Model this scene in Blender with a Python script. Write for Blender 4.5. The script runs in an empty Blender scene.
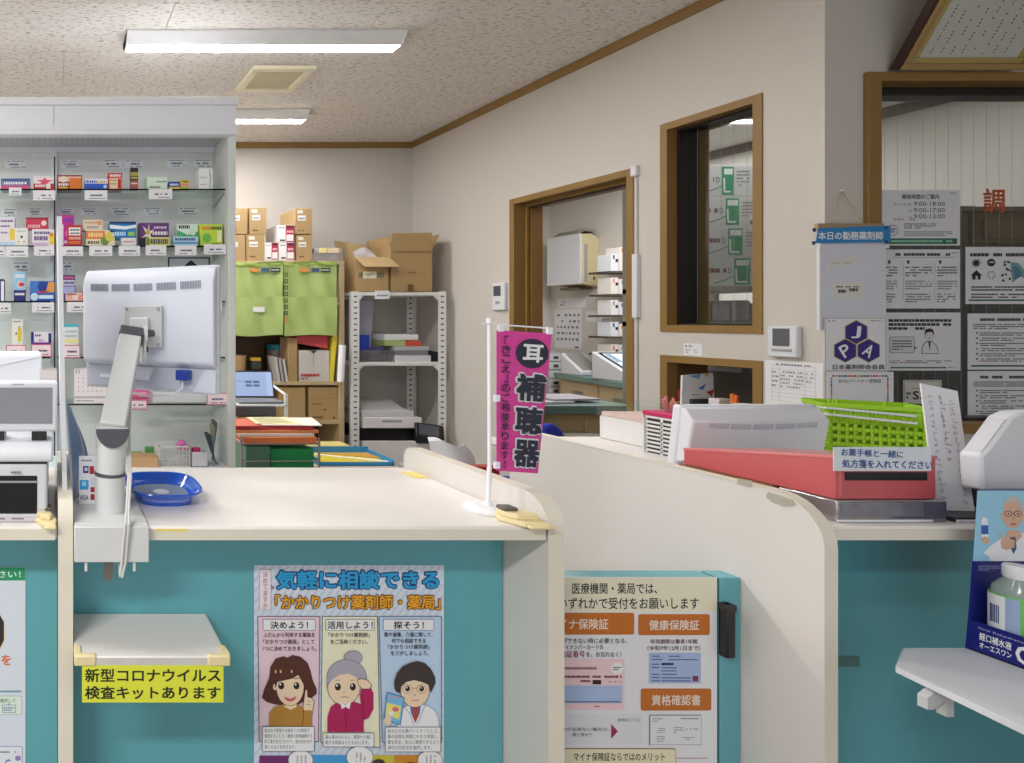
import bpy, bmesh, math, random
from mathutils import Vector, Matrix, Euler
random.seed(7)
S = bpy.context.scene
COL = S.collection
PI = math.pi
F = 600.0; VX = 54.0; VY = 318.0; EYE = 1.28

# ---------------------------------------------------------------- camera
cam_d = bpy.data.cameras.new('camera'); cam = bpy.data.objects.new('camera', cam_d); COL.objects.link(cam)
cam.location = (0, 0, EYE); cam.rotation_euler = (PI / 2, 0, 0)
cam_d.sensor_width = 36; cam_d.lens = F / 1024 * 36
cam_d.shift_x = (512 - VX) / 1024; cam_d.shift_y = (VY - 381.5) / 1024
cam_d.clip_start = .05
S.camera = cam
# ---------------------------------------------------------------- world, exposure, lamps outside the frame
w = bpy.data.worlds.new('world'); S.world = w; w.use_nodes = True
bg = w.node_tree.nodes['Background']; bg.inputs[0].default_value = (.88, .94, 1, 1); bg.inputs[1].default_value = .55
S.view_settings.view_transform = 'Standard'; S.view_settings.look = 'None'
S.view_settings.gamma = 1; S.view_settings.exposure = 0.84; S.view_settings.use_curve_mapping = False

def area(name, loc, sx, sy, power, col=(1, .985, .965), rot=(0, 0, 0)):
    d = bpy.data.lights.new(name, 'AREA'); d.shape = 'RECTANGLE'; d.size = sx; d.size_y = sy; d.energy = power; d.color = col
    o = bpy.data.objects.new(name, d); COL.objects.link(o); o.location = loc; o.rotation_euler = rot; return o
area('waiting_room_lamp', (-.9, 1.2, 2.575), 1.25, .2, 10)
area('waiting_room_lamp_back', (-1.3, -.7, 2.575), 1.25, .2, 40)
area('side_lamp', (-1.6, 2.82, 2.53), 1.25, .2, 36)
area('dispensary_lamp', (4.2, 4.6, 2.54), 1.25, .2, 20)
area('dispensary_lamp_near', (4.1, 3.2, 2.54), 1.25, .2, 4)

# ---------------------------------------------------------------- helpers
def X(px, Y): return (px - VX) * Y / F
def Z(py, Y): return EYE + (VY - py) * Y / F
def lin(c):
    r = []
    for v in c[:3]:
        v /= 255.0
        r.append(v / 12.92 if v <= .04045 else ((v + .055) / 1.055) ** 2.4)
    return (*r, 1)
_mats = {}
def M(name, rgb, rough=.5, metal=0., var=.05, scale=14., bump=0., trans=0., coat=0., alpha=1., stretch=None):
    """a procedural material: base colour broken up by noise, optional bump"""
    if name in _mats: return _mats[name]
    m = bpy.data.materials.new(name); m.use_nodes = True; _mats[name] = m
    nt = m.node_tree; b = nt.nodes['Principled BSDF']
    b.inputs['Roughness'].default_value = rough; b.inputs['Metallic'].default_value = metal
    b.inputs['Transmission Weight'].default_value = trans; b.inputs['Coat Weight'].default_value = coat
    b.inputs['Alpha'].default_value = alpha
    tc = nt.nodes.new('ShaderNodeTexCoord'); mp = nt.nodes.new('ShaderNodeMapping'); nz = nt.nodes.new('ShaderNodeTexNoise')
    nt.links.new(tc.outputs['Object'], mp.inputs['Vector']); nt.links.new(mp.outputs['Vector'], nz.inputs['Vector'])
    if stretch: mp.inputs['Scale'].default_value = stretch
    nz.inputs['Scale'].default_value = scale; nz.inputs['Detail'].default_value = 4
    mx = nt.nodes.new('ShaderNodeMix'); mx.data_type = 'RGBA'
    c = lin(rgb)
    mx.inputs['A'].default_value = [v * (1 - var) for v in c[:3]] + [1]
    mx.inputs['B'].default_value = [min(1, v * (1 + var)) for v in c[:3]] + [1]
    nt.links.new(nz.outputs['Fac'], mx.inputs['Factor']); nt.links.new(mx.outputs['Result'], b.inputs['Base Color'])
    if bump:
        bp = nt.nodes.new('ShaderNodeBump'); bp.inputs['Strength'].default_value = bump; bp.inputs['Distance'].default_value = .002
        nt.links.new(nz.outputs['Fac'], bp.inputs['Height']); nt.links.new(bp.outputs['Normal'], b.inputs['Normal'])
    return m
def ink(rgb, rough=.6):
    return M('ink_%d_%d_%d' % tuple(rgb), rgb, rough, var=.03, scale=40)
def glow(name, rgb, strength, base=.8):
    if name in _mats: return _mats[name]
    m = bpy.data.materials.new(name); m.use_nodes = True; _mats[name] = m
    b = m.node_tree.nodes['Principled BSDF']
    b.inputs['Base Color'].default_value = (base, base, base, 1); b.inputs['Emission Color'].default_value = lin(rgb); b.inputs['Emission Strength'].default_value = strength
    return m
def glass(name, tint=(1, 1, 1), refl=1.):
    """thin clear sheet: see-through with a fresnel sheen"""
    if name in _mats: return _mats[name]
    m = bpy.data.materials.new(name); m.use_nodes = True; _mats[name] = m
    nt = m.node_tree; nt.nodes.remove(nt.nodes['Principled BSDF'])
    t = nt.nodes.new('ShaderNodeBsdfTransparent'); t.inputs[0].default_value = (*tint, 1)
    g = nt.nodes.new('ShaderNodeBsdfGlossy'); g.inputs['Roughness'].default_value = .03
    fr = nt.nodes.new('ShaderNodeFresnel'); ge = nt.nodes.new('ShaderNodeNewGeometry'); io = nt.nodes.new('ShaderNodeMath'); io.operation = 'MULTIPLY_ADD'
    io.inputs[1].default_value = 1 / 1.45 - 1.45; io.inputs[2].default_value = 1.45
    nt.links.new(ge.outputs['Backfacing'], io.inputs[0]); nt.links.new(io.outputs[0], fr.inputs[0])
    mu = nt.nodes.new('ShaderNodeMath'); mu.operation = 'MULTIPLY'; mu.inputs[1].default_value = refl
    mx = nt.nodes.new('ShaderNodeMixShader')
    nt.links.new(fr.outputs[0], mu.inputs[0]); nt.links.new(mu.outputs[0], mx.inputs[0])
    nt.links.new(t.outputs[0], mx.inputs[1]); nt.links.new(g.outputs[0], mx.inputs[2])
    nt.links.new(mx.outputs[0], nt.nodes['Material Output'].inputs[0])
    return m

class MB:
    """collects faces for ONE mesh"""
    def __init__(s): s.v = []; s.f = []; s.m = []; s.mats = []
    def mi(s, mat):
        if mat not in s.mats: s.mats.append(mat)
        return s.mats.index(mat)
    def face(s, pts, mat):
        n = len(s.v); s.v += [tuple(p) for p in pts]; s.f.append(tuple(range(n, n + len(pts)))); s.m.append(s.mi(mat))
    def add(s, vs, fs, mat, T=None):
        n = len(s.v); s.v += [tuple(T @ Vector(p)) if T else tuple(p) for p in vs]; k = s.mi(mat)
        for f in fs: s.f.append(tuple(i + n for i in f)); s.m.append(k)
    def box(s, x0, x1, y0, y1, z0, z1, mat, T=None):
        vs = [(x0, y0, z0), (x1, y0, z0), (x1, y1, z0), (x0, y1, z0), (x0, y0, z1), (x1, y0, z1), (x1, y1, z1), (x0, y1, z1)]
        s.add(vs, [(0, 3, 2, 1), (4, 5, 6, 7), (0, 1, 5, 4), (1, 2, 6, 5), (2, 3, 7, 6), (3, 0, 4, 7)], mat, T); return s
    def prism(s, poly, axis, a, b, mat, T=None):
        """poly in the two other axes (x: (y,z), y: (x,z), z: (x,y)) swept from a to b"""
        def p(q, t): return {'x': (t, q[0], q[1]), 'y': (q[0], t, q[1]), 'z': (q[0], q[1], t)}[axis]
        n = len(poly); vs = [p(q, a) for q in poly] + [p(q, b) for q in poly]
        fs = [tuple(range(n))[::-1], tuple(range(n, 2 * n))] + [(i, (i + 1) % n, n + (i + 1) % n, n + i) for i in range(n)]
        s.add(vs, fs, mat, T); return s
    def cyl(s, p0, p1, r0, mat, r1=None, n=16, T=None):
        r1 = r0 if r1 is None else r1
        p0, p1 = Vector(p0), Vector(p1); d = (p1 - p0).normalized(); a = d.orthogonal().normalized(); b = d.cross(a)
        vs = []
        for p, r in ((p0, r0), (p1, r1)):
            for i in range(n): t = 2 * PI * i / n; vs.append(p + (a * math.cos(t) + b * math.sin(t)) * r)
        fs = [tuple(range(n))[::-1], tuple(range(n, 2 * n))] + [(i, (i + 1) % n, n + (i + 1) % n, n + i) for i in range(n)]
        s.add(vs, fs, mat, T); return s
    def tube(s, pts, r, mat, n=8):
        pts = [Vector(p) for p in pts]; rings = []; a = None
        for i, p in enumerate(pts):
            d = (pts[min(i + 1, len(pts) - 1)] - pts[max(i - 1, 0)]).normalized()
            a = d.orthogonal().normalized() if a is None else (a - d * a.dot(d)).normalized()
            b = d.cross(a); rings.append([p + (a * math.cos(2 * PI * k / n) + b * math.sin(2 * PI * k / n)) * r for k in range(n)])
        vs = [v for q in rings for v in q]; fs = [tuple(range(n))[::-1], tuple(range(len(vs) - n, len(vs)))]
        for i in range(len(pts) - 1):
            for k in range(n): fs.append((i * n + k, i * n + (k + 1) % n, (i + 1) * n + (k + 1) % n, (i + 1) * n + k))
        s.add(vs, fs, mat); return s
    def lathe(s, prof, mat, n=20, T=None):
        vs = []; fs = []
        for r, z in prof:
            for k in range(n): vs.append((r * math.cos(2 * PI * k / n), r * math.sin(2 * PI * k / n), z))
        for i in range(len(prof) - 1):
            for k in range(n): fs.append((i * n + k, i * n + (k + 1) % n, (i + 1) * n + (k + 1) % n, (i + 1) * n + k))
        fs.append(tuple(range(n))[::-1]); fs.append(tuple(range((len(prof) - 1) * n, len(prof) * n)))
        s.add(vs, fs, mat, T); return s
    def sheet(s, fn, nu, nv, mat, thick=0.):
        """grid surface fn(u,v), optionally doubled at a distance for thickness"""
        vs = [fn(i / nu, j / nv) for j in range(nv + 1) for i in range(nu + 1)]; q = nu + 1
        fs = [(j * q + i, j * q + i + 1, (j + 1) * q + i + 1, (j + 1) * q + i) for j in range(nv) for i in range(nu)]
        if thick:
            V = [Vector(p) for p in vs]; N = [Vector((0, 0, 0)) for _ in V]
            for f in fs:
                nn = (V[f[1]] - V[f[0]]).cross(V[f[3]] - V[f[0]])
                for k in f: N[k] += nn
            m = len(vs); vs = [tuple(p) for p in V] + [tuple(V[i] - N[i].normalized() * thick) for i in range(m)]
            back = [tuple(k + m for k in f[::-1]) for f in fs]
            rim = [j * q for j in range(nv, 0, -1)] + list(range(0, nu)) + [j * q + nu for j in range(0, nv)] + [nv * q + i for i in range(nu, 0, -1)]
            side = [(rim[k], rim[k] + m, rim[(k + 1) % len(rim)] + m, rim[(k + 1) % len(rim)]) for k in range(len(rim))]
            fs = fs + back + side
        s.add(vs, fs, mat); return s
    def mesh(s, name):
        me = bpy.data.meshes.new(name); me.from_pydata(s.v, [], s.f)
        for m in s.mats: me.materials.append(m)
        me.polygons.foreach_set('material_index', s.m); me.update()
        bm = bmesh.new(); bm.from_mesh(me); bmesh.ops.recalc_face_normals(bm, faces=bm.faces) if len(s.f) < 4000 else None; bm.to_mesh(me); bm.free()
        me.polygons.foreach_set('use_smooth', [True] * len(me.polygons)); me.set_sharp_from_angle(angle=math.radians(38))
        return me

_world = {}
def obj(name, mb, parent=None, bev=0., local=False, flat=False):
    """links ONE mesh object; geometry is given in world coordinates unless local"""
    me = mb.mesh(name) if isinstance(mb, MB) else mb
    o = bpy.data.objects.new(name, me); COL.objects.link(o)
    if parent is not None:
        o.parent = parent
        if not local: me.transform(_world[parent.name].inverted())
        _world[o.name] = _world[parent.name]
    else:
        n = len(me.vertices); lo = [min(v.co[i] for v in me.vertices) for i in range(3)]; hi = [max(v.co[i] for v in me.vertices) for i in range(3)]
        c = Vector(((lo[0] + hi[0]) / 2, (lo[1] + hi[1]) / 2, lo[2]))
        me.transform(Matrix.Translation(-c)); o.location = c; _world[o.name] = Matrix.Translation(c)
    if bev:
        b = o.modifiers.new('bevel', 'BEVEL'); b.width = bev; b.segments = 2; b.limit_method = 'ANGLE'; b.angle_limit = math.radians(40)
    return o
def tag(o, label, cat, group=None):
    o['label'] = label; o['category'] = cat
    if group: o['group'] = group
    return o
def thing(name, label, cat, loc=(0, 0, 0), rot=(0, 0, 0), group=None):
    o = bpy.data.objects.new(name, None); COL.objects.link(o); o.empty_display_size = .05
    o.location = loc; o.rotation_euler = rot
    _world[o.name] = Matrix.Translation(loc) @ Euler(rot).to_matrix().to_4x4()
    return tag(o, label, cat, group)
def struct(name, mb, parent=None, bev=0.):
    o = obj(name, mb, parent, bev)
    if parent is None: o['kind'] = 'structure'
    return o

# ---- flat print: ink laid on sheets, given in picture-like units (x right, y down), mapped onto a sheet by a function
_tc = {}
def text_geo(body):
    k = body
    if k in _tc: return _tc[k]
    c = bpy.data.curves.new('t', 'FONT'); c.body = body; c.size = 1; c.resolution_u = 2; c.fill_mode = 'FRONT'
    o = bpy.data.objects.new('t', c); COL.objects.link(o)
    me = bpy.data.meshes.new_from_object(o.evaluated_get(bpy.context.evaluated_depsgraph_get()))
    vs = [(v.co.x, v.co.y) for v in me.vertices]; fs = [tuple(p.vertices) for p in me.polygons]
    bpy.data.objects.remove(o); bpy.data.curves.remove(c); bpy.data.meshes.remove(me)
    if not vs: return [], []
    x0 = min(v[0] for v in vs); x1 = max(v[0] for v in vs); y0 = min(v[1] for v in vs); y1 = max(v[1] for v in vs)
    vs = [((x - x0) / max(x1 - x0, 1e-6), (y - y0) / max(y1 - y0, 1e-6)) for x, y in vs]
    _tc[k] = (vs, fs); return vs, fs
class Print:
    def __init__(s): s.it = []; s.k = 0; s.hold = False
    def push(s, P, fs, col, l):
        s.k += 0 if s.hold else 1; s.it.append((P, fs, col, l, s.k))
    def poly(s, pts, col, l=0): s.push(pts, [tuple(range(len(pts)))], col, l); return s
    def rect(s, x0, y0, x1, y1, col, l=0): return s.poly([(x0, y1), (x1, y1), (x1, y0), (x0, y0)], col, l)
    def rrect(s, x0, y0, x1, y1, r, col, l=0):
        p = []
        for cx, cy, a in ((x1 - r, y1 - r, 0), (x0 + r, y1 - r, 90), (x0 + r, y0 + r, 180), (x1 - r, y0 + r, 270)):
            for k in range(4): t = math.radians(a + 30 * k); p.append((cx + r * math.cos(t), cy + r * math.sin(t)))
        return s.poly(p, col, l)
    def frame(s, x0, y0, x1, y1, t, col, l=0):
        s.rect(x0, y0, x1, y0 + t, col, l); s.rect(x0, y1 - t, x1, y1, col, l); s.rect(x0, y0 + t, x0 + t, y1 - t, col, l); s.rect(x1 - t, y0 + t, x1, y1 - t, col, l); return s
    def ell(s, cx, cy, rx, ry, col, l=0, a0=0, a1=360, n=24):
        return s.poly([(cx + rx * math.cos(math.radians(a0 + (a1 - a0) * k / n)), cy + ry * math.sin(math.radians(a0 + (a1 - a0) * k / n))) for k in range(n + (a1 - a0 < 360))], col, l)
    def line(s, pts, t, col, l=0):
        for (ax, ay), (bx, by) in zip(pts, pts[1:]):
            dx, dy = bx - ax, by - ay; q = math.hypot(dx, dy) or 1; nx, ny = -dy / q * t / 2, dx / q * t / 2
            s.poly([(ax + nx, ay + ny), (bx + nx, by + ny), (bx - nx, by - ny), (ax - nx, ay - ny)], col, l)
        return s
    def text(s, body, x0, y0, x1, y1, col, l=1, bold=.0, rot=0):
        """writing fitted to a box; bold lays it again slightly shifted"""
        vs, fs = text_geo(body)
        cx, cy = (x0 + x1) / 2, (y0 + y1) / 2; ca, sa = math.cos(rot), math.sin(rot)
        n = max(1, len(body.split(chr(10))[0])); bx = bold * (x1 - x0) / n; by = bold * (y1 - y0)
        for dx, dy in (((0, 0),) if not bold else ((-bx, -by), (bx, -by), (bx, by), (-bx, by), (0, 0))):
            P = []
            for u, v in vs:
                a, b = x0 + bx + (x1 - x0 - 2 * bx) * u + dx - cx, y1 - by - (y1 - y0 - 2 * by) * v + dy - cy; P.append((cx + a * ca - b * sa, cy + a * sa + b * ca))
            s.push(P, fs, col, l)
        return s
    def otext(s, body, x0, y0, x1, y1, d, dy, col, lo, bold=0., rot=0):
        """outline: the same writing laid eight times around"""
        for k in range(8): a, b = d * math.cos(k * PI / 4), dy * math.sin(k * PI / 4); s.text(body, x0 + a, y0 + b, x1 + a, y1 + b, lo, col, bold, rot)
        return s
    def vtext(s, body, xc, y0, y1, wd, col, l=1, bold=0.):
        """vertical writing, one character under the other"""
        n = len(body); h = (y1 - y0) / n
        for i, ch in enumerate(body):
            if ch == ' ': continue
            k = {'「': .45, '」': .45, '、': .4, '。': .4}.get(ch, 1)
            s.text(ch, xc - wd * k / 2, y0 + i * h + h * .06, xc + wd * k / 2, y0 + (i + 1) * h - h * .06, col, l, bold)
        return s
    def greek(s, x0, y0, x1, y1, rows, col, l=1, fill=.55, cw=1.6, gap=.35, seed=0):
        """writing too small to read: broken dashes in rows"""
        rnd = random.Random(seed * 977 + int(x0 * 7 + y0 * 13)); rh = (y1 - y0) / rows; cw *= max(1, rh * .45)
        s.k += 1; s.hold = True
        for r in range(rows):
            x = x0; end = x1 if r < rows - 1 or rows == 1 else x0 + (x1 - x0) * rnd.uniform(.4, .9)
            y = y0 + r * rh
            while x < end:
                ww = cw * rnd.uniform(.6, 1.5)
                if rnd.random() > .12: s.rect(x, y + rh * (1 - fill) * .5, min(x + ww, end), y + rh * (1 + fill) * .5, col, l)
                x += ww + gap
        s.hold = False
        return s
    def ranked(s):
        ks = sorted({(it[3], it[4]) for it in s.it}); r = {q: i for i, q in enumerate(ks)}
        return [(P, fs, col, l, r[(l, k)]) for P, fs, col, l, k in s.it]
    def build(s, name, parent, fn, step=.00006, base=.0004):
        mb = MB()
        for i, (P, fs, col, l, k) in enumerate(s.ranked()):
            mb.add([fn(x, y, base + step * l + 1e-5 * k) for x, y in P], fs, ink(col) if isinstance(col, tuple) else col)
        me = bpy.data.meshes.new(name); me.from_pydata(mb.v, [], mb.f)
        for m in mb.mats: me.materials.append(m)
        me.polygons.foreach_set('material_index', mb.m); me.update()
        return obj(name, me, parent)
def frontal(Y): return lambda x, y, e: (X(x, Y), Y - e, Z(y, Y))
def rightwall(Xw, k=1):
    """print on a plane that faces -X: x is given as photo column, turned into depth along the wall"""
    def fn(x, y, e):
        Y = F * Xw / (x - VX); return (Xw - e, Y, EYE + (VY - y) * Y / F)
    return fn
K = (30, 30, 34); WH = (238, 238, 240)

# ---------------------------------------------------------------- shared materials
wallm = M('wallpaper', (204, 198, 191), .75, var=.03, scale=120, bump=.25)
wallm2 = M('dispensary_wall', (214, 209, 203), .75, var=.03, scale=120, bump=.2)
wood = M('brown_wood_trim', (140, 108, 56), .5, var=.14, scale=18, stretch=(1, 1, .12), bump=.08)
woodx = M('brown_wood_crown', (142, 108, 52), .5, var=.12, scale=18, bump=.08)
teal = M('teal_laminate', (98, 170, 180), .34, var=.06, scale=5)
cream = M('cream_laminate', (236, 231, 227), .32, var=.025, scale=6)
creamw = M('worn_cream_edge', (230, 224, 208), .4, var=.06, scale=16)
partm = M('partition_laminate', (224, 219, 215), .4, var=.03, scale=5)
white = M('white_plastic', (220, 222, 228), .4, var=.02)
whitep = M('white_paper', (232, 232, 236), .7, var=.02)
greyp = M('grey_plastic', (160, 162, 168), .45, var=.03)
dark = M('dark_plastic', (30, 30, 33), .35, var=.05)
dgrey = M('charcoal_plastic', (84, 84, 92), .45, var=.05)
metalw = M('white_painted_steel', (226, 226, 224), .4, var=.03)
card = M('corrugated_cardboard', (176, 146, 102), .8, var=.07, scale=9)
card2 = M('pale_cardboard', (192, 164, 120), .8, var=.06, scale=9)
ivory = M('ivory_foam', (236, 220, 172), .6, var=.05)
acry = glass('clear_acrylic', (.97, .985, .98), .8)
paneg = glass('window_glass', (.86, .88, .88), 1.0)
# ================================================================ the setting
CEIL = 2.59; RW = 2.68; WT = .17; BACK = 4.49; FW = 2.086
# ceiling material: pale gypsum board with dark fissure dashes
def ceil_mat():
    m = bpy.data.materials.new('fissured_gypsum_board'); m.use_nodes = True; nt = m.node_tree; b = nt.nodes['Principled BSDF']; b.inputs['Roughness'].default_value = .85
    tc = nt.nodes.new('ShaderNodeNewGeometry'); mp = nt.nodes.new('ShaderNodeMapping'); mp.inputs['Scale'].default_value = (38, 150, 20)
    nz = nt.nodes.new('ShaderNodeTexNoise'); nz.inputs['Scale'].default_value = 1.0; nz.inputs['Detail'].default_value = 3
    cr = nt.nodes.new('ShaderNodeValToRGB'); cr.color_ramp.elements[0].position = .57; cr.color_ramp.elements[1].position = .65
    cr.color_ramp.elements[0].color = lin((228, 224, 220)); cr.color_ramp.elements[1].color = lin((158, 149, 140))
    nt.links.new(tc.outputs['Position'], mp.inputs[0]); nt.links.new(mp.outputs[0], nz.inputs['Vector']); nt.links.new(nz.outputs['Fac'], cr.inputs[0]); nt.links.new(cr.outputs[0], b.inputs['Base Color'])
    bp = nt.nodes.new('ShaderNodeBump'); bp.inputs['Strength'].default_value = .4; bp.inputs['Distance'].default_value = .002; bp.invert = True
    nt.links.new(cr.outputs['Alpha'], bp.inputs['Height']); return m
ceilm = ceil_mat()
floorm = M('vinyl_floor', (150, 140, 126), .4, var=.08, scale=8)
struct('floor', MB().box(-2.7, 5.4, -3, 6.4, -.05, 0, floorm))
ceil = struct('ceiling', MB().box(-2.7, 5.4, -3, 6.4, CEIL + .009, CEIL + .08, M('ceiling_backing', (150, 140, 130), .9)))
# gypsum boards: one part each, shared mesh for the whole ones
def board_mesh(a, b, c, d):
    g = .0012; return MB().box(a + g, b - g, c + g, d - g, CEIL, CEIL + .009, ceilm)
_row = 0; y = 3.40 - 7 * .455
while y < BACK:
    x = .05 - 3 * .91 - (.455 if _row % 2 else 0)
    while x < RW:
        a, b, c, d = max(x, -2.6), min(x + .91, RW), y, min(y + .455, BACK)
        if b - a > .02 and d - c > .02: obj('ceiling_board', board_mesh(a, b, c, d), ceil)
        x += .91
    y += .455; _row += 1
y0b = 3.40 - 7 * .455
obj('ceiling_board', MB().box(-2.6, 4.4, -3, y0b - .001, CEIL, CEIL + .009, ceilm), ceil)
obj('ceiling_board', MB().box(RW + .001, 4.4, y0b, FW, CEIL, CEIL + .009, ceilm), ceil)
obj('ceiling_board', MB().box(RW + WT, 5.2, FW + WT, 6.28, CEIL, CEIL + .009, M('plain_ceiling', (226, 224, 220), .8)), ceil)

struct('wall_back', MB().box(-2.6, RW, BACK, BACK + .1, 0, CEIL + .02, wallm))
struct('wall_left', MB().box(-2.7, -2.6, -3, BACK + .1, 0, CEIL + .02, wallm))
# right wall with doorway, inner window and low hatch
DY0, DY1, DZ = 2.80, 3.50, 1.95
WY0, WY1, WZ0, WZ1 = 2.285, 2.632, 1.235, 2.115
HY0, HY1, HZ0, HZ1 = 2.285, 2.632, .80, 1.10
r = MB(); a, b = RW, RW + WT
r.box(a, b, FW, HY0, 0, CEIL + .02, wallm); r.box(a, b, HY0, HY1, 0, HZ0, wallm); r.box(a, b, HY0, HY1, HZ1, WZ0, wallm); r.box(a, b, WY0, WY1, WZ1, CEIL + .02, wallm)
r.box(a, b, HY1, DY0, 0, CEIL + .02, wallm); r.box(a, b, DY0, DY1, DZ, CEIL + .02, wallm); r.box(a, b, DY1, 6.4, 0, CEIL + .02, wallm)
struct('wall_right', r)
# short frontal wall with the large reception window
GX0, GX1, GZ0, GZ1 = 2.8505, 4.30, .90, 2.115
r = MB(); a, b = FW, FW + WT
r.box(GX0, GX1, a, b, 0, GZ0, wallm); r.box(GX0, GX1, a, b, GZ1, CEIL + .02, wallm); r.box(GX1, 5.4, a, b, 0, CEIL + .02, wallm)
struct('wall_front', r)
struct('wall_side', MB().box(4.4, 4.5, -3, FW, 0, CEIL + .02, wallm))
struct('wall_inner_right', MB().box(5.2, 5.4, FW + WT, 6.4, 0, CEIL + .02, wallm2))
struct('wall_inner_back', MB().box(RW + WT, 5.2, 6.28, 6.4, 0, CEIL + .02, wallm2))
# crown mouldings
t = MB().prism([(BACK, CEIL), (BACK - .022, CEIL), (BACK - .022, CEIL - .012), (BACK - .012, CEIL - .04), (BACK, CEIL - .04)], 'x', -2.6, RW, woodx)
struct('trim_1', t)
t = MB().prism([(RW, CEIL), (RW - .022, CEIL), (RW - .022, CEIL - .012), (RW - .012, CEIL - .04), (RW, CEIL - .04)], 'y', FW, BACK, wood)
struct('trim_2', t)
t = MB().prism([(FW, CEIL), (FW - .022, CEIL), (FW - .022, CEIL - .012), (FW - .012, CEIL - .04), (FW, CEIL - .04)], 'x', RW, 4.4, woodx)
struct('trim_3', t)
t = MB().prism([(5.2, CEIL), (5.2 - .03, CEIL), (5.2 - .03, CEIL - .06), (5.2, CEIL - .06)], 'y', FW + WT, 6.28, M('grey_inner_moulding', (130, 122, 116), .6))
struct('trim_4', t)

def frame_x(name, y0, y1, z0, z1, w, xa, xb, mat, parent, bottom=True):
    """rectangular frame lying in a wall that faces -X"""
    f = MB(); f.box(xa, xb, y0, y0 + w, z0, z1, mat); f.box(xa, xb, y1 - w, y1, z0, z1, mat); f.box(xa, xb, y0 + w, y1 - w, z1 - w, z1, mat)
    if bottom: f.box(xa, xb, y0 + w, y1 - w, z0, z0 + w, mat)
    return struct(name, f, parent)
def root(name, loc):
    o = bpy.data.objects.new(name, None); COL.objects.link(o); o.location = loc; o['kind'] = 'structure'; _world[o.name] = Matrix.Translation(loc); return o
# door_1: wooden frame and the sliding leaf pushed to the far side
d1 = root('door_1', (RW, (DY0 + DY1) / 2, 0))
f = MB(); xa, xb = RW - .006, RW + .06
f.box(xa, xb, 2.772, 2.806, 0, 1.975, wood); f.box(xa, xb, 3.492, 3.526, 0, 1.975, wood); f.box(xa, xb, 2.806, 3.492, 1.941, 1.975, wood)
f.box(xb, RW + WT + .01, 2.79, 2.815, 0, 1.955, wood); f.box(xb, RW + .078, 3.48, 3.51, 0, 1.955, wood); f.box(xb, RW + WT + .01, 2.815, 3.48, 1.925, 1.955, wood)
struct('door_frame', f, d1, .003)
f = MB().box(RW + .075, RW + .085, 2.815, 3.48, 1.915, 1.926, M('dark_door_track', (52, 40, 26), .5)); struct('door_track', f, d1)
leaf = struct('door_leaf', MB().box(RW + .084, RW + .150, 3.474, 3.499, .01, 1.924, M('brown_door_leaf', (148, 108, 58), .45, var=.12, scale=14, stretch=(1, 1, .1))), d1)
struct('door_handle', MB().box(RW + .1, RW + .13, 3.4725, 3.4745, .9, 1.06, M('bronze_pull', (70, 54, 40), .3, .8)), leaf)
# window_1: inner window of the right wall
darkw = M('dark_window_sash', (34, 26, 24), .4)
def inner_window(name, y0, y1, z0, z1, sash=True):
    wn = root(name, (RW, (y0 + y1) / 2, z0))
    frame_x('window_frame', y0, y1, z0, z1, .03, RW - .005, RW + .04, wood, wn)
    return wn
w1 = inner_window('window_1', 2.268, 2.649, 1.22, 2.132)
frame_x('window_sash', 2.285, 2.632, 1.236, 2.115, .022, RW + .041, RW + .125, darkw, w1)
frame_x('window_jamb', 2.285, 2.632, 1.236, 2.115, .018, RW + .126, RW + WT + .005, wood, w1)
struct('window_pane', MB().box(RW + .08, RW + .084, 2.306, 2.611, 1.257, 2.094, paneg), w1)
wires = MB()
for i in range(6): wires.cyl((RW + .082, 2.345 + i * .046, 1.257), (RW + .082, 2.345 + i * .046, 2.094), .0006, greyp, n=5)
struct('window_wire', wires, w1)
# window_3: low document hatch under it
w3 = inner_window('window_3', 2.268, 2.649, .79, 1.1175)
frame_x('window_jamb', 2.285, 2.632, .80, 1.10, .012, RW + .041, RW + WT + .005, M('hatch_inside_wood', (112, 76, 34), .5, var=.1), w3)
# window_2: large reception window
w2 = root('window_2', ((GX0 + GX1) / 2, FW, GZ0))
f = MB(); a, b = FW - .014, FW + .05
f.box(2.813, 2.861, a, b, .88, 2.132, wood); f.box(GX1 - .03, GX1 + .03, a, b, .88, 2.132, wood); f.box(2.861, GX1 - .03, a, b, 2.10, 2.132, woodx); f.box(2.861, GX1 - .03, a, b, .88, .915, woodx)
struct('window_frame', f, w2, .003)
f = MB(); f.box(2.8505, GX1, b + .001, FW + .112, 2.072, 2.114, dark); f.box(2.8505, 2.866, b + .001, FW + WT, .90, 2.072, darkw); f.box(2.8505, GX1, b + .001, FW + WT, .90, .925, darkw)
struct('window_sash', f, w2)
GY = FW + .106
struct('window_pane', MB().box(2.866, GX1, GY, GY + .004, .926, 2.071, paneg), w2)
wires = MB()
for i in range(30): wires.cyl((2.905 + i * .0465, GY + .0065, .926), (2.905 + i * .0465, GY + .0065, 2.071), .0004, M('glass_wire', (176, 176, 178), .5), n=5)
struct('window_wire', wires, w2)

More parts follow.
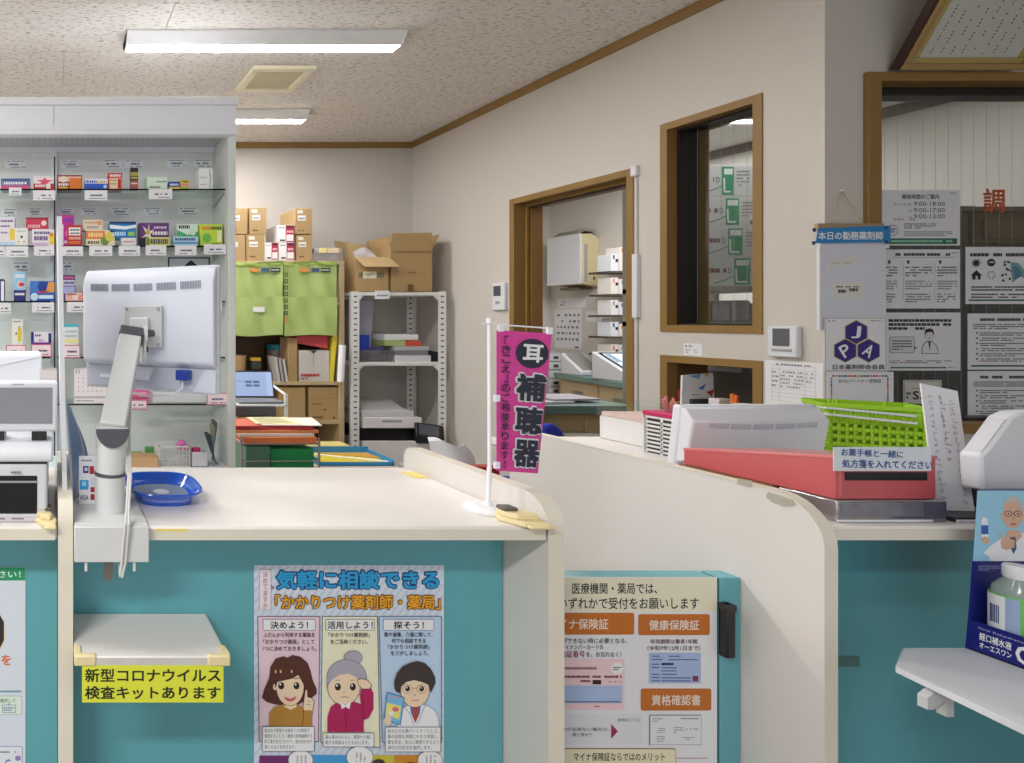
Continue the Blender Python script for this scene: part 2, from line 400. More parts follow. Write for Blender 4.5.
# ================================================================ lamps and vent in the ceiling
def ceiling_lamp(ya, label):
    t = thing('ceiling_lamp', label, 'ceiling lamp', (.968, ya + .082, CEIL))
    x0, x1 = .331, 1.605; z0 = CEIL - .055; body = M('lamp_steel', (238, 238, 238), .4)
    b = MB().prism([(ya, CEIL - .001), (ya, CEIL - .006), (ya + .048, z0 + .004), (ya + .118, z0 + .004), (ya + .165, CEIL - .006), (ya + .165, CEIL - .001)], 'x', x0, x1, body)
    obj('housing', b, t)
    obj('diffuser', MB().prism([(ya + .050, z0 + .0035), (ya + .050, z0 + .002), (ya + .116, z0 + .002), (ya + .116, z0 + .0035)], 'x', x0 + .012, x1 - .012, glow('led_cover', (255, 253, 250), 44)), t)
    for x in (x0, x1 - .006):
        obj('end_cap', MB().prism([(ya - .001, CEIL - .001), (ya - .001, CEIL - .008), (ya + .047, z0 + .001), (ya + .119, z0 + .001), (ya + .166, CEIL - .008), (ya + .166, CEIL - .001)], 'x', x, x + .006, body), t)
    return t
ceiling_lamp(2.72, 'long white LED ceiling lamp in front of the square ceiling vent')
ceiling_lamp(3.76, 'far LED ceiling lamp half hidden above the white medicine display fixture')
t = thing('ceiling_vent', 'square cream ceiling ventilation grille between the two lamps', 'vent', (1.194, 3.262, CEIL))
ven = M('cream_vent_plastic', (238, 232, 204), .5); x0, x1, y0, y1 = 1.028, 1.36, 3.10, 3.424; z = CEIL - .001
f = MB()
for (a, b, c, d) in ((x0, x1, y0, y0 + .045), (x0, x1, y1 - .045, y1), (x0, x0 + .045, y0 + .045, y1 - .045), (x1 - .045, x1, y0 + .045, y1 - .045)): f.box(a, b, c, d, z - .022, z, ven)
obj('vent_frame', f, t, .006)
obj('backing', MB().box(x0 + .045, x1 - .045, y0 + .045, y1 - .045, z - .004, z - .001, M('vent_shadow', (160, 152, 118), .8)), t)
for i in range(11):
    y = y0 + .055 + i * .0205; obj('slat', MB().prism([(y, z - .006), (y + .003, z - .006), (y + .014, z - .018), (y + .011, z - .018)], 'x', x0 + .045, x1 - .045, M('vent_slat', (222, 214, 180), .5)), t)

# ================================================================ counters
CH = EYE - .394                     # counter height
def divider(name, x0, x1, ya, yb, ztop, rf, rb, label, cat='partition'):
    t = thing(name, label, cat, ((x0 + x1) / 2, (ya + yb) / 2, 0))
    prof = [(ya, 0)] + [(ya + rf - rf * math.cos(math.radians(q)), ztop - rf + rf * math.sin(math.radians(q))) for q in range(0, 91, 9)]
    prof += [(yb - rb + rb * math.sin(math.radians(q)), ztop - rb + rb * math.cos(math.radians(q))) for q in range(0, 91, 15)] + [(yb, 0)]
    obj('panel', MB().prism(prof, 'x', x0 + .0012, x1 - .0012, partm), t)
    # edge banding around the rim
    e = MB(); n = len(prof); inn = []
    for i in range(n):
        p = Vector(prof[i]); q = Vector(prof[max(i - 1, 0)]); s_ = Vector(prof[min(i + 1, n - 1)]); d = (s_ - q).normalized(); nrm = Vector((-d.y, d.x)); inn.append((prof[i], tuple(p + nrm * .0012)))
    for i in range(n - 1):
        (a, a2), (b, b2) = inn[i], inn[i + 1]
        P = [(x0, *a), (x0, *b), (x1, *b), (x1, *a), (x0, *a2), (x0, *b2), (x1, *b2), (x1, *a2)]
        e.add(P, [(4, 7, 6, 5), (0, 4, 5, 1), (3, 2, 6, 7)], creamw)
    obj('edge_band', e, t); return t
divider('counter_divider', .0075, .036, 1.132, 1.56, EYE - .341, .05, .03, 'white counter divider beside the monitor arm, carrying the thin upright panel')
divider('counter_divider', .932, .962, 1.132, 1.60, EYE - .341, .06, .03, 'low rounded counter divider at the flag end of the cream counter')
tp_ = divider('tall_partition', 1.42, 1.445, 1.107, 1.87, EYE - .341, .085, .03, 'large off-white partition panel with rounded front corner beside the pink box')
def counter(x0, x1, yb, label, topm=cream):
    t = thing('counter', label, 'counter', ((x0 + x1) / 2, 1.36, 0))
    obj('worktop', MB().box(x0, x1, 1.132, yb, CH - .027, CH, topm), t, .007)
    obj('front_panel', MB().box(x0, x1, 1.245, 1.262, .02, CH - .027, teal), t)
    obj('back_panel', MB().box(x0, x1, yb - .05, yb - .032, 0, CH - .027, partm), t) if x0 < 1 else None
    return t
c0 = counter(-1.25, .0065, 1.587, 'teal fronted counter section holding the white label printer')
c1 = counter(.037, .931, 1.587, 'teal fronted counter with cream worktop, blue tray and hearing flag on it')
c2 = counter(1.446, 2.62, 2.0, 'dark teal fronted counter under the pink box and card reader')
obj('worktop_edge', MB().box(.042, .926, 1.130, 1.1325, CH - .0245, CH - .004, creamw), c1)
obj('worktop_edge', MB().box(-1.25, .002, 1.130, 1.1325, CH - .0245, CH - .004, creamw), c0)
obj('worktop_edge', MB().box(1.451, 2.6, 1.130, 1.1325, CH - .0245, CH - .004, creamw), c2)
for P in ([(738, 478.5), (752, 481), (751, 487), (744, 486), (737, 483.5)], [(768, 492), (780, 495.5), (792, 500), (795, 505), (784, 506.5), (772, 502), (766, 497)]):
    q = [(F * 1.4197 / (x - VX), Z(y, F * 1.4197 / (x - VX))) for x, y in P]
    obj('tape_residue', MB().prism(q, 'x', 1.4193, 1.4202, M('tape_residue', (178, 172, 158), .6, var=.12, scale=60)), tp_)
# ================================================================ medicine display fixture behind the counter
FY = 2.57; fixm = M('fixture_steel', (232, 235, 242), .4, var=.02); fixg = M('fixture_grey_back', (222, 225, 224), .5, var=.02, scale=4)
fix = thing('display_fixture', 'tall white medicine display fixture with glass shelves and a blank header', 'display shelf', (.03, 2.7, 0))
xl, xm, xr = -.74, .0, .747
for a, b in ((xl, xm - .001), (xm + .001, .781)):
    obj('header_panel', MB().box(a, b, FY, FY + .02, 2.085, 2.19, fixm), fix)
obj('top_cap', MB().box(xl, .786, FY - .012, 2.85, 2.19, 2.224, fixm), fix, .004)
obj('header_lip', MB().prism([(FY - .006, 2.085), (FY - .012, 2.078), (FY - .012, 2.066), (FY - .004, 2.06), (FY + .03, 2.06), (FY + .03, 2.085)], 'x', xl, .784, fixm), fix)
so = MB()
so.box(xl, .745, FY + .03, 2.80, 2.079, 2.084, M('soffit_diffuser', (196, 198, 202), .5))
obj('soffit', so, fix)
rb = MB()
for i in range(60): rb.box(xl + .02 + i * .0245, xl + .03 + i * .0245, FY + .032, 2.80, 2.0765, 2.0795, M('soffit_rib', (206, 208, 212), .5))
obj('soffit_ribs', rb, fix)['kind'] = 'stuff'
obj('back_panel', MB().box(xl, .747, 2.82, 2.84, .3, 2.19, fixg), fix)
obj('side_panel', MB().box(.747, .779, FY + .032, 2.86, 0, 2.189, M('fixture_side', (216, 220, 218), .45)), fix); obj('side_edge', MB().box(.747, .779, FY, FY + .0315, 0, 2.0595, M('fixture_side', (216, 220, 218), .45)), fix, .003)
obj('back_rail', MB().box(xl, .747, 2.80, 2.82, 2.055, 2.079, fixm), fix)
u = obj('upright', MB().box(-.013, .013, 2.79, 2.82, .1, 2.06, fixm), fix)
obj('slot_strip', MB().box(-.001, .006, 2.7885, 2.79, .1, 2.03, M('slot_shadow', (58, 60, 64), .6)), u)
obj('deck', MB().box(xl, .747, 2.55, 2.82, .60, .64, fixm), fix, .004)
obj('plinth', MB().box(xl, .747, 2.57, 2.82, 0, .60, fixm), fix)
SH = [.56, .314, .0736, -.169, -.372]
gl = glass('shelf_glass', (.90, .96, .94), .8); gle = M('shelf_glass_edge', (48, 62, 60), .2)
for h in SH:
    for a, b in ((xl, -.016), (.016, .742)):
        g = MB(); z = EYE + h; g.box(a, b, 2.6008, 2.80, z - .006, z, gl); g.face([(a, 2.60, z - .006), (b, 2.60, z - .006), (b, 2.60, z), (a, 2.60, z)], gle)
        g.box(a, b, 2.60, 2.6008, z - .006, z, gle)
        obj('glass_shelf', g, fix)
    for xb in (-.016, .742): obj('shelf_bracket', MB().prism([(2.80, EYE + h - .007), (2.80, EYE + h - .05), (2.62, EYE + h - .014), (2.62, EYE + h - .007)], 'x', xb - .0015, xb + .0015, M('bracket_grey', (188, 190, 190), .4)), fix)

def rng_decor(p, w, h, c2, c3, kind, seed):
    rnd = random.Random(seed)
    return p
def product(label, short, px0, py0, px1, py1, shelf, base, decor, Yp=2.625, depth=.07, on=None, group=None, name='medicine_box', card=None, back=None):
    """a carton standing on glass shelf number SHELF (or on a height), with its printed front"""
    z0 = on if on is not None else EYE + SH[shelf] + .0004
    x0, x1, z1 = X(px0, Yp), X(px1, Yp), max(Z(py0, Yp), z0 + .01)
    o = obj(name, MB().box(x0, x1, Yp, Yp + depth, z0, z1, M('carton_%d_%d_%d' % base, base, .4, var=.02)), bev=.0015)
    tag(o, label, 'box', group or 'medicine cartons on the display fixture')
    p = Print()
    for d in decor:
        k, a, b, c, e, col = d[:6]
        if k == 'r': p.rect(a, b, c, e, col, d[6] if len(d) > 6 else 0)
        elif k == 'e': p.ell((a + c) / 2, (b + e) / 2, (c - a) / 2, (e - b) / 2, col, d[6] if len(d) > 6 else 1)
        elif k == 'g': 
            rnd = random.Random(len(label) + int(a * 99)); x = a
            while x < c - .02:
                w = rnd.uniform(.04, .09); p.rect(x, b, min(x + w, c), e, col, 2); x += w + .025
        elif k == 't': p.text(d[6], a, b, c, e, col, 2, .02)
        elif k == 'p': p.poly([(a + (c - a) * u, b + (e - b) * v) for u, v in d[6]], col, 1)
    if decor: p.build('printed_front', o, lambda x, y, ee: (x0 + (x1 - x0) * x, Yp - ee * .8, z1 - (z1 - z0) * y), base=.0006)
    if card: price_card(short, *card, shelf=shelf)
    if back: back_card(short, *back)
    return z1
_pc = 0
def price_card(short, px0, py0, px1, py1, shelf, pink=False):
    global _pc; _pc += 1
    Y = 2.5965
    o = obj('price_card', MB().box(X(px0, Y), X(px1, Y), Y, Y + .0026, Z(py1, Y), Z(py0, Y), whitep))
    tag(o, ('pink bordered' if pink else 'white') + ' price card on the shelf edge below the ' + short, 'price card', 'price cards on the display fixture')
    p = Print(); w, h = px1 - px0, py1 - py0
    if pink: p.frame(px0, py0, px1, py1, .9, (206, 96, 128)); p.rect(px0 + .9, py0 + .9, px1 - .9, py1 - .9, (246, 226, 232))
    p.greek(px0 + w * .25, py0 + h * .4, px1 - w * .2, py0 + h * .62, 1, (70, 76, 110), 1, .7, seed=_pc); p.greek(px0 + w * .2, py0 + h * .74, px1 - w * .1, py0 + h * .9, 1, (140, 140, 160), 1, .6, seed=_pc)
    p.build('printed_text', o, frontal(Y), base=.0003)
def back_card(short, px0, py0, px1, py1):
    Y = 2.8175
    o = obj('product_card', MB().box(X(px0, Y), X(px1, Y), Y, Y + .0022, Z(py1, Y), Z(py0, Y), M('pale_card', (236, 238, 242), .6)))
    tag(o, 'pale product card on the fixture back above the ' + short, 'card', 'product cards on the fixture back')
    p = Print(); w, h = px1 - px0, py1 - py0
    p.greek(px0 + w * .1, py0 + h * .1, px1 - w * .1, py0 + h * .3, 1, (150, 150, 170), 1, .6, seed=int(px0)); p.greek(px0 + w * .2, py0 + h * .42, px1 - w * .2, py0 + h * .66, 1, (84, 84, 108), 1, .75, seed=int(px0) + 1); p.greek(px0 + w * .3, py0 + h * .75, px1 - w * .05, py0 + h * .95, 1, (130, 130, 150), 1, .6, seed=int(px0) + 2)
    p.build('printed_text', o, frontal(Y), base=.0003)
R = (200, 40, 52); B = (36, 92, 190); NV = (34, 36, 120); PK = (214, 60, 130); OR = (232, 130, 50); YE = (240, 214, 60); GN = (70, 176, 110); PU = (96, 44, 130); W = (240, 240, 240)
# --- top shelf
product('blue and pink flat medicine carton on the top glass shelf', 'blue and pink flat carton', 1, 178.5, 30, 190, 0, (92, 120, 180), [('r', 0, .6, 1, 1, (214, 90, 140)), ('r', 0, .0, 1, .2, (70, 90, 150)), ('g', .1, .3, .9, .52, W), ('e', .72, .25, .95, .6, (40, 60, 120))], back=(5, 159.7, 26.5, 168.5))
price_card('blue and pink flat carton', 9, 187.5, 21.5, 195.5, 0)
product('red and white medicine carton with a pink burst on the top glass shelf', 'red and white carton', 33.5, 176, 54, 190, 0, (236, 226, 230), [('r', 0, .55, 1, 1, R), ('p', .15, .1, .95, .7, (230, 80, 110), [(.5, 0), (.62, .3), (1, .35), (.7, .6), (.8, 1), (.5, .8), (.2, 1), (.3, .6), (0, .35), (.38, .3)]), ('g', .08, .62, .6, .8, W), ('r', .62, .55, .82, .95, W, 2)], card=(33, 190.3, 55.3, 200.3))
tag(obj('shelf_notice', MB().box(X(32, 2.8175), X(49, 2.8175), 2.8175, 2.8195, Z(157.8, 2.8175), Z(153.4, 2.8175), whitep)), 'narrow white notice strip high on the fixture back', 'label')
product('dark red and orange medicine carton on the top glass shelf', 'dark red and orange carton', 57, 175, 82, 190.2, 0, (138, 30, 34), [('r', .04, .1, .97, .45, (228, 190, 170)), ('r', .5, .2, .97, .92, (226, 120, 40)), ('e', .1, .08, .4, .5, (240, 220, 210), 2), ('g', .06, .55, .46, .72, W), ('g', .08, .78, .42, .9, (250, 220, 90))], back=(60, 160, 79.5, 168))
product('blue medicine carton with a white top band on the top glass shelf', 'blue carton with white band', 85, 178.8, 107.8, 190, 0, (40, 90, 200), [('r', 0, .0, 1, .45, (226, 230, 244)), ('g', .05, .15, .5, .4, (60, 90, 190)), ('g', .5, .2, .95, .4, (214, 170, 90)), ('e', .8, .55, .97, .9, (170, 220, 250))], Yp=2.615, card=(84.6, 190.2, 107.3, 200.2))
product('red and cream upright medicine carton on the top glass shelf', 'red and cream carton', 108, 173, 122.3, 190, 0, (206, 48, 46), [('r', .1, .3, .95, .94, (238, 214, 170)), ('g', .12, .08, .9, .22, W), ('r', .68, .34, .92, .92, R, 1), ('g', .15, .4, .6, .48, (200, 120, 90)), ('g', .15, .6, .6, .68, (120, 170, 90))], back=(102.5, 158.8, 122, 168))
product('slim black and red medicine carton standing alone on the top glass shelf', 'slim black carton', 130.5, 167.6, 138.2, 190, 0, (48, 40, 36), [('r', 0, .2, 1, .38, (170, 160, 70)), ('r', 0, .58, 1, 1, (176, 90, 84)), ('g', .1, .42, .9, .5, (220, 200, 110)), ('g', .1, .68, .9, .74, W)], depth=.03, back=(124.5, 159.2, 143, 168))
product('white and mint medicine carton behind its price card on the top glass shelf', 'white and mint carton', 146, 177, 167.5, 190, 0, (224, 238, 226), [('r', 0, 0, .06, 1, (150, 210, 140)), ('g', .5, .3, .95, .42, (90, 150, 120)), ('g', .15, .72, .7, .84, (80, 110, 100))], card=(148.7, 189, 172.3, 199.2))
product('small blue medicine carton beside the mint one on the top glass shelf', 'small blue carton', 169, 181.5, 180, 190, 0, (44, 76, 170), [('r', 0, .66, 1, 1, (230, 214, 70)), ('g', .1, .25, .9, .5, (230, 230, 240))], depth=.04, back=(167.3, 158.8, 186.7, 167.2))
product('small yellow and pink carton on the top glass shelf', 'small yellow carton', 180.6, 179.8, 189.4, 190, 0, (226, 206, 60), [('r', .1, .35, .9, .7, (230, 150, 150)), ('r', 0, .75, 1, 1, (150, 190, 90)), ('g', .15, .1, .9, .25, (70, 70, 60))], depth=.04)
product('plain white upright carton with a black wavy line on the top glass shelf', 'plain white carton', 198.8, 168, 212.6, 190, 0, (238, 238, 242), [('g', .1, .4, .6, .46, (190, 190, 200)), ('r', .78, .03, .82, .35, K), ('r', .82, .3, .86, .6, K), ('r', .79, .55, .83, .95, K), ('g', .1, .72, .6, .78, (200, 190, 200))], back=(193, 158.5, 211.8, 167.5))
# --- second shelf
product('white carton with purple writing and a yellow patch at the fixture edge', 'white carton with purple writing', -2, 217, 15, 247, 1, (228, 226, 232), [('g', .15, .1, .9, .17, (110, 60, 140)), ('g', .15, .28, .7, .34, (110, 60, 140)), ('r', .7, .4, .98, .78, (232, 200, 60)), ('g', .15, .5, .6, .56, (140, 90, 160)), ('r', 0, .84, 1, 1, (196, 216, 240))], Yp=2.64, back=(1, 208, 17, 216.5))
product('small white carton with grey dots standing before the purple lettered one', 'white carton with grey dots', 15, 228, 28, 247, 1, (236, 234, 230), [('e', .4, .42, .62, .58, (90, 120, 90)), ('g', .15, .16, .85, .22, (170, 170, 160)), ('e', .2, .72, .34, .82, (210, 170, 90)), ('e', .62, .72, .76, .82, (210, 120, 90))], Yp=2.61, depth=.028, card=(5.7, 246.3, 28.2, 257))
price_card('purple lettered carton at the fixture edge', -6, 246.3, 4.7, 256.5, 1)
zt = product('white carton with purple lettering and yellow corner under a red box', 'purple lettered white carton', 32, 229, 54.3, 247, 1, (236, 232, 240), [('g', .1, .15, .8, .3, (90, 60, 130)), ('g', .1, .42, .7, .66, PU), ('r', .76, .3, 1, .9, YE), ('e', .8, .2, .95, .45, OR), ('r', 0, .8, .7, 1, (220, 190, 220))], card=(34, 245.8, 54.3, 255.6))
product('red flat carton lying on top of the purple lettered white carton', 'red flat carton', 26, 217.5, 48.3, 229, 1, (204, 44, 76), [('e', .68, .25, .92, .7, (240, 220, 220)), ('g', .08, .6, .66, .85, (240, 180, 190)), ('r', 0, 0, 1, .14, (150, 24, 60))], Yp=2.64, depth=.05, on=zt + .0003, back=(27, 207.5, 42.5, 215.5))
product('tall magenta carton behind the red grid carton', 'tall magenta carton', 59, 215, 74.2, 247, 1, (196, 42, 150), [('r', 0, .3, .3, 1, (236, 220, 236)), ('g', .3, .1, .95, .22, (120, 60, 190)), ('e', .4, .45, .9, .7, (230, 120, 190)), ('g', .35, .8, .9, .88, W)], Yp=2.66, back=(58.5, 208, 73.5, 215))
product('red upright carton with a white grid panel', 'red grid carton', 67.5, 225, 81.8, 247, 1, (190, 38, 50), [('r', .1, .12, .9, .5, W), ('g', .18, .2, .85, .28, (80, 60, 60)), ('g', .18, .36, .85, .44, (80, 60, 60)), ('g', .1, .58, .9, .7, (236, 190, 150)), ('g', .1, .78, .9, .9, OR)], Yp=2.61, depth=.04, card=(61.5, 246.3, 83, 255.8))
zt = product('orange and white carton with yellow green pattern on the middle shelf', 'orange and white carton', 86, 230.3, 115, 247, 1, (238, 226, 196), [('r', 0, .05, .66, .55, OR), ('g', .08, .15, .6, .42, (250, 220, 160)), ('e', .5, .4, .8, .95, (120, 150, 70)), ('e', .66, .1, .98, .7, (214, 206, 90)), ('g', .06, .68, .48, .85, (90, 90, 70))], card=(89.2, 245.8, 112.2, 255.8))
product('cream carton lying on the orange and white carton', 'cream carton', 83, 219.6, 103, 230, 1, (234, 216, 186), [('g', .1, .2, .8, .34, (190, 150, 130)), ('e', .7, .1, .95, .5, (226, 160, 110)), ('g', .2, .6, .8, .78, (160, 150, 190))], Yp=2.64, depth=.05, on=zt + .0003, back=(80.5, 207.5, 98.5, 215))
zt = product('low white carton beneath the bright blue carton', 'low white carton', 121, 237.8, 136, 247, 1, (232, 232, 234), [('g', .15, .4, .85, .6, (214, 120, 130)), ('r', 0, 0, .05, 1, (180, 190, 200))], Yp=2.61, card=(118.7, 245.8, 140, 255.8))
product('bright blue carton with white swoosh and green badge', 'bright blue carton', 109.8, 221.6, 135.8, 238, 1, (20, 118, 190), [('r', 0, 0, 1, .12, (20, 50, 100)), ('p', .0, .14, 1, .6, (236, 246, 252), [(0, .1), (.6, .3), (1, .1), (1, .5), (.6, .75), (0, .6)]), ('g', .1, .62, .6, .85, (190, 230, 250)), ('r', .7, .62, .95, .86, (150, 200, 80), 2)], Yp=2.625, depth=.08, on=zt + .0003, back=(110.6, 207, 129.5, 215.5))
zt = product('low yellow striped carton beneath the purple flower carton', 'yellow striped carton', 147, 237.2, 170, 247, 1, (228, 226, 130), [('g', .1, .2, .95, .8, (70, 70, 80)), ('r', 0, .0, .08, 1, (90, 110, 60))], Yp=2.61, depth=.04, card=(145.6, 245.3, 166.3, 255.3))
product('purple carton with a white flower on the middle shelf', 'purple flower carton', 139.2, 222.8, 169, 247, 1, (104, 56, 124), [('p', .08, .0, .5, .9, (240, 232, 210), [(.5, .35), (.6, 0), (.62, .38), (1, .3), (.68, .55), (.95, .9), (.55, .65), (.4, 1), (.42, .62), (0, .7), (.36, .5), (.1, .15)]), ('e', .22, .3, .36, .5, (200, 170, 60), 2), ('g', .5, .15, .95, .24, (220, 200, 230)), ('g', .45, .36, .95, .5, W), ('r', 0, .62, .3, 1, (40, 36, 44), 0)], Yp=2.655, depth=.06, back=(143.4, 206.7, 162, 215))
product('pale blue low carton before the mint green carton', 'pale blue carton', 173.6, 236.3, 198.5, 247, 1, (176, 212, 232), [('g', .06, .2, .9, .45, (40, 70, 120)), ('r', 0, .6, 1, .8, (90, 150, 200))], Yp=2.61, depth=.04, card=(175, 245.3, 196.5, 255.3))
product('mint green and white carton on the middle shelf', 'mint green carton', 177, 224, 198, 247, 1, (226, 240, 230), [('p', 0, .25, 1, 1, (80, 186, 120), [(0, 0), (.5, .3), (1, .1), (1, 1), (0, 1)]), ('g', .08, .06, .6, .2, (50, 60, 60)), ('e', .6, .14, .9, .5, (210, 236, 220), 2)], Yp=2.655, depth=.06, back=(178, 206.7, 198, 215.2))
product('lime green carton nearest the fixture side panel', 'lime green carton', 200.2, 224, 222.4, 247, 1, (196, 222, 70), [('g', .08, .12, .5, .26, (220, 140, 40)), ('g', .5, .12, .95, .26, (70, 90, 50)), ('e', .1, .42, .5, .85, (110, 190, 80)), ('r', .76, .3, .98, .8, (236, 240, 180)), ('g', .5, .86, .9, .94, (90, 110, 50))], card=(204, 244.3, 226, 254.3))
# --- third shelf
product('dark blue and white carton at the frame edge on the third shelf', 'dark blue edge carton', -6, 279, 4, 303, 2, (40, 44, 120), [('r', .7, .1, 1, 1, W)], card=(-2, 303, 10.8, 313.5))
product('slim light blue and navy upright carton on the third shelf', 'slim light blue carton', 13.8, 272, 25.8, 303, 2, (150, 200, 236), [('r', 0, .62, 1, 1, NV), ('g', .1, .08, .9, .2, W), ('e', .25, .3, .8, .56, (226, 200, 190)), ('e', .4, .36, .9, .5, (210, 60, 80), 2), ('g', .1, .72, .9, .8, W)], depth=.03, back=(11.8, 261, 30, 271.5))
product('blue and orange carton with a toothpaste tube picture on the third shelf', 'blue and orange carton', 30, 281, 54.5, 303, 2, (60, 120, 200), [('r', .5, .05, 1, .55, (226, 160, 80)), ('p', .3, .0, .75, .6, (24, 60, 150), [(.2, 0), (1, .1), (.8, .8), (.3, 1), (0, .5)]), ('r', 0, .62, 1, 1, (40, 80, 180), 1), ('e', .02, .6, .34, .98, (200, 226, 246), 2), ('r', .36, .7, .95, .88, (214, 236, 250), 2), ('g', .3, .5, .8, .6, (190, 40, 40))], card=(32, 302.5, 54.2, 312.5))
product('navy and white upright carton beside the thin panel', 'navy and white carton', 62.8, 275, 75.2, 303, 2, (70, 64, 130), [('r', .05, .2, .95, .4, (226, 226, 240)), ('g', .1, .06, .9, .15, (220, 90, 120)), ('g', .1, .24, .9, .36, NV), ('r', .05, .44, .95, .7, (170, 180, 226))], Yp=2.64, depth=.05, back=(62.5, 261, 73, 271))
product('pink and brown low carton partly behind the white monitor', 'pink and brown carton', 65.5, 292.6, 88, 303, 2, (230, 180, 170), [('g', .05, .1, .5, .3, (140, 60, 60)), ('e', .3, .2, .6, .9, (246, 220, 210)), ('r', .75, 0, 1, 1, (130, 60, 60)), ('e', .55, .3, .8, .9, (226, 150, 140))], Yp=2.61, depth=.028, card=(66.8, 302, 90, 312.2))
price_card('white monitor corner on the third shelf', 214, 301, 222, 311, 2)
bp = obj('framed_notice', MB().box(X(168, 2.8165), X(210, 2.8165), 2.8165, 2.8195, Z(280, 2.8165), Z(257.3, 2.8165), M('notice_navy', (64, 74, 104), .5)))
tag(bp, 'dark bordered notice with a black house mark hidden by the white monitor', 'notice')
Print().rect(169.5, 258.6, 208.5, 279, (206, 210, 220)).poly([(184, 266), (191, 260), (198, 266)], K, 1).build('printed_mark', bp, frontal(2.8165))
# --- fourth shelf
product('slim white carton with a yellow bottle picture on the fourth shelf', 'slim white carton', 12.3, 319.3, 23, 360, 3, (236, 234, 226), [('r', .5, .25, .85, .6, (222, 206, 50)), ('r', .58, .18, .76, .26, (190, 170, 50), 2), ('g', .1, .04, .8, .08, (150, 150, 150)), ('r', .3, .35, .42, .42, (120, 80, 90))], depth=.03)
price_card('slim white carton', 6, 345, 26.3, 357.5, 3, True)
product('low navy and white carton with purple base on the fourth shelf', 'navy ended carton', 31, 332, 51.3, 360, 3, (236, 230, 240), [('r', 0, 0, .14, .5, NV), ('r', .86, .05, 1, .5, NV), ('g', .2, .1, .5, .18, (60, 60, 120)), ('r', 0, .42, 1, .6, (120, 50, 140)), ('g', .4, .3, .6, .38, (200, 120, 190))], depth=.05)
price_card('navy ended carton', 31, 344.3, 51.5, 356.8, 3, True)
product('white medicine carton with turquoise lid band and yellow foot', 'turquoise topped carton', 63.6, 324, 78.4, 360, 3, (234, 238, 240), [('r', 0, 0, 1, .09, (60, 190, 210)), ('g', .1, .2, .9, .26, (170, 190, 200)), ('g', .1, .34, .9, .4, (170, 190, 200)), ('r', 0, .46, 1, .58, (240, 234, 160))], depth=.05)
price_card('turquoise topped carton', 63, 345, 80.2, 358, 3, True)
# --- fifth shelf and deck
Y5 = 2.62; z5 = EYE + SH[4] + .0004
def easel_calendar(label, px0, py0, px1, pyb, Y, z0, border, num, hole=True):
    t = thing('desk_calendar', label, 'calendar', (X((px0 + px1) / 2, Y), Y + .03, z0))
    x0, x1, zt = X(px0, Y), X(px1, Y), Z(py0, Y)
    b = MB(); b.add([(x0, Y, z0), (x1, Y, z0), (x1, Y + .035, zt), (x0, Y + .035, zt), (x0, Y + .07, z0), (x1, Y + .07, z0)], [(0, 1, 2, 3), (3, 2, 5, 4), (0, 4, 5, 1), (0, 3, 4), (1, 5, 2)], M('calendar_paper', (238, 232, 236), .7)); obj('stand', b, t)
    r = MB()
    for i in range(9):
        xx = x0 + (x1 - x0) * (i + .5) / 9; r.cyl((xx, Y + .027, zt - .004), (xx, Y + .043, zt + .004), .0022, metalw, n=6)
    obj('spiral_rings', r, t)['kind'] = 'stuff'
    p = Print()
    if num: p.text(num, .06, .06, .16, .16, K, 1, .03)
    for r_ in range(4):
        for c in range(6): p.rect(.12 + c * .14, .28 + r_ * .12, .15 + c * .14, .31 + r_ * .12, (200, 140, 150) if c == 0 else (150, 140, 160), 1)
    p.rect(0, .8, 1, .86, border, 0); p.greek(.05, .9, .6, .95, 1, (110, 120, 150), 1, cw=.05, gap=.02)
    p.build('printed_page', t, lambda x, y, e: (x0 + (x1 - x0) * x, Y + .035 * (1 - y) - e * 1.2, z0 + (zt - z0) * (1 - y) + .0002)); return t
easel_calendar('large white easel calendar headed 11 standing behind the monitor arm', 74.5, 368.5, 107, 403, 2.61, z5, (186, 186, 200), '11')
easel_calendar('small spiral calendar with a yellow side behind the customer display', 40, 369, 57, 403, 2.61, z5, (222, 206, 110), None)
product('pink packet leaning near the monitor arm on the lowest glass shelf', 'pink packet', 129.5, 389.5, 150, 405, 4, (226, 110, 160), [('g', .1, .2, .8, .4, (246, 200, 220)), ('g', .1, .6, .9, .75, (190, 60, 110))], Yp=2.64, depth=.03, name='packet')
price_card('pink packet', 128.8, 399.8, 147.3, 410, 4, True)
o = obj('white_tray', MB().box(X(152.6, 2.63), X(207, 2.63), 2.63, 2.72, z5, Z(392, 2.63), white), bev=.003); tag(o, 'long low white tray on the lowest glass shelf', 'tray')
price_card('long white tray', 206.7, 393, 227.5, 405, 4, True)
zd = .6402
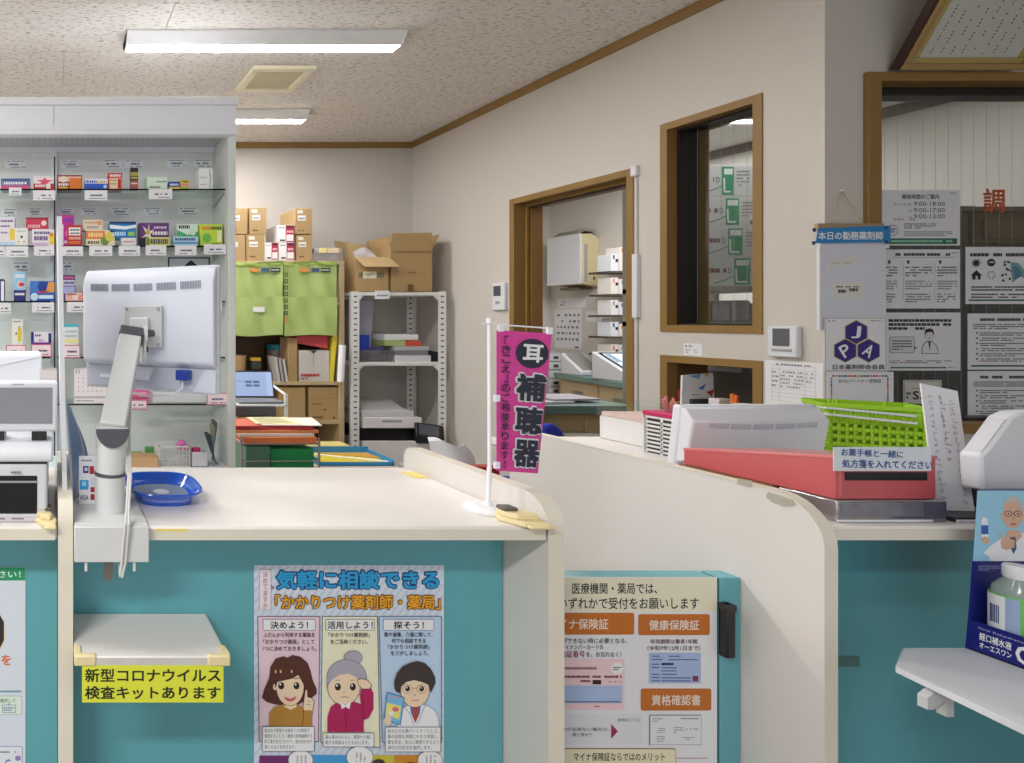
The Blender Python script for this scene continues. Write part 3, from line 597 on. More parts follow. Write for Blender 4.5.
def wire_basket(name, label, x0, x1, y0, y1, z0, z1, mat, nx, nz, ny=3, cat='basket', group=None, rim=.006, bar=.0016):
    t = thing(name, label, cat, ((x0 + x1) / 2, (y0 + y1) / 2, z0), group=group)
    b = MB().box(x0, x1, y0, y1, z0, z0 + .003, mat); obj('floor_panel', b, t)
    f = MB(); 
    for a, b_, c, d in ((x0, x1, y0, y0 + .004), (x0, x1, y1 - .004, y1), (x0, x0 + .004, y0, y1), (x1 - .004, x1, y0, y1)): f.box(a, b_, c, d, z1 - rim, z1, mat)
    obj('rim', f, t)
    l = MB()
    for i in range(nx + 1):
        xx = x0 + .001 + (x1 - x0 - .002) * i / nx
        for yy in (y0 + .001, y1 - .003): l.box(xx - bar, xx + bar, yy, yy + .002, z0, z1 - rim, mat)
    for j in range(1, nz + 1):
        zz = z0 + (z1 - rim - z0) * j / (nz + 1)
        for yy in (y0 + .001, y1 - .003): l.box(x0, x1, yy, yy + .002, zz - bar, zz + bar, mat)
        for xx in (x0 + .001, x1 - .003): l.box(xx, xx + .002, y0, y1, zz - bar, zz + bar, mat)
    for k in range(ny * 2 + 1):
        yy = y0 + .002 + (y1 - y0 - .004) * k / (ny * 2)
        for xx in (x0 + .001, x1 - .003): l.box(xx, xx + .002, yy - bar, yy + bar, z0, z1 - rim, mat)
    obj('lattice', l, t); return t
YB = 2.58
wire_basket('plastic_basket', 'small white lattice basket on the fixture deck behind the blue tray', X(159, YB), X(190, YB), YB, YB + .10, zd, Z(446, YB), metalw, 9, 4)
tag(obj('pink_duster', MB().sheet(lambda u, v: (X(176 + 12 * u, 2.62) , 2.60 + .05 * v, zd + .075 + .035 * math.sin(PI * u) * (.6 + .4 * math.sin(PI * v))), 8, 4, M('pink_cloth', (226, 120, 190), .8), .02)), 'pink cloth poking out of the white lattice basket', 'cloth')
o = obj('carton_tray', MB().box(X(131, YB), X(158, YB), YB - .01, YB + .08, zd, Z(457, YB), M('tan_tray', (214, 176, 130), .7))); tag(o, 'shallow tan carton tray in front of green packets', 'tray')
for i, (a, b, c, col, lab) in enumerate(((130, 143, 452, (140, 160, 70), 'olive green packet standing behind the tan carton tray'), (145, 154, 447, (96, 160, 90), 'leaf green packet between the tan tray and white basket'))):
    o = obj('packet', MB().box(X(a, 2.68), X(b, 2.68), 2.675, 2.70, zd, Z(c, 2.68), M('packet_%d' % i, col, .5)), bev=.004); tag(o, lab, 'packet')
t = thing('open_box', 'small white open box holding magenta packs beside curved leaflets', 'box', (X(199, YB), YB + .05, zd))
b = MB(); x0, x1, z1 = X(191.5, YB), X(208, YB), Z(452, YB)
b.box(x0, x1, YB, YB + .002, zd, z1, white); b.box(x0, x1, YB + .09, YB + .092, zd, z1, white); b.box(x0, x0 + .002, YB, YB + .09, zd, z1, white); b.box(x1 - .002, x1, YB, YB + .09, zd, z1, white); b.box(x0, x1, YB, YB + .09, zd, zd + .002, white); obj('carton', b, t)
tag(obj('packet', MB().box(x0 + .012, x0 + .045, YB + .02, YB + .05, zd + .0022, z1 + .012, M('magenta_pack', (190, 40, 100), .5)), bev=.004), 'magenta packet inside the small white open box', 'packet')
# curved leaflets slumped in the right end of the fixture
for i, (pa, pb, top, col, lab) in enumerate(((201, 214, 430, (70, 84, 92), 'dark curved leaflet slumped first in the fixture corner'), (205, 219, 433, (120, 150, 168), 'pale blue curved leaflet slumped in the fixture corner'), (209, 224, 424, (178, 172, 150), 'beige curved leaflet slumped in the fixture corner'), (213, 226, 421, (126, 112, 122), 'mauve curved leaflet leaning on the fixture side panel'))):
    xt, h = X(pa, 2.66), Z(top, 2.66) - zd
    o = obj('leaflet', MB().sheet(lambda u, v, xt=xt, h=h, i=i: (.712 + (xt - .712) * (v ** .75) + .050 * u * v * (1 - .35 * v), 2.60 + .028 * i + .024 * u, zd + .004 + h * v * (1 - .12 * u * u)), 5, 10, M('leaflet_%d' % i, col, .5), .003)); tag(o, lab, 'leaflet')
# ================================================================ on and around the left counters
def on_vec(p0, p1, up=(0, 0, 1)):
    """matrix whose local z runs from p0 to p1, origin p0"""
    p0, p1 = Vector(p0), Vector(p1); d = (p1 - p0).normalized(); x = Vector((1, 0, 0)); x = (x - d * x.dot(d)).normalized(); y = d.cross(x)
    m = Matrix((x, y, d)).transposed().to_4x4(); m.translation = p0; return m, (p1 - p0).length
# label printer
t = thing('label_printer', 'white label printer with black front window on the counter end', 'printer', (X(12, 1.2), 1.28, CH))
xa, xb, ya, yb = -.26, X(47.5, 1.16), 1.16, 1.40; zb = CH + .0005; zs = Z(464, 1.16)
obj('body', MB().box(xa, xb, ya, yb, zb, zs, white), t, .006)
obj('front_window', MB().box(xa + .05, X(37.5, 1.16), ya - .002, ya + .004, Z(514, 1.16), Z(475.5, 1.16), M('printer_window', (24, 24, 27), .15)), t, .003)
obj('window_line', MB().box(xa + .052, X(37, 1.16), ya - .003, ya - .001, Z(482.5, 1.16), Z(480.5, 1.16), greyp), t)
obj('base_strip', MB().box(xa, xb - .004, ya - .004, ya + .01, zb, Z(516.5, 1.16), M('printer_base', (206, 206, 210), .5)), t, .002)
obj('gap_line', MB().box(xa, xb - .001, ya + .002, yb, zs, zs + .004, dark), t)
zt = Z(441, 1.2)
pr = [(ya - .003, zs + .004)] + [(ya - .003 + .05 * (1 - math.cos(math.radians(q))), zs + .012 + (zt - zs - .012) * math.sin(math.radians(q))) for q in range(0, 91, 15)] + [(yb, zt - .003), (yb, zs + .004)]
obj('cover', MB().prism(pr, 'x', xa, -.002, M('printer_cover', (214, 216, 222), .35)), t, .004)
Print().greek(11, 471, 21.5, 473.5, 1, (120, 120, 126), 1, .8).greek(0, 517.3, 24, 519.6, 1, (150, 110, 120), 1, .7).build('printed_marks', t, frontal(1.156), base=.001)
# customer display standing on the printer
t = thing('customer_display', 'white framed customer display with dark grey screen on the label printer', 'display', (X(14, 1.22), 1.26, zt))
x1 = X(57.6, 1.20); yd = 1.20
obj('bezel', MB().box(-.17, x1, yd, yd + .03, Z(432, yd), Z(381.5, yd), white), t, .006)
obj('screen', MB().box(-.16, X(52.3, yd), yd - .0015, yd + .002, Z(423.5, yd), Z(387.5, yd), M('grey_screen', (140, 142, 150), .25)), t)
for a in (-.13, -.045): obj('foot', MB().box(a, a + .03, yd + .005, yd + .06, zt - .001, Z(431, yd), dark), t)
Print().greek(12, 383.6, 24, 385.3, 1, (170, 170, 176), 1, .8).build('printed_marks', t, frontal(yd), base=.0006)
# tall white housing behind
t = thing('terminal', 'tall white terminal housing seen from behind above the customer display', 'terminal', (-.09, 1.47, CH))
yd = 1.43; obj('housing', MB().box(-.22, X(41.5, yd), yd, yd + .05, CH + .05, Z(352, yd), white), t, .008)
obj('base', MB().box(-.2, -.05, yd - .01, yd + .09, CH + .0005, CH + .05, white), t, .006)
obj('back_ridge', MB().prism([(-.22, Z(358, yd)), (X(41, yd), Z(355, yd)), (X(41, yd), Z(357, yd)), (-.22, Z(374, yd))], 'y', yd - .004, yd + .002, white), t, .002)
# thin upright panel on the divider
p0 = MB(); zz = EYE - .341 + .0005
p0.add([(.0165, 1.19, zz), (.026, 1.19, zz), (.026, 1.50, zz), (.0165, 1.50, zz), (.006, 1.19, 1.482), (.0155, 1.19, 1.482), (.0155, 1.50, 1.482), (.006, 1.50, 1.482)], [(0, 3, 2, 1), (4, 5, 6, 7), (0, 1, 5, 4), (1, 2, 6, 5), (2, 3, 7, 6), (3, 0, 4, 7)], white)
tag(obj('screen_panel', p0), 'thin white upright panel seen edge-on standing on the counter divider', 'panel')
# blue curved sheets
t = thing('document_folder', 'blue and white curved plastic document folder wedged beside the thin panel', 'folder', (.05, 1.36, CH))
def folder_sheet(k, hue, top, wd, name):
    s_ = MB().sheet(lambda u, v: (.039 + .004 * k - .014 * v + u * wd * math.sin(PI * (.22 + .66 * v)), 1.276 + .012 * k + .06 * u, CH + .001 + v * (top - CH) * (1 - .10 * u)), 6, 12, M('folder_%d_%d_%d' % hue, hue, .35), .001); obj(name, s_, t)
folder_sheet(0, (206, 218, 236), Z(398, 1.27), .020, 'clear_sheet'); folder_sheet(1, (104, 146, 196), Z(404, 1.28), .028, 'blue_sheet'); folder_sheet(2, (176, 172, 206), Z(412, 1.28), .031, 'lilac_sheet'); folder_sheet(3, (70, 124, 170), Z(420, 1.28), .034, 'dark_sheet')
# payment brand card stand
t = thing('card_sign', 'small white sign of payment logos propped behind the monitor arm foot', 'sign', (.085, 1.25, CH))
yd = 1.245; obj('plate', MB().box(X(79, yd), X(101, yd), yd, yd + .003, CH + .0075, Z(456, yd), whitep), t)
obj('base', MB().box(X(76, yd), X(101, yd), yd - .003, yd + .02, CH + .0074, CH + .009, acry), t)
p = Print(); p.greek(81, 459, 92, 462, 1, (150, 150, 160), 1)
p.rect(83, 466, 88.5, 473, (40, 60, 130)); p.rect(84.5, 467.5, 87.5, 471, (200, 214, 236), 1); p.rect(89.5, 466, 94, 474, (180, 40, 50)); p.rect(79.8, 480, 88.6, 489.5, (40, 160, 226)); p.rect(82, 481.5, 86, 486, (160, 216, 246), 1); p.text('VISA', 79.6, 495, 88.4, 500, (40, 50, 110), 1, .02); p.rect(90.5, 478, 94.5, 485, (214, 214, 226)); p.rect(90.5, 487, 94.5, 492, (176, 40, 56)); p.rect(90.5, 494, 94.5, 500, (170, 36, 50))
p.build('printed_logos', t, frontal(yd))
# monitor arm
t = thing('monitor_mount', 'white monitor arm clamped to the cream counter edge with grey joint caps', 'monitor arm', (.113, 1.21, CH))
armw = M('arm_white', (218, 220, 220), .4)
obj('clamp_box', MB().box(.0375, .1765, 1.112, 1.128, EYE - .4535, EYE - .387, armw), t, .002)
obj('clamp_plate', MB().box(.0385, .1765, 1.1285, 1.27, CH + .0006, CH + .007, armw), t, .002)
for xx in (.06, .15): obj('clamp_bolt', MB().cyl((xx, 1.12, EYE - .4535), (xx, 1.12, EYE - .472), .003, metalw, n=8), t)
obj('clamp_foot', MB().prism([(1.122, EYE - .4535), (1.126, EYE - .4535), (1.160, EYE - .5), (1.15, EYE - .503)], 'x', .095, .112, M('clamp_grey', (120, 116, 110), .4)), t)
cx, cy = .113, 1.21
pole = obj('pole', MB().cyl((cx, cy, CH + .007), (cx, cy, Z(474, cy)), .0305, armw, n=28), t)
obj('ring', MB().cyl((cx, cy, Z(474.5, cy)), (cx, cy, Z(471.5, cy)), .0315, dgrey, n=28), t)
obj('upper_pole', MB().cyl((cx, cy, Z(471.5, cy)), (cx + .003, cy, Z(440, cy)), .0300, armw, r1=.031, n=28), t)
p0 = (cx + .004, cy, 1.055); p1 = (.181, 1.425, 1.230)
obj('joint', MB().cyl((cx - .028, cy, 1.04), (cx + .034, cy, 1.04), .022, armw, n=24), t)
m_, L = on_vec(p0, p1)
capp = MB(); prof = [(.033 * math.cos(math.radians(q)), .034 * math.sin(math.radians(q))) for q in range(180, 361, 15)]
capp.prism([(cx + .002 + a, 1.062 + b * 1.1) for a, b in prof], 'y', cy - .036, cy - .029, dgrey); obj('joint_cap', capp, t, .001)
obj('arm', MB().box(-.026, .026, -.018, .018, .0, L, armw, m_), t, .004)
obj('arm_top_cap', MB().box(-.028, .028, -.021, .021, L - .006, L + .026, dgrey, m_), t, .004)
obj('hinge_disc', MB().cyl((.213, 1.44, 1.20), (.218, 1.44, 1.20), .026, armw, n=20), t); obj('side_plate', MB().box(.2105, .217, 1.43, 1.47, 1.17, 1.24, armw), t, .003)
obj('hinge_knob', MB().cyl((.218, 1.44, 1.243), (.24, 1.448, 1.243), .011, dgrey, r1=.008, n=14), t)
obj('hinge_knob', MB().cyl((.217, 1.445, 1.205), (.226, 1.445, 1.205), .007, dark, n=12), t)
obj('tilt_disc', MB().cyl((.214, 1.44, 1.24), (.222, 1.44, 1.24), .022, armw, n=18), t)
# monitor on the arm (turned)
MX, MY = .238, 1.52; th = math.atan2(-.2, .304)
t2 = thing('computer_monitor', 'white computer monitor seen from behind, held up by the arm', 'monitor', (MX, MY, 1.096), (0, 0, th))
mw = M('monitor_white', (208, 212, 224), .38, var=.015); H = .311; Wd = .182
b = MB().box(-Wd, Wd, .0, .02, 0, H, mw); obj('bezel', b, t2, .006, local=True)
obj('back_cover', MB().prism([(-.004, .062), (-.022, .075), (-.024, H - .04), (-.006, H - .004), (.002, H - .004), (.002, .062)], 'x', -Wd + .004, Wd - .004, mw), t2, .004, local=True)
rc = M('monitor_recess', (188, 194, 208), .45)
obj('port_recess', MB().box(-Wd + .004, Wd - .03, -.003, .001, .006, .061, rc), t2, .002, local=True)
obj('port_hood', MB().prism([(-.075, .062), (-.055, .026), (.005, .026), (.02, .062)], 'y', -.010, .001, mw), t2, .003, local=True); obj('corner_block', MB().prism([(.118, .004), (Wd - .004, .004), (Wd - .004, .062), (.150, .062)], 'y', -.008, .001, mw), t2, .003, local=True)
sl = MB()
for g in range(5):
    for i in range(13):
        x = -.152 + g * .062 + i * .0040; z = H - .046 - .006 * math.sin((x + .16) / .32 * PI) * .6
        sl.box(x, x + .0017, -.0262, -.0225, z - .009, z + .009, M('slit_grey', (150, 156, 172), .6))
obj('vent_slits', sl, t2, local=True)['kind'] = 'stuff'
pl = obj('mount_plate', MB().box(-.052, .052, -.034, -.0245, H / 2 - .045, H / 2 + .06, M('mount_plate_grey', (204, 204, 204), .4)), t2, .003, local=True)
for a, c in ((-.043, -.036), (.043, -.036), (-.043, .051), (.043, .051)): obj('screw', MB().cyl((a, -.034, H / 2 + c), (a, -.038, H / 2 + c), .004, greyp, n=10), pl, local=True)
obj('mount_hub', MB().box(-.03, .02, -.044, -.034, H / 2 - .02, H / 2 + .03, armw), t2, .004, local=True)
pg = obj('video_plug', MB().box(.085, .118, -.03, -.006, .034, .058, M('plug_blue', (30, 56, 150), .4)), t2, .002, local=True)
obj('cable_stub', MB().tube([(.1, -.02, .034), (.1, -.024, .015), (.08, -.03, -.002), (.0, -.035, -.01), (-.05, -.03, .002), (-.09, -.02, .03)], .0022, M('cable_white', (214, 214, 212), .5)), t2, local=True)
obj('port_mark', MB().box(-.135, -.105, -.0045, -.003, .028, .036, M('port_light', (226, 228, 232), .5)), t2, local=True)
cb = M('cable_white', (214, 214, 212), .5)
t3 = t2
for i, dx in enumerate((0, .007)):
    obj('monitor_cable', MB().tube([(.178 + dx * .5, 1.40, 1.14), (.153 + dx * .6, 1.25, 1.04), (.145 + dx * .6, 1.168, .97), (.137 + dx * .6, 1.135, .915), (.131 + dx, 1.103, .900), (.128 + dx, 1.1045, .87), (.125 + dx, 1.1065, .83), (.122 + dx * .5, 1.1065, .806 - i * .004), (.1225, 1.112, .800), (.124, 1.135, .82)], .0026, cb), t3)
# blue tray
def tray(label):
    t = thing('coin_tray', label, 'tray', (.238, 1.325, CH)); bl = M('blue_translucent_plastic', (20, 104, 230), .12, var=.03, trans=.35, coat=.3)
    def ring(ax, ay, z, n=36, e=3.0):
        return [(.238 + ax * math.copysign(abs(math.cos(2 * PI * k / n)) ** (2 / e), math.cos(2 * PI * k / n)), 1.325 + ay * math.copysign(abs(math.sin(2 * PI * k / n)) ** (2 / e), math.sin(2 * PI * k / n)), z) for k in range(n)]
    z0 = CH + .0005; rs = [ring(.060, .072, z0), ring(.067, .08, z0 + .014), ring(.072, .086, z0 + .017), ring(.080, .094, z0 + .027), ring(.082, .096, z0 + .0285), ring(.081, .095, z0 + .0305), ring(.077, .091, z0 + .0295), ring(.066, .080, z0 + .012), ring(.060, .074, z0 + .006)]
    b = MB(); n = 36; vs = [v for r in rs for v in r]; fs = [tuple(range(n))[::-1], tuple(range((len(rs) - 1) * n, len(rs) * n))]
    for i in range(len(rs) - 1):
        for k in range(n): fs.append((i * n + k, i * n + (k + 1) % n, (i + 1) * n + (k + 1) % n, (i + 1) * n + k))
    b.add(vs, fs, bl); obj('tray_body', b, t)
    b = MB(); q = ring(.0585, .072, z0 + .0062); q2 = ring(.0585, .072, z0 + .0072); vs = q + q2; b.add(vs, [tuple(range(n))[::-1], tuple(range(n, 2 * n))] + [(k, (k + 1) % n, n + (k + 1) % n, n + k) for k in range(n)], M('grey_rubber_mat', (96, 112, 140), .7)); m_ = obj('mat', b, t)
    obj('mat_label', MB().cyl((.238, 1.335, z0 + .0072), (.238, 1.335, z0 + .0078), .018, M('mat_label', (186, 190, 196), .5), n=20), m_)
tray('blue translucent plastic coin tray on the cream counter')
# cane rests on the counter edge
def cane_rest(px0, px1, label):
    Yf = 1.128; x0, x1 = X(px0, Yf), X(px1, Yf); t = thing('cane_rest', label, 'cane rest', ((x0 + x1) / 2, 1.16, CH))
    obj('base', MB().prism([(x0, 1.165), (x0 + .02, 1.124), (x1 - .002, 1.118), (x1, 1.150), (x1 - .01, 1.185), (x0 + .01, 1.19)], 'z', CH + .0006, CH + .010, ivory), t, .002)
    obj('upper_block', MB().prism([(x0 + .004, 1.165), (x0 + .018, 1.14), (x1 - .012, 1.137), (x1 - .008, 1.150), (x1 - .02, 1.183), (x0 + .012, 1.188)], 'z', CH + .010, CH + .020, ivory), t, .002)
    obj('grip_lip', MB().box(x0 + .022, x1 - .001, 1.112, 1.124, CH + .001, CH + .007, ivory), t, .002)
    obj('rubber_pad', MB().box(x0 + .008, x0 + .036, 1.16, 1.185, CH + .020, CH + .027, M('rubber_grey', (104, 98, 92), .7)), t, .003)
cane_rest(32.5, 56.5, 'ivory cane rest at the counter corner in front of the label printer')
cane_rest(513, 549, 'ivory cane rest on the counter corner at the flag stand')
for (x0, x1, ya, yb, z0, z1, lab) in ((X(411, 1.49), X(425, 1.49), 1.475, 1.53, CH, CH + .002, 'yellow tape strip lying near the back of the cream counter'), (.19, .252, 1.1293, 1.1299, CH - .008, CH - .003, 'faded yellow tape on the cream counter edge beside the arm clamp')):
    tag(obj('tape_strip', MB().box(x0, x1, ya, yb, z0 + .0004, z1, M('yellow_tape', (244, 222, 120), .5))), lab, 'tape')
# mini flag
t = thing('mini_flag', 'pink hearing aid table flag on a white stand at the counter corner', 'flag', (.886, 1.225, CH))
fx, fy = .886, 1.225; wpl = M('flag_stand_white', (240, 240, 246), .35)
obj('base', MB().lathe([(.041, CH + .0006), (.042, CH + .006), (.036, CH + .011), (.01, CH + .013), (.006, CH + .02)], wpl, 32, Matrix.Translation((fx, fy, 0))), t)
zt = 1.276; obj('pole', MB().cyl((fx, fy, CH + .015), (fx + .003, fy, Z(467, fy)), .0042, wpl, n=12).cyl((fx + .003, fy, Z(467, fy)), (fx + .0025, fy, zt), .0034, wpl, n=12), t)
obj('pole_tip', MB().cyl((fx + .0025, fy, zt - .006), (fx + .0025, fy, zt + .004), .0052, wpl, n=12), t)
obj('crossbar', MB().cyl((X(481, fy), fy - .004, Z(323.5, fy)), (X(551, fy), fy - .004, Z(328.5, fy)), .0016, wpl, n=8), t)
FC = [(494.5, 330), (549.5, 333.5), (541, 474.5), (494.5, 470)]
def flagfn(u, v, e=0):
    x = (FC[0][0] * (1 - u) + FC[1][0] * u) * (1 - v) + (FC[3][0] * (1 - u) + FC[2][0] * u) * v; y = (FC[0][1] * (1 - u) + FC[1][1] * u) * (1 - v) + (FC[3][1] * (1 - u) + FC[2][1] * u) * v
    Y = fy - .006 + .014 * u * v - e
    return (X(x, fy), Y, Z(y, fy))
cl = obj('cloth', MB().sheet(lambda u, v: flagfn(u, 1 - v), 14, 28, M('magenta_cloth', (222, 70, 160), .6, var=.02), .0008), t)
for u, v in ((.07, -.01), (.95, -.012), (-.0, .49), (-.0, .965)):
    c = flagfn(u, v); obj('tab', MB().box(c[0] - .0055, c[0] + .0055, c[1] - .003, c[1] + .003, c[2] - .0055, c[2] + .0085, wpl), t, .001)
p = Print(); INK = (44, 46, 66)
p.ell(.66, .15, .31, .105, INK, 0); p.text('耳', .47, .085, .85, .212, WH, 2, .035)
for i, ch in enumerate('補聴器'):
    y0 = .285 + i * .235; p.otext(ch, .36, y0 + .008, .955, y0 + .202, .028, .011, 1, WH, .035); p.text(ch, .36, y0 + .008, .955, y0 + .202, INK, 3, .035)
p.vtext('「きこえ」のご相談承ります。', .16, .03, .985, .17, INK, 2, .015)
p.build('lettering', cl, lambda x, y, e: flagfn(min(max(x, 0), 1), y, e), step=.0005, base=.0012)
# folding bag shelf with the yellow sign
t = thing('bag_shelf', 'small cream folding bag shelf on the teal front above the yellow sign', 'shelf', (.176, 1.16, .668))
zt = EYE - .612; obj('board', MB().box(.0375, .3155, 1.084, 1.2445, zt - .017, zt, cream), t, .003)
obj('edge_strip', MB().box(.058, .302, 1.0826, 1.084, zt - .016, zt - .002, M('grubby_edge', (206, 204, 200), .5, var=.12, scale=30)), t)
for a, b in ((.0365, .076), (.277, .3185)): 
    g = obj('corner_guard', MB().prism([(a, 1.080), (b, 1.080), (b, 1.092), (a + .014 if a < .1 else b, 1.092), (a + .014 if a < .1 else b, 1.118), (a if a < .1 else b - .014, 1.118), (a if a < .1 else b - .014, 1.092), (a, 1.092)], 'z', zt - .016, zt + .004, ivory), t, .003)
    g['label'] = 'ivory foam corner guard'
for a in (.07, .27): obj('bracket', MB().prism([(1.244, zt - .018), (1.12, zt - .018), (1.244, zt - .11)], 'x', a, a + .012, metalw), t)
ys = 1.0815; s_ = obj('paper_sign', MB().box(X(82, ys), X(223.5, ys), ys, ys + .0008, Z(702.5, ys), Z(665.5, ys), M('lime_yellow_paper', (226, 232, 64), .6, var=.02)))
tag(s_, 'lime yellow paper sign with two lines hanging from the bag shelf edge', 'sign')
Print().text('新型コロナウイルス', 85, 668.5, 220.5, 682, (34, 36, 30), 1, .018).text('検査キットあります', 85, 686, 220.5, 699, (34, 36, 30), 1, .018).build('lettering', s_, frontal(ys))
# ================================================================ store area in front of the back wall
RY = 4.0
tapem = M('packing_tape', (206, 176, 128), .35)
def carton(label, px0, py0, px1, py1, Y, depth, mat=card, z0=None, group=None, marks=True, name='cardboard_box', seed=0, tape=False):
    x0, x1, zt = X(px0, Y), X(px1, Y), Z(py0, Y); z0 = Z(py1, Y) if z0 is None else z0
    o = obj(name, MB().box(x0, x1, Y, Y + depth, z0, zt, mat), bev=.003); tag(o, label, 'box', group)
    p = Print()
    w = px1 - px0; h = py1 - py0
    if marks:
        p.rect(px0 + w * .12, py0 + h * .08, px0 + w * .45, py0 + h * .2, (226, 220, 212)); p.rect(px0 + w * .15, py0 + h * .28, px0 + w * .62, py0 + h * .48, (232, 228, 222)); p.greek(px0 + w * .2, py0 + h * .36, px0 + w * .58, py0 + h * .44, 1, (110, 110, 120), 1, .7, seed=seed); p.greek(px0 + w * .18, py1 - h * .17, px0 + w * .5, py1 - h * .1, 1, (90, 60, 30), 1, .8, seed=seed)
        p.build('printed_labels', o, frontal(Y))
    elif tape:
        p.rect(px0, py0 + h * .32, px1, py0 + h * .335, (150, 112, 66)); p.greek(px0 + w * .1, py0 + h * .48, px0 + w * .45, py0 + h * .52, 1, (100, 72, 40), 1, .7, seed=seed); p.greek(px0 + w * .5, py0 + h * .63, px0 + w * .7, py0 + h * .7, 1, (100, 72, 40), 1, .7, seed=seed + 1); p.greek(px0 + w * .1, py0 + h * .86, px0 + w * .5, py0 + h * .92, 1, (90, 60, 34), 1, .8, seed=seed + 2); p.ell(px0 + w * .88, py0 + h * .9, 1.2, 1.2, (140, 60, 30), 1)
        p.build('printed_marks', o, frontal(Y))
    return o
# bookshelf
sh = M('beige_shelf_board', (190, 168, 132), .5, var=.08, scale=10); shb = M('shelf_dark_back', (96, 70, 42), .6, var=.1)
bx0, bx1 = X(222, RY), X(344.5, RY)
t = thing('bookshelf', 'beige open bookshelf with boxes on top and green bags hung over it', 'bookshelf', ((bx0 + bx1) / 2, RY + .17, 0))
obj('side_panel', MB().box(bx1 - .035, bx1, RY, RY + .33, 0, Z(261, RY), sh), t, .002); obj('side_panel', MB().box(bx0, bx0 + .035, RY, RY + .33, 0, Z(261, RY), sh), t, .002)
obj('back_panel', MB().box(bx0 + .035, bx1 - .035, RY + .32, RY + .33, 0, Z(263, RY), shb), t)
SB = {}
for py, nm in ((261, 'top_board'), (302, 'shelf_board'), (382, 'shelf_board'), (421, 'shelf_board'), (470, 'shelf_board')):
    z = Z(py, RY); SB[py] = z; obj(nm, MB().box(bx0 + (.035 if nm != 'top_board' else 0), bx1 - (.035 if nm != 'top_board' else 0), RY + (.004 if nm != 'top_board' else -.002), RY + .32, z - .022, z, sh), t, .002)
zt = SB[261] + .0005
c3 = carton('lower cardboard box at the fixture edge on the bookshelf', 226, 235, 245.5, 260, RY + .02, .25, z0=zt, seed=1, group='cardboard boxes on the bookshelf')
c4 = carton('lower cardboard box beside the white and red cartons', 246.6, 234.5, 264.6, 260, RY + .02, .25, z0=zt, seed=2, group='cardboard boxes on the bookshelf')
zu = Z(234.6, RY + .02) + .0004; zu2 = Z(234.1, RY + .02) + .0004
carton('upper cardboard box at the fixture edge on the bookshelf', 227, 208, 247.6, 234, RY + .02, .25, z0=zu2, seed=3, group='cardboard boxes on the bookshelf')
carton('upper cardboard box standing free of its neighbours on the bookshelf', 249.5, 207.4, 266.6, 234, RY + .02, .25, z0=zu2, seed=4, group='cardboard boxes on the bookshelf')
carton('lower cardboard box beside the grey basket on the bookshelf', 296.2, 235, 312.3, 260, RY + .02, .27, z0=zt, seed=5, group='cardboard boxes on the bookshelf')
carton('tall upper cardboard box right above the one by the grey basket', 295.2, 208.2, 312.3, 234, RY + .02, .27, z0=zu2 , seed=6, group='cardboard boxes on the bookshelf')
def red_carton(label, px0, py0, px1, py1, Y, z0):
    x0, x1, z1 = X(px0, Y), X(px1, Y), Z(py0, Y); o = obj('white_red_box', MB().box(x0, x1, Y, Y + .22, z0, z1, M('pale_carton', (206, 200, 200), .6)), bev=.002); tag(o, label, 'box', 'white and red cartons on the bookshelf')
    p = Print(); w, h = px1 - px0, py1 - py0; xm_ = px0 + w * .5
    p.rect(px0 + .4, py0 + .4, xm_ - .3, py1 - .4, (236, 232, 234)); p.rect(xm_, py0 + .4, px1 - .4, py1 - .4, (176, 36, 66)); p.rect(xm_ + .5, py0 + h * .55, px1 - 1, py1 - h * .08, (240, 232, 234), 1); p.rect(xm_ + .3, py0 + 1, px1 - .8, py0 + h * .16, (70, 30, 44), 1); p.greek(xm_ + 1, py0 + h * .3, px1 - 1.2, py0 + h * .46, 1, (236, 180, 190), 1, .8); p.rect(px0 + w * .15, py1 - h * .16, xm_ - .8, py1 - h * .07, K, 1); p.greek(px0 + w * .1, py0 + h * .12, xm_ - 1, py0 + h * .2, 1, (120, 120, 130), 1, .7)
    p.build('printed_front', o, frontal(Y)); return z1
zr = red_carton('white and red carton on the bookshelf, lower one next to the cardboard', 264.9, 242.5, 278.4, 260, RY - .0 + .015, zt)
red_carton('white and red carton on the bookshelf, lower one under another', 278.8, 242.5, 294.6, 260, RY + .015, zt)
red_carton('white and red carton on the bookshelf, topmost of the three', 277.2, 225, 294.4, 242.3, RY + .015, zr + .0004)
wire_basket('grey_basket', 'grey plastic basket with yellow notes on the bookshelf top', X(315, RY), X(344, RY), RY + .02, RY + .25, zt, Z(248, RY), M('grey_basket_plastic', (176, 172, 174), .5), 14, 3, rim=.03)
for a, b, lab in ((320, 328, 'pale yellow note on the grey basket rim'), (329, 340, 'slanted cream note on the grey basket rim')):
    tag(obj('paper_note', MB().box(X(a, RY), X(b, RY), RY + .0155, RY + .0185, Z(252.5, RY), Z(247.6, RY), M('note_' + lab[:4], (240, 224, 150) if a == 320 else (236, 214, 176), .7))), lab, 'note')
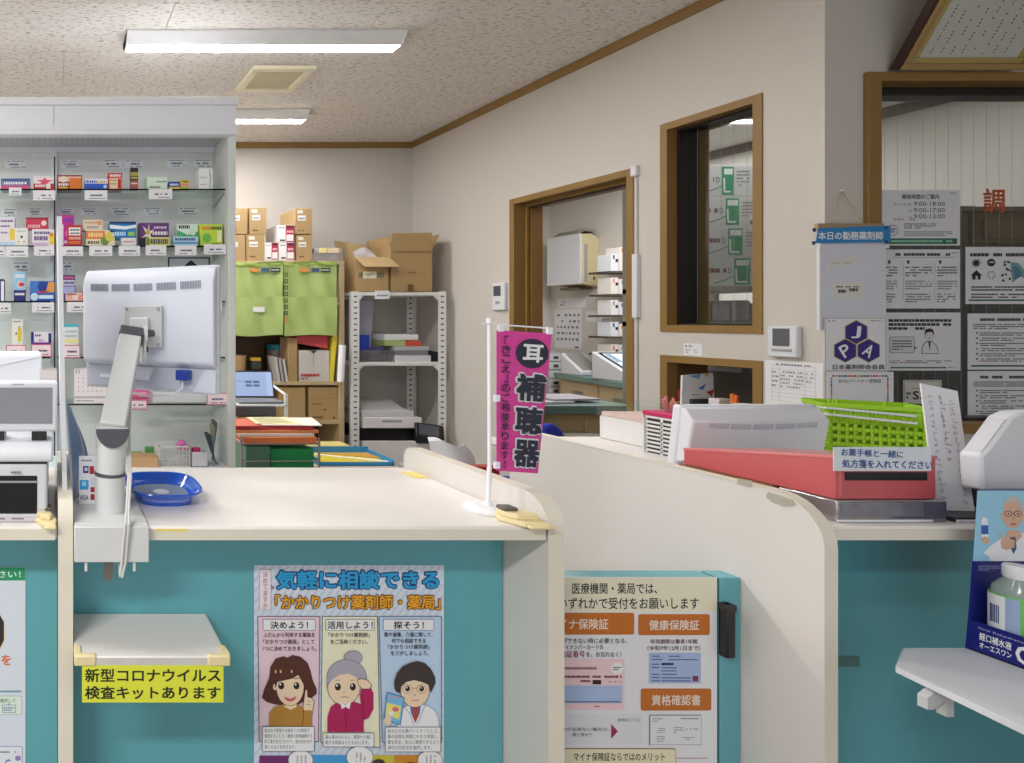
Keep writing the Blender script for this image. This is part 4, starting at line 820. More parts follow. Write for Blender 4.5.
# green bags
def green_bag(px0, px1, label, seed):
    Y = RY - .012; t = thing('green_bag', label, 'bag', (X((px0 + px1) / 2, Y), Y, Z(336, Y)))
    gm = M('green_bag_film', (172, 192, 116), .4, var=.08, scale=7, bump=.2)
    def fn(top, bot, dy):
        return lambda u, v: (X(px0 + (px1 - px0) * u, Y), Y - dy - .006 * math.sin(u * 7 + seed) * math.sin(v * 3 + .4) - .004 * math.sin(u * 17 + v * 4), Z(bot + (top - bot) * v + .8 * math.sin(u * 5 + seed), Y))
    obj('body', MB().sheet(fn(263, 299, .006), 16, 10, gm, .002), t); fl = obj('flap', MB().sheet(fn(297, 335.5, .014), 16, 12, gm, .002), t)
    obj('hem', MB().sheet(fn(262, 266, .012), 16, 3, M('bag_hem_green', (146, 166, 80), .45), .001), t)
    p = Print(); q = px0 + (px1 - px0) * .3
    p.rect(q, 268, q + 9, 272, (226, 150, 80)); p.rect(q + 12, 268, q + 20, 272, (70, 90, 120)); p.rect(q + 21.5, 268, q + 31, 272, (40, 50, 60)); p.greek(q + 22, 269.2, q + 30, 270.8, 1, (210, 214, 200), 1, .8)
    p.build('printed_tabs', t, frontal(Y - .02), base=.004)
    return t
t = green_bag(235, 282.4, 'light green bag with a small white label, next to the medicine fixture', 0)
obj('label_patch', MB().box(X(251, RY), X(262.5, RY), RY - .040, RY - .037, Z(312, RY), Z(307, RY), whitep), t)
t = green_bag(283.4, 336, 'light green bag with a column of square marks, nearer the steel rack', 2)
p = Print()
for i in range(8): y = 273 + i * 6.4; p.frame(283.6, y, 287, y + 3.8, .8, (60, 66, 50) if i < 7 else (226, 120, 60))
p.build('printed_marks', t, frontal(RY - .022), base=.014)
# things on the bookshelf boards
zs = SB[382] + .0006
carton('cardboard box beside the taped one on the lower bookshelf board', 279.5, 387, 305.5, 418, RY + .02, .2, z0=SB[421] + .0005, marks=False, tape=False)
carton('taped cardboard box with red stamp on the lower bookshelf board', 309, 387, 337.5, 421, RY + .02, .22, z0=SB[421] + .0005, marks=False, tape=True, seed=3)
o = carton('grey white carton with red lettering on the bookshelf', 299, 350.5, 329.5, 382, RY + .025, .2, M('grey_white_carton', (206, 200, 196), .6), z0=zs, marks=False)
Print().greek(301, 373.5, 320, 376.5, 1, (190, 60, 60), 1, .8).greek(301, 377.5, 309, 379.5, 1, (190, 60, 60), 1, .8).poly([(310, 350.6), (317, 350.6), (313.5, 353.6)], (50, 44, 44), 1).line([(313.6, 353), (313.6, 366)], .4, (150, 146, 144), 1).build('printed_marks', o, frontal(RY + .02))
o = obj('red_folder', MB().prism([(X(298.6, RY), Z(344, RY)), (X(329.5, RY), Z(349.5, RY)), (X(329.5, RY), Z(336.5, RY)), (X(298.6, RY), Z(336.5, RY))], 'y', RY + .03, RY + .2, M('red_folder', (212, 76, 84), .5))); o.location.z = Z(350.4, RY + .02) + .012; tag(o, 'red folder lying on the grey white carton', 'folder')
carton('narrow brown box standing beside the grey white carton', 288, 338, 297.5, 382, RY + .02, .14, z0=zs, marks=False)
tag(obj('yellow_folder', MB().prism([(X(331, RY), zs), (X(334, RY), zs), (X(338.3, RY), Z(336, RY)), (X(334, RY), Z(336, RY))], 'y', RY + .01, RY + .2, M('yellow_folder', (226, 210, 70), .5))), 'yellow folder leaning at the end of the bookshelf board', 'folder')
t = thing('storage_jar', 'clear round storage jar with a teal lid on the bookshelf', 'jar', (X(275.5, RY + .24), RY + .24, zs))
obj('jar_body', MB().lathe([(.056, zs), (.06, zs + .02), (.06, Z(352, RY)), (.056, Z(351, RY))], M('jar_body', (156, 136, 128), .3), 20, Matrix.Translation((X(275.5, RY + .24), RY + .24, 0))), t)
obj('jar_lid', MB().lathe([(.064, Z(351.6, RY)), (.066, Z(350, RY)), (.064, Z(346, RY)), (.05, Z(345.4, RY))], M('teal_lid', (40, 140, 160), .4), 20, Matrix.Translation((X(275.5, RY + .24), RY + .24, 0))), t)
for i, (a, lab) in enumerate(((276, 'first white magazine leaning behind the laptop'), (280, 'second white magazine leaning behind the laptop'), (284, 'third white magazine, last of the row leaning behind the laptop'))):
    tag(obj('magazine', MB().prism([(X(a + 2.5, RY), zs), (X(a + 5, RY), zs), (X(a + 1.2, RY), Z(357.5 + i, RY)), (X(a - 1.2, RY), Z(356.5 + i, RY))], 'y', RY + .01 , RY + .15, M('magazine_%d' % i, (206 - 30 * (i == 1), 202 - 30 * (i == 1), 198 - 20 * (i == 1)), .5))), lab, 'magazine', 'magazines on the bookshelf')
t = thing('wicker_basket', 'small woven basket with dark things beside the storage jar', 'basket', (X(240, RY), RY + .1, zs))
obj('basket_body', MB().lathe([(.045, zs), (.066, zs + .08), (.07, Z(356, RY)), (.062, Z(357, RY))], M('wicker', (196, 160, 110), .7, bump=.5, scale=60), 18, Matrix.Translation((X(240, RY), RY + .1, 0))), t)
tag(obj('green_box', MB().box(X(255, RY), X(266, RY), RY + .05, RY + .17, zs, Z(372, RY), M('dull_green_box', (120, 150, 70), .6)), bev=.003), 'dull green box at the back behind the laptop', 'box')
tag(obj('black_pouch', MB().box(X(255, RY), X(266, RY), RY + .06, RY + .17, Z(372, RY) + .0005, Z(362, RY), M('black_pouch', (58, 60, 60), .7)), bev=.02), 'black pouch on top of the dull green box', 'pouch')
tag(obj('yellow_case', MB().box(X(255, RY), X(265, RY), RY + .08, RY + .17, Z(362, RY) + .0005, Z(358.5, RY), M('yellow_case', (216, 170, 50), .5)), bev=.003), 'flat yellow case on the black pouch', 'case')
# white paper roll beside the shelf
tag(obj('paper_roll', MB().cyl((X(340.5, RY - .035), RY - .035, Z(381, RY)), (X(342.5, RY - .035), RY - .035, Z(345, RY)), .022, whitep, n=14)), 'curled white paper hanging at the bookshelf end', 'paper')

# steel angle rack
t = thing('steel_rack', 'white perforated steel rack with two open cartons on top', 'rack', (X(398, RY), 4.18, 0))
rx0, rx1, ry1 = X(351.5, RY), X(446.2, RY), 4.36
holes = M('rack_hole', (70, 70, 74), .7); ztop = Z(291.5, RY)
for (x, y, sx, sy) in ((rx0, RY, 1, 1), (rx1, RY, -1, 1), (rx0, ry1, 1, -1), (rx1, ry1, -1, -1)):
    b = MB(); w_ = .052
    b.prism([(x, y), (x + sx * w_, y), (x + sx * w_, y + sy * .003), (x + sx * .003, y + sy * .003), (x + sx * .003, y + sy * .03), (x, y + sy * .03)], 'z', 0, ztop, metalw); po = obj('post', b, t)
    h = MB(); z = .05
    while z < ztop - .03:
        yy = y if sy > 0 else y - .003
        h.box(x + sx * .016, x + sx * .036, yy - .0008, yy + .0038, z, z + .009, holes); z += .037
    obj('hole_row', h, po)['kind'] = 'stuff'
shz = {}
for nm, py in (('top', 293.8), ('mid', 364), ('low', 468)):
    z = Z(py, RY); shz[nm] = z + .011
    so_ = obj('shelf', MB().box(rx0 + .003, rx1 - .003, RY + .003, ry1 - .003, z - .012, z + .011, metalw), t, .002)
    for sx, x in ((1, rx0), (-1, rx1)): obj('gusset', MB().prism([(x + sx * .052, z - .012), (x + sx * .085, z - .012), (x + sx * .052, z - .045)], 'y', RY + .004, RY + .007, metalw), so_)
o = obj('rack_label', MB().box(X(375, RY), X(389.5, RY), RY - .0012, RY + .0025, Z(299, RY), Z(290.6, RY), whitep)); tag(o, 'white label card on the top edge of the steel rack', 'label'); Print().greek(377, 294.5, 388, 296.6, 1, (120, 120, 130), 1, .7).build('printed_text', o, frontal(RY - .0012))
z0 = shz['top'] + .0005; Yc = RY + .02
def open_carton(label, px0, px1, pyt, Yc, depth, mat, flaps, z0, inner=None):
    x0, x1, zt = X(px0, Yc), X(px1, Yc), Z(pyt, Yc); t = thing('open_carton', label, 'box', ((x0 + x1) / 2, Yc + depth / 2, z0))
    b = MB(); k = .005
    b.box(x0, x1, Yc, Yc + k, z0, zt, mat); b.box(x0, x1, Yc + depth - k, Yc + depth, z0, zt, mat); b.box(x0, x0 + k, Yc + k, Yc + depth - k, z0, zt, mat); b.box(x1 - k, x1, Yc + k, Yc + depth - k, z0, zt, mat); b.box(x0, x1, Yc, Yc + depth, z0, z0 + k, mat)
    obj('carton', b, t)
    for f in flaps: 
        P = [Vector(q) for q in f]; n = (P[1] - P[0]).cross(P[2] - P[0]).normalized() * .004; m_ = MB(); m_.add([tuple(q) for q in P] + [tuple(q + n) for q in P], [(0, 1, 2, 3), (7, 6, 5, 4), (0, 4, 5, 1), (1, 5, 6, 2), (2, 6, 7, 3), (3, 7, 4, 0)], mat); obj('flap', m_, t)
    return t, x0, x1, zt
d = .24
t, x0, x1, zt_ = open_carton('open cardboard carton with bubble wrap showing, on the steel rack', 355, 388.5, 257, Yc, d, card, [], z0)
for f in ([(x0, Yc, zt_), (x1, Yc, zt_), (x1 + .045, Yc - .06, zt_ - .07), (x0 + .035, Yc - .06, zt_ - .07)], [(x0, Yc + d, zt_), (x1, Yc + d, zt_), (x1, Yc + d + .05, zt_ + .12), (x0, Yc + d + .05, zt_ + .12)], [(x0, Yc + .01, zt_), (x0, Yc + d, zt_), (x0 - .03, Yc + d, zt_ + .14), (x0 - .03, Yc + .02, zt_ + .10)]):
    P = [Vector(q) for q in f]; n = (P[1] - P[0]).cross(P[2] - P[0]).normalized() * .004; m_ = MB(); m_.add([tuple(q) for q in P] + [tuple(q + n) for q in P], [(0, 1, 2, 3), (7, 6, 5, 4), (0, 4, 5, 1), (1, 5, 6, 2), (2, 6, 7, 3), (3, 7, 4, 0)], card2); obj('flap', m_, t)
Print().rect(363, 271.5, 376.5, 278.5, (222, 214, 190)).rect(359, 272.5, 363, 277.5, (110, 110, 80)).rect(376.5, 272.5, 384, 277.5, (120, 116, 86)).greek(364.5, 273.5, 375, 276.5, 2, (120, 120, 100), 1, .6).build('printed_label', t, frontal(Yc))
bw = M('bubble_wrap', (206, 200, 204), .3, bump=.8, scale=90, var=.15)
o = obj('bubble_wrap', MB().sheet(lambda u, v: (x0 + .012 + (x1 - x0 - .03) * u, Yc + .03 + .18 * v, zt_ - .03 + .10 * v + .02 * math.sin(u * 6) * math.sin(v * 5)), 14, 10, bw, .006)); tag(o, 'bubble wrap swelling out of the open cardboard carton', 'packaging')
t, x0, x1, zt_ = open_carton('large cardboard carton with raised flaps on the steel rack', 391, 432, 251, Yc, .28, M('brown_carton', (170, 140, 96), .8, var=.06, scale=9), [], z0)
bc = M('brown_carton', (180, 142, 90)); d = .28
for f in ([(x0, Yc + .001, zt_), (x1, Yc + .001, zt_), (x1, Yc + .004, Z(232.6, Yc)), (x0 + .004, Yc + .004, Z(233.4, Yc))], [(x1, Yc + .01, zt_), (x1, Yc + d, zt_), (min(x1 + .065, 2.66), Yc + d, zt_ + .115), (min(x1 + .065, 2.66), Yc + .03, zt_ + .115)], [(x0 + .002, Yc + .01, zt_), (x0 + .002, Yc + d, zt_), (x0 - .004, Yc + d, zt_ + .10), (x0 - .004, Yc + .02, zt_ + .10)], [(x0, Yc + d, zt_), (x1, Yc + d, zt_), (x1, Yc + d + .03, zt_ + .1), (x0, Yc + d + .03, zt_ + .1)]):
    P = [Vector(q) for q in f]; n = (P[1] - P[0]).cross(P[2] - P[0]).normalized() * .004; m_ = MB(); m_.add([tuple(q) for q in P] + [tuple(q + n) for q in P], [(0, 1, 2, 3), (7, 6, 5, 4), (0, 4, 5, 1), (1, 5, 6, 2), (2, 6, 7, 3), (3, 7, 4, 0)], bc); obj('flap', m_, t)
Print().rect(408, 284.5, 413.5, 290.8, (110, 76, 36)).rect(408, 272, 416, 273, (140, 104, 60)).rect(391.5, 251.6, 431.5, 252.3, (150, 114, 68)).build('printed_marks', t, frontal(Yc - .003))
# mid shelf of the rack
zm = shz['mid'] + .0005; Ym = RY + .03
tag(obj('grey_container', MB().prism([(X(352, Ym + .1), zm), (X(374, Ym + .1), zm), (X(378, Ym + .1), Z(299, Ym + .1)), (X(352, Ym + .1), Z(299, Ym + .1))], 'y', Ym + .15, Ym + .3, M('lavender_plastic', (170, 170, 186), .4)), bev=.004), 'tall grey plastic container on the middle rack shelf', 'container')
tag(obj('blue_box', MB().box(X(360.5, Ym), X(372, Ym), Ym + .03, Ym + .09, Z(350.5, Ym), Z(335, Ym), M('blue_box', (30, 60, 170), .4)), bev=.003), 'blue box on the mesh tray of the steel rack', 'box')
wire_basket('mesh_tray', 'dark mesh tray on the middle shelf of the steel rack', X(360.5, Ym), X(393.5, Ym), Ym, Ym + .14, zm, Z(350.8, Ym), M('mesh_grey', (130, 128, 132), .4), 22, 4, bar=.001)
tag(obj('pen_case', MB().box(X(370, Ym), X(385, Ym), Ym + .02, Ym + .07, Z(350.6, Ym), Z(347, Ym), M('purple_case', (70, 60, 120), .5)), bev=.004), 'purple pen case with tan top on the mesh tray', 'case')
for i, (a, b, py0, py1, col, lab) in enumerate(((395, 431, 355.5, 361.5, (206, 204, 210), 'white ring file at the bottom of the rack pile'), (396, 429, 351, 355.3, (120, 122, 130), 'grey file in the rack pile'), (396.5, 431, 346.5, 350.8, (184, 184, 188), 'pale grey papers topping the rack pile'), (410, 424, 341, 346.2, (206, 80, 60), 'small red box on the rack pile'), (388, 409.6, 340.5, 346.2, (170, 186, 120), 'green folder edge on the rack pile'))):
    tag(obj('file' if i < 3 else 'box', MB().box(X(a, Ym), X(b, Ym), Ym + .01 * i, Ym + .2, zm if i == 0 else Z(py1, Ym), Z(py0, Ym), M('file_%d' % i, col, .5)), bev=.002), lab, 'file' if i < 3 else 'box')
tag(obj('white_book', MB().box(X(388.5, Ym), X(423, Ym), Ym + .05, Ym + .2, Z(340.3, Ym), Z(334.5, Ym), whitep), bev=.002), 'white book lying on top of the rack pile', 'book')
tag(obj('black_scanner', MB().prism([(X(431.5, RY - .01), zm), (X(444, RY), zm), (X(446, RY), Z(353, RY)), (X(434, RY), Z(350.5, RY))], 'y', RY + .055, RY + .10, dark), bev=.004), 'small black hand scanner at the right rack post', 'scanner')
# multifunction printer on the low shelf
zl = shz['low'] + .0005; Yp = RY + .012
t = thing('office_printer', 'white office printer with black tilted touch panel on the low rack shelf', 'printer', (X(398, Yp), Yp + .16, zl))
pw = M('printer_white', (226, 222, 224), .4)
a, b = X(362.5, Yp), X(432.5, Yp)
obj('lower_body', MB().box(a, b, Yp, Yp + .3, zl, Z(441.5, Yp), pw), t, .006)
obj('output_gap', MB().box(a + .004, b - .05, Yp + .03, Yp + .3, Z(441.5, Yp), Z(428.3, Yp), M('printer_black', (18, 18, 20), .3)), t)
obj('scanner_unit', MB().box(a, X(422, Yp), Yp, Yp + .3, Z(428.3, Yp), Z(417.5, Yp), pw), t, .004)
obj('scanner_slot', MB().box(X(382, Yp), X(402, Yp), Yp - .001, Yp + .004, Z(422.5, Yp), Z(420, Yp), greyp), t)
obj('feeder', MB().box(a, X(415, Yp), Yp + .01, Yp + .28, Z(417.5, Yp), Z(411, Yp), M('feeder_grey', (206, 206, 210), .4)), t, .004)
obj('feeder_tray', MB().prism([(Yp + .02, Z(411, Yp)), (Yp + .26, Z(411, Yp)), (Yp + .26, Z(403, Yp)), (Yp + .2, Z(404, Yp))], 'x', a + .02, X(408, Yp), M('feeder_grey', (206, 206, 210), .4)), t)
m_ = Matrix.Translation((X(426, Yp), Yp - .035, Z(430.5, Yp))) @ Euler((-.35, 0, -.1)).to_matrix().to_4x4() @ Euler((0, .12, 0)).to_matrix().to_4x4()
cp = obj('control_panel', MB().box(-.088, .088, -.01, .014, -.05, .05, dark, m_), t, .006); obj('touch_screen', MB().box(-.068, .056, -.012, -.009, -.028, .038, M('touch_glass', (84, 88, 98), .15), m_), cp)
obj('panel_arm', MB().box(X(416, Yp), X(430, Yp), Yp - .02, Yp + .04, Z(443, Yp), Z(432, Yp), dark), t)

# laptop trolley and its load
TY = 3.55
t = thing('white_trolley', 'white steel trolley carrying the open laptop', 'trolley', (X(262, TY), TY + .15, 0))
a, b = X(234, TY), X(288, TY); zt_ = Z(404.5, TY)
obj('top_plate', MB().box(a, b, TY, TY + .3, zt_ - .014, zt_, metalw), t, .002)
for x, y in ((b - .018, TY), (b - .018, TY + .28), (a, TY), (a, TY + .28)): obj('post', MB().box(x, x + .018, y, y + .018, 0, zt_ + (.06 if x > a else 0) + (.04 if y > TY and x > a else 0), metalw), t)
obj('side_rail', MB().tube([(b - .009, TY + .009, zt_ + .055), (b - .009, TY + .27, zt_ + .095)], .008, metalw), t)
obj('lower_plate', MB().box(a, b, TY, TY + .3, .25, .262, metalw), t)
t = thing('laptop', 'open laptop with a pale blue lit screen on the white trolley', 'laptop', (X(260, TY), TY + .12, zt_))
a, b = X(238.5, TY + .03), X(283, TY + .03)
obj('keyboard_base', MB().box(a, b, TY + .01, TY + .17, zt_ + .0005, zt_ + .016, M('laptop_grey', (120, 122, 130), .4)), t, .003)
lid = MB(); ys, zl0, zl1 = TY + .175, zt_ + .016, Z(371, TY + .2)
lid.prism([(ys, zl0), (ys + .008, zl0), (ys + .048, zl1), (ys + .04, zl1)], 'x', a, b, M('laptop_dark', (52, 54, 60), .4)); obj('lid', lid, t)
p = Print(); lap = lambda x, y, e: (a + .006 + (b - a - .012) * x, ys + .04 * (1 - y) - e - .003, zl0 + .012 + (zl1 - zl0 - .02) * (1 - y))
lapm = glow('laptop_glow', (160, 186, 236), .42, .1)
p.rect(0, 0, 1, 1, lapm); p.rect(.86, 0, 1, 1, glow('laptop_glow_side', (176, 196, 240), .46, .1), 1)
for i in range(4): p.rect(.34 + .19 * (i % 2), .36 + .15 * (i // 2), .5 + .19 * (i % 2), .46 + .15 * (i // 2), (90, 120, 160), 1)
p.rect(.1, .36, .3, .41, (140, 160, 200), 1); p.build('lit_screen', t, lap)
# steel cart with coloured files
CY = 3.0
t = thing('wire_cart', 'chrome framed cart stacked with red and orange files before the white trolley', 'cart', (X(280, CY), CY + .15, 0))
a, b = X(241, CY), X(319, CY); zc = Z(444, CY); chrome = M('chrome', (190, 190, 194), .2, 1.)
for x in (a, b):
    for y in (CY, CY + .28): obj('post', MB().cyl((x, y, 0), (x, y, zc + .03), .006, chrome, n=10), t)
for z in (zc, Z(461, CY)):
    r_ = MB(); r_.tube([(a, CY, z), (b, CY, z)], .004, chrome); r_.tube([(a, CY + .28, z), (b, CY + .28, z)], .004, chrome); r_.tube([(a, CY, z), (a, CY + .28, z)], .004, chrome); r_.tube([(b, CY, z), (b, CY + .28, z)], .004, chrome); obj('rail', r_, t)
obj('tray', MB().box(a + .008, b - .008, CY + .006, CY + .274, zc - .002, zc + .001, metalw), t)
zz = zc + .0016; lay = [(244, 318, 6, (216, 116, 60), 'thick orange file lowest on the wire cart'), (240, 316, 3.5, (226, 206, 196), 'pale papers between the orange files'), (236.5, 321, 3.5, (230, 140, 90), 'light orange file over the pale papers'), (235, 316, 3.2, (206, 60, 70), 'red file across the wire cart pile')]
for i, (x0, x1, h, col, lab) in enumerate(lay):
    hh = h * CY / F; o = obj('file', MB().box(X(x0, CY), X(x1, CY), CY + .01 + .006 * i, CY + .27, zz, zz + hh - .0005, M('cartfile_%d' % i, col, .5)), bev=.003); tag(o, lab, 'file', 'files on the wire cart'); zz += hh
for i, (P, col, lab) in enumerate((([(234, .02), (262, .02), (258, .25), (234, .25)], (210, 110, 90), 'salmon folder at the fixture end of the pile'), ([(262, .03), (322, .01), (312, .25), (255, .25)], (236, 226, 214), 'white papers spread over the red file'), ([(256, .05), (302, .03), (284, .24), (246, .24)], (238, 228, 186), 'cream form with green print lying on the pile'))):
    z_ = zz + .001 + .004 * i; o = obj('paper', MB().prism([(X(q, CY + dy), CY + dy) for q, dy in P], 'z', z_, z_ + .0035, M('cartpaper_%d' % i, col, .7))); tag(o, lab, 'paper', 'papers on the wire cart')
    if i == 2:
        p = Print(); 
        for r_ in range(5): p.rect(.1, .12 + .17 * r_, .85, .2 + .17 * r_, (120, 140, 90) if r_ % 2 else (160, 150, 90))
        q = [Vector((X(v, CY + dy), CY + dy, z_ + .0036)) for v, dy in P]
        p.build('printed_form', o, lambda x, y, e: tuple(q[3].lerp(q[2], x).lerp(q[0].lerp(q[1], x), y) + Vector((0, 0, e))))
tag(obj('black_folder', MB().box(X(238, CY + .2), X(280, CY + .2), CY + .255, CY + .275, zz + .012, Z(408, CY + .2), M('black_folder', (56, 58, 66), .6)), bev=.004), 'dark folder standing behind the cart papers', 'folder')
tag(obj('green_file_box', MB().box(X(246, CY + .02), X(270, CY + .02), CY + .02, CY + .25, .25, Z(446.5, CY + .02), M('grey_green', (96, 140, 116), .5)), bev=.003), 'grey green file box inside the wire cart', 'file box')
tag(obj('green_file_box', MB().box(X(271, CY + .02), X(314, CY + .02), CY + .02, CY + .25, .25, Z(449, CY + .02), M('bright_green', (36, 150, 84), .5)), bev=.003), 'bright green file box inside the wire cart', 'file box')
for x, lab in ((246, 'a'),): pass
obj_sh = obj('lower_tray', MB().box(a + .008, b - .008, CY + .006, CY + .274, .24, .2495, metalw), t)
# low table behind the counter with blue tray
LY = 3.32
t = thing('side_table', 'low side table holding the blue tray and yellow box behind the counter', 'table', (X(350, LY), LY + .18, 0)); zt_ = Z(467, LY) 
a, b = X(319, LY), X(400, LY); obj('table_top', MB().box(a, b, LY, LY + .5, zt_ - .03, zt_, M('pale_table', (206, 196, 180), .5)), t, .004)
for x in (a + .02, b - .05):
    for y in (LY + .02, LY + .45): obj('leg', MB().box(x, x + .03, y, y + .03, 0, zt_ - .03, greyp), t)
bt = thing('paper_tray', 'blue plastic paper tray with yellow sheets behind the counter', 'tray', (X(368, LY), LY + .15, zt_)); bm_ = M('sky_blue_plastic', (60, 150, 206), .4); a, b = X(320.5, LY), X(396, LY)
f = MB(); f.box(a, b, LY + .02, LY + .30, zt_ + .0005, zt_ + .004, bm_); f.box(a, b, LY + .02, LY + .026, zt_, zt_ + .022, bm_); f.box(a, b, LY + .294, LY + .30, zt_, zt_ + .05, bm_); f.box(a, a + .006, LY + .02, LY + .30, zt_, zt_ + .04, bm_); f.box(b - .006, b, LY + .02, LY + .30, zt_, zt_ + .035, bm_); obj('tray_body', f, bt)
tag(obj('paper', MB().box(a + .012, b - .03, LY + .03, LY + .28, zt_ + .0045, zt_ + .018, M('mustard_paper', (206, 190, 50), .6))), 'mustard yellow sheets inside the blue paper tray', 'paper')
tag(obj('paper', MB().prism([(a + .05, LY + .22), (a + .06, LY + .24), (b - .012, LY + .06), (b - .02, LY + .035)], 'z', zt_ + .0185, zt_ + .0215, whitep)), 'white paper strip across the mustard sheets', 'paper')
tag(obj('paper', MB().prism([(a + .1, LY + .26), (b - .02, LY + .27), (b - .012, LY + .12), (a + .14, LY + .23)], 'z', zt_ + .0185, zt_ + .021, M('orange_green_card', (196, 150, 60), .6))), 'orange card peeping out behind the white strip', 'card')
o = obj('file_box', MB().box(X(303, 3.65), X(350, 3.65), LY + .33, LY + .46, zt_ + .0005, Z(445.5, 3.65), M('cream_box', (236, 216, 140), .5)), bev=.003); tag(o, 'cream lidded flat box behind the blue paper tray', 'file box')
# white carrier bag and red box beyond the divider
t_ = (X(462, 2.1), 2.2, 0)
st = thing('low_stool', 'low grey stool under the white carrier bag behind the divider', 'stool', (X(470, 2.15), 2.2, 0)); zs_ = Z(482, 2.1)
obj('seat', MB().box(X(447, 2.1), X(506, 2.1), 2.1, 2.4, zs_ - .03, zs_, greyp), st, .01)
for x in (X(450, 2.1), X(496, 2.1)):
    for y in (2.12, 2.34): obj('leg', MB().cyl((x + .01, y, 0), (x + .01, y, zs_ - .03), .012, greyp, n=10), st)
cbm = M('carrier_bag_white', (232, 230, 234), .4, var=.04, bump=.3, scale=20)
cb_ = obj('carrier_bag', MB().sheet(lambda u, v: (X(437 + 50 * u + 3 * math.sin(v * 3), 2.12) , 2.12 + .05 * math.sin(u * PI) * -1 + .06 * v * u + .05, zs_ + .02 + (Z(450, 2.12) - zs_) * v * (1 - .25 * u * u) + .006 * math.sin(u * 9) * v), 18, 10, cbm, .05)); tag(cb_, 'white carrier bag with mauve print behind the divider', 'bag')
pb = Print(); pb.greek(.45, .25, .8, .5, 2, (150, 130, 180), 1, .8, cw=.05, gap=.02)
pb.build('printed_mark', cb_, lambda x, y, e: (X(437 + 50 * x + 3 * math.sin((1 - y) * 3), 2.12), 2.12 - .05 * math.sin(x * PI) + .06 * (1 - y) * x + .05 - .004 - e, zs_ + (Z(450, 2.12) - zs_) * (1 - y) * (1 - .25 * x * x)))
tag(obj('red_box', MB().box(X(476, 2.1), X(500, 2.1), 2.1, 2.14, zs_ + .0005, Z(467, 2.1), M('deep_red', (170, 30, 40), .5)), bev=.003), 'deep red box in front of the white carrier bag', 'box')
# on the right wall beside the door
rf = lambda x, y: (F * RW / (x - VX), y)
def wallbox(name, px0, py0, px1, py1, dep, mat, parent=None, off=0., bev=.002):
    ya, yb = F * RW / (px1 - VX), F * RW / (px0 - VX); ym_ = F * RW / ((px0 + px1) / 2 - VX)
    return obj(name, MB().box(RW - off - dep, RW - off - .0005, ya, yb, Z(py1, ym_), Z(py0, ym_), mat), parent, bev)
t = thing('wall_phone', 'small white wall intercom with grey window beside the doorway', 'intercom', (RW, 3.6, Z(310, 3.6)))
wallbox('body', 495.5, 283, 508, 310, .02, white, t); wallbox('window', 497, 286, 504, 296, .003, dgrey, t, .0195, 0); wallbox('button', 499, 301, 503, 304, .003, greyp, t, .0195, 0)
t = thing('cable_duct', 'white cable duct running down the wall beside the door frame', 'cable duct', (RW, 2.74, 1.0))
wallbox('cap', 634.5, 166, 640, 176, .02, white, t); wallbox('cable', 637.2, 176, 638.4, 254, .004, M('duct_cable', (176, 172, 176), .5), t, 0, 0); wallbox('duct', 635.5, 254, 640.5, 318, .018, white, t); wallbox('cable', 637.2, 318, 638.6, 440, .004, M('duct_cable', (176, 172, 176), .5), t, 0, 0)
# ================================================================ gate between the counters
t = thing('swing_gate', 'teal swing gate with a black handle between the two counters', 'gate', (1.19, 1.26, 0))
gx, gy0, gy1, gz = X(718, 1.24), 1.24, 1.278, EYE - .537
obj('gate_panel', MB().box(.9625, gx - .0025, gy0, gy1, .06, gz, teal), t, .002)
obj('gate_stile', MB().box(gx + .0045, 1.4195, gy0, gy1, .0, gz, teal), t, .002)
obj('gate_seam', MB().box(gx - .0025, gx + .0045, gy0 + .0035, gy1 - .004, .06, gz - .002, M('gate_seam_shadow', (24, 48, 52), .7)), t)
h = MB(); hx0, hx1 = 1.3705, X(735, 1.225)
h.box(hx0, hx1, 1.222, 1.239, Z(660, 1.22), Z(606, 1.22), dark); hd = obj('handle', h, t, .004)
obj('handle_cap', MB().box(hx0 - .001, hx1 + .001, 1.221, 1.239, Z(613, 1.22), Z(606, 1.22), M('handle_cap', (46, 44, 46), .3)), hd, .002)
# ================================================================ on the counter at the reception window
# chrome-wrapped flat box, pink ballot box on it
sx0, sx1 = 1.508, 1.722; zb = CH + .0005
t = thing('silver_box', 'flat silver wrapped box under the pink prescription box', 'box', ((sx0 + sx1) / 2, 1.27, CH))
silver = M('silver_wrap', (176, 174, 178), .18, .75, var=.25, scale=26, bump=.5)
zt = .9285; obj('box_body', MB().box(sx0, sx1, 1.156, 1.25, zb, zt, silver), t, .003)
tag(obj('cardboard_block', MB().box(1.512, 1.70, 1.262, 1.452, zb, zt, M('brown_board', (140, 100, 66), .8))), 'brown cardboard block under the back of the pink box', 'box')
obj('white_edge', MB().box(sx0 + .001, sx1 - .03, 1.1545, 1.157, zb + .001, zb + .005, whitep), t)
obj('front_label', MB().box(sx0 + .01, sx1 - .05, 1.1535, 1.1565, zb + .012, zt - .004, M('silver_label', (150, 148, 160), .3, .5, var=.4, scale=40)), t)
t = thing('prescription_box', 'pink wedge shaped prescription drop box with a dark slot on the silver box', 'box', (1.6, 1.3, zt))
pk = M('pink_card_box', (200, 92, 96), .42, var=.04, coat=.3); z0 = zt + .0006; zf, zbk = EYE - .268, EYE - .314; xa, xb = 1.5135, 1.708; ya, yb = 1.162, 1.442
P = [(xa, ya, z0), (xb, ya, z0), (xb, yb, z0), (xa, yb, z0), (xa, ya, zf), (xb, ya, zf), (xb, yb, zbk), (xa, yb, zbk)]
b = MB(); b.add(P, [(0, 3, 2, 1), (4, 5, 6, 7), (0, 1, 5, 4), (1, 2, 6, 5), (2, 3, 7, 6), (3, 0, 4, 7)], pk); obj('box_body', b, t, .0015)
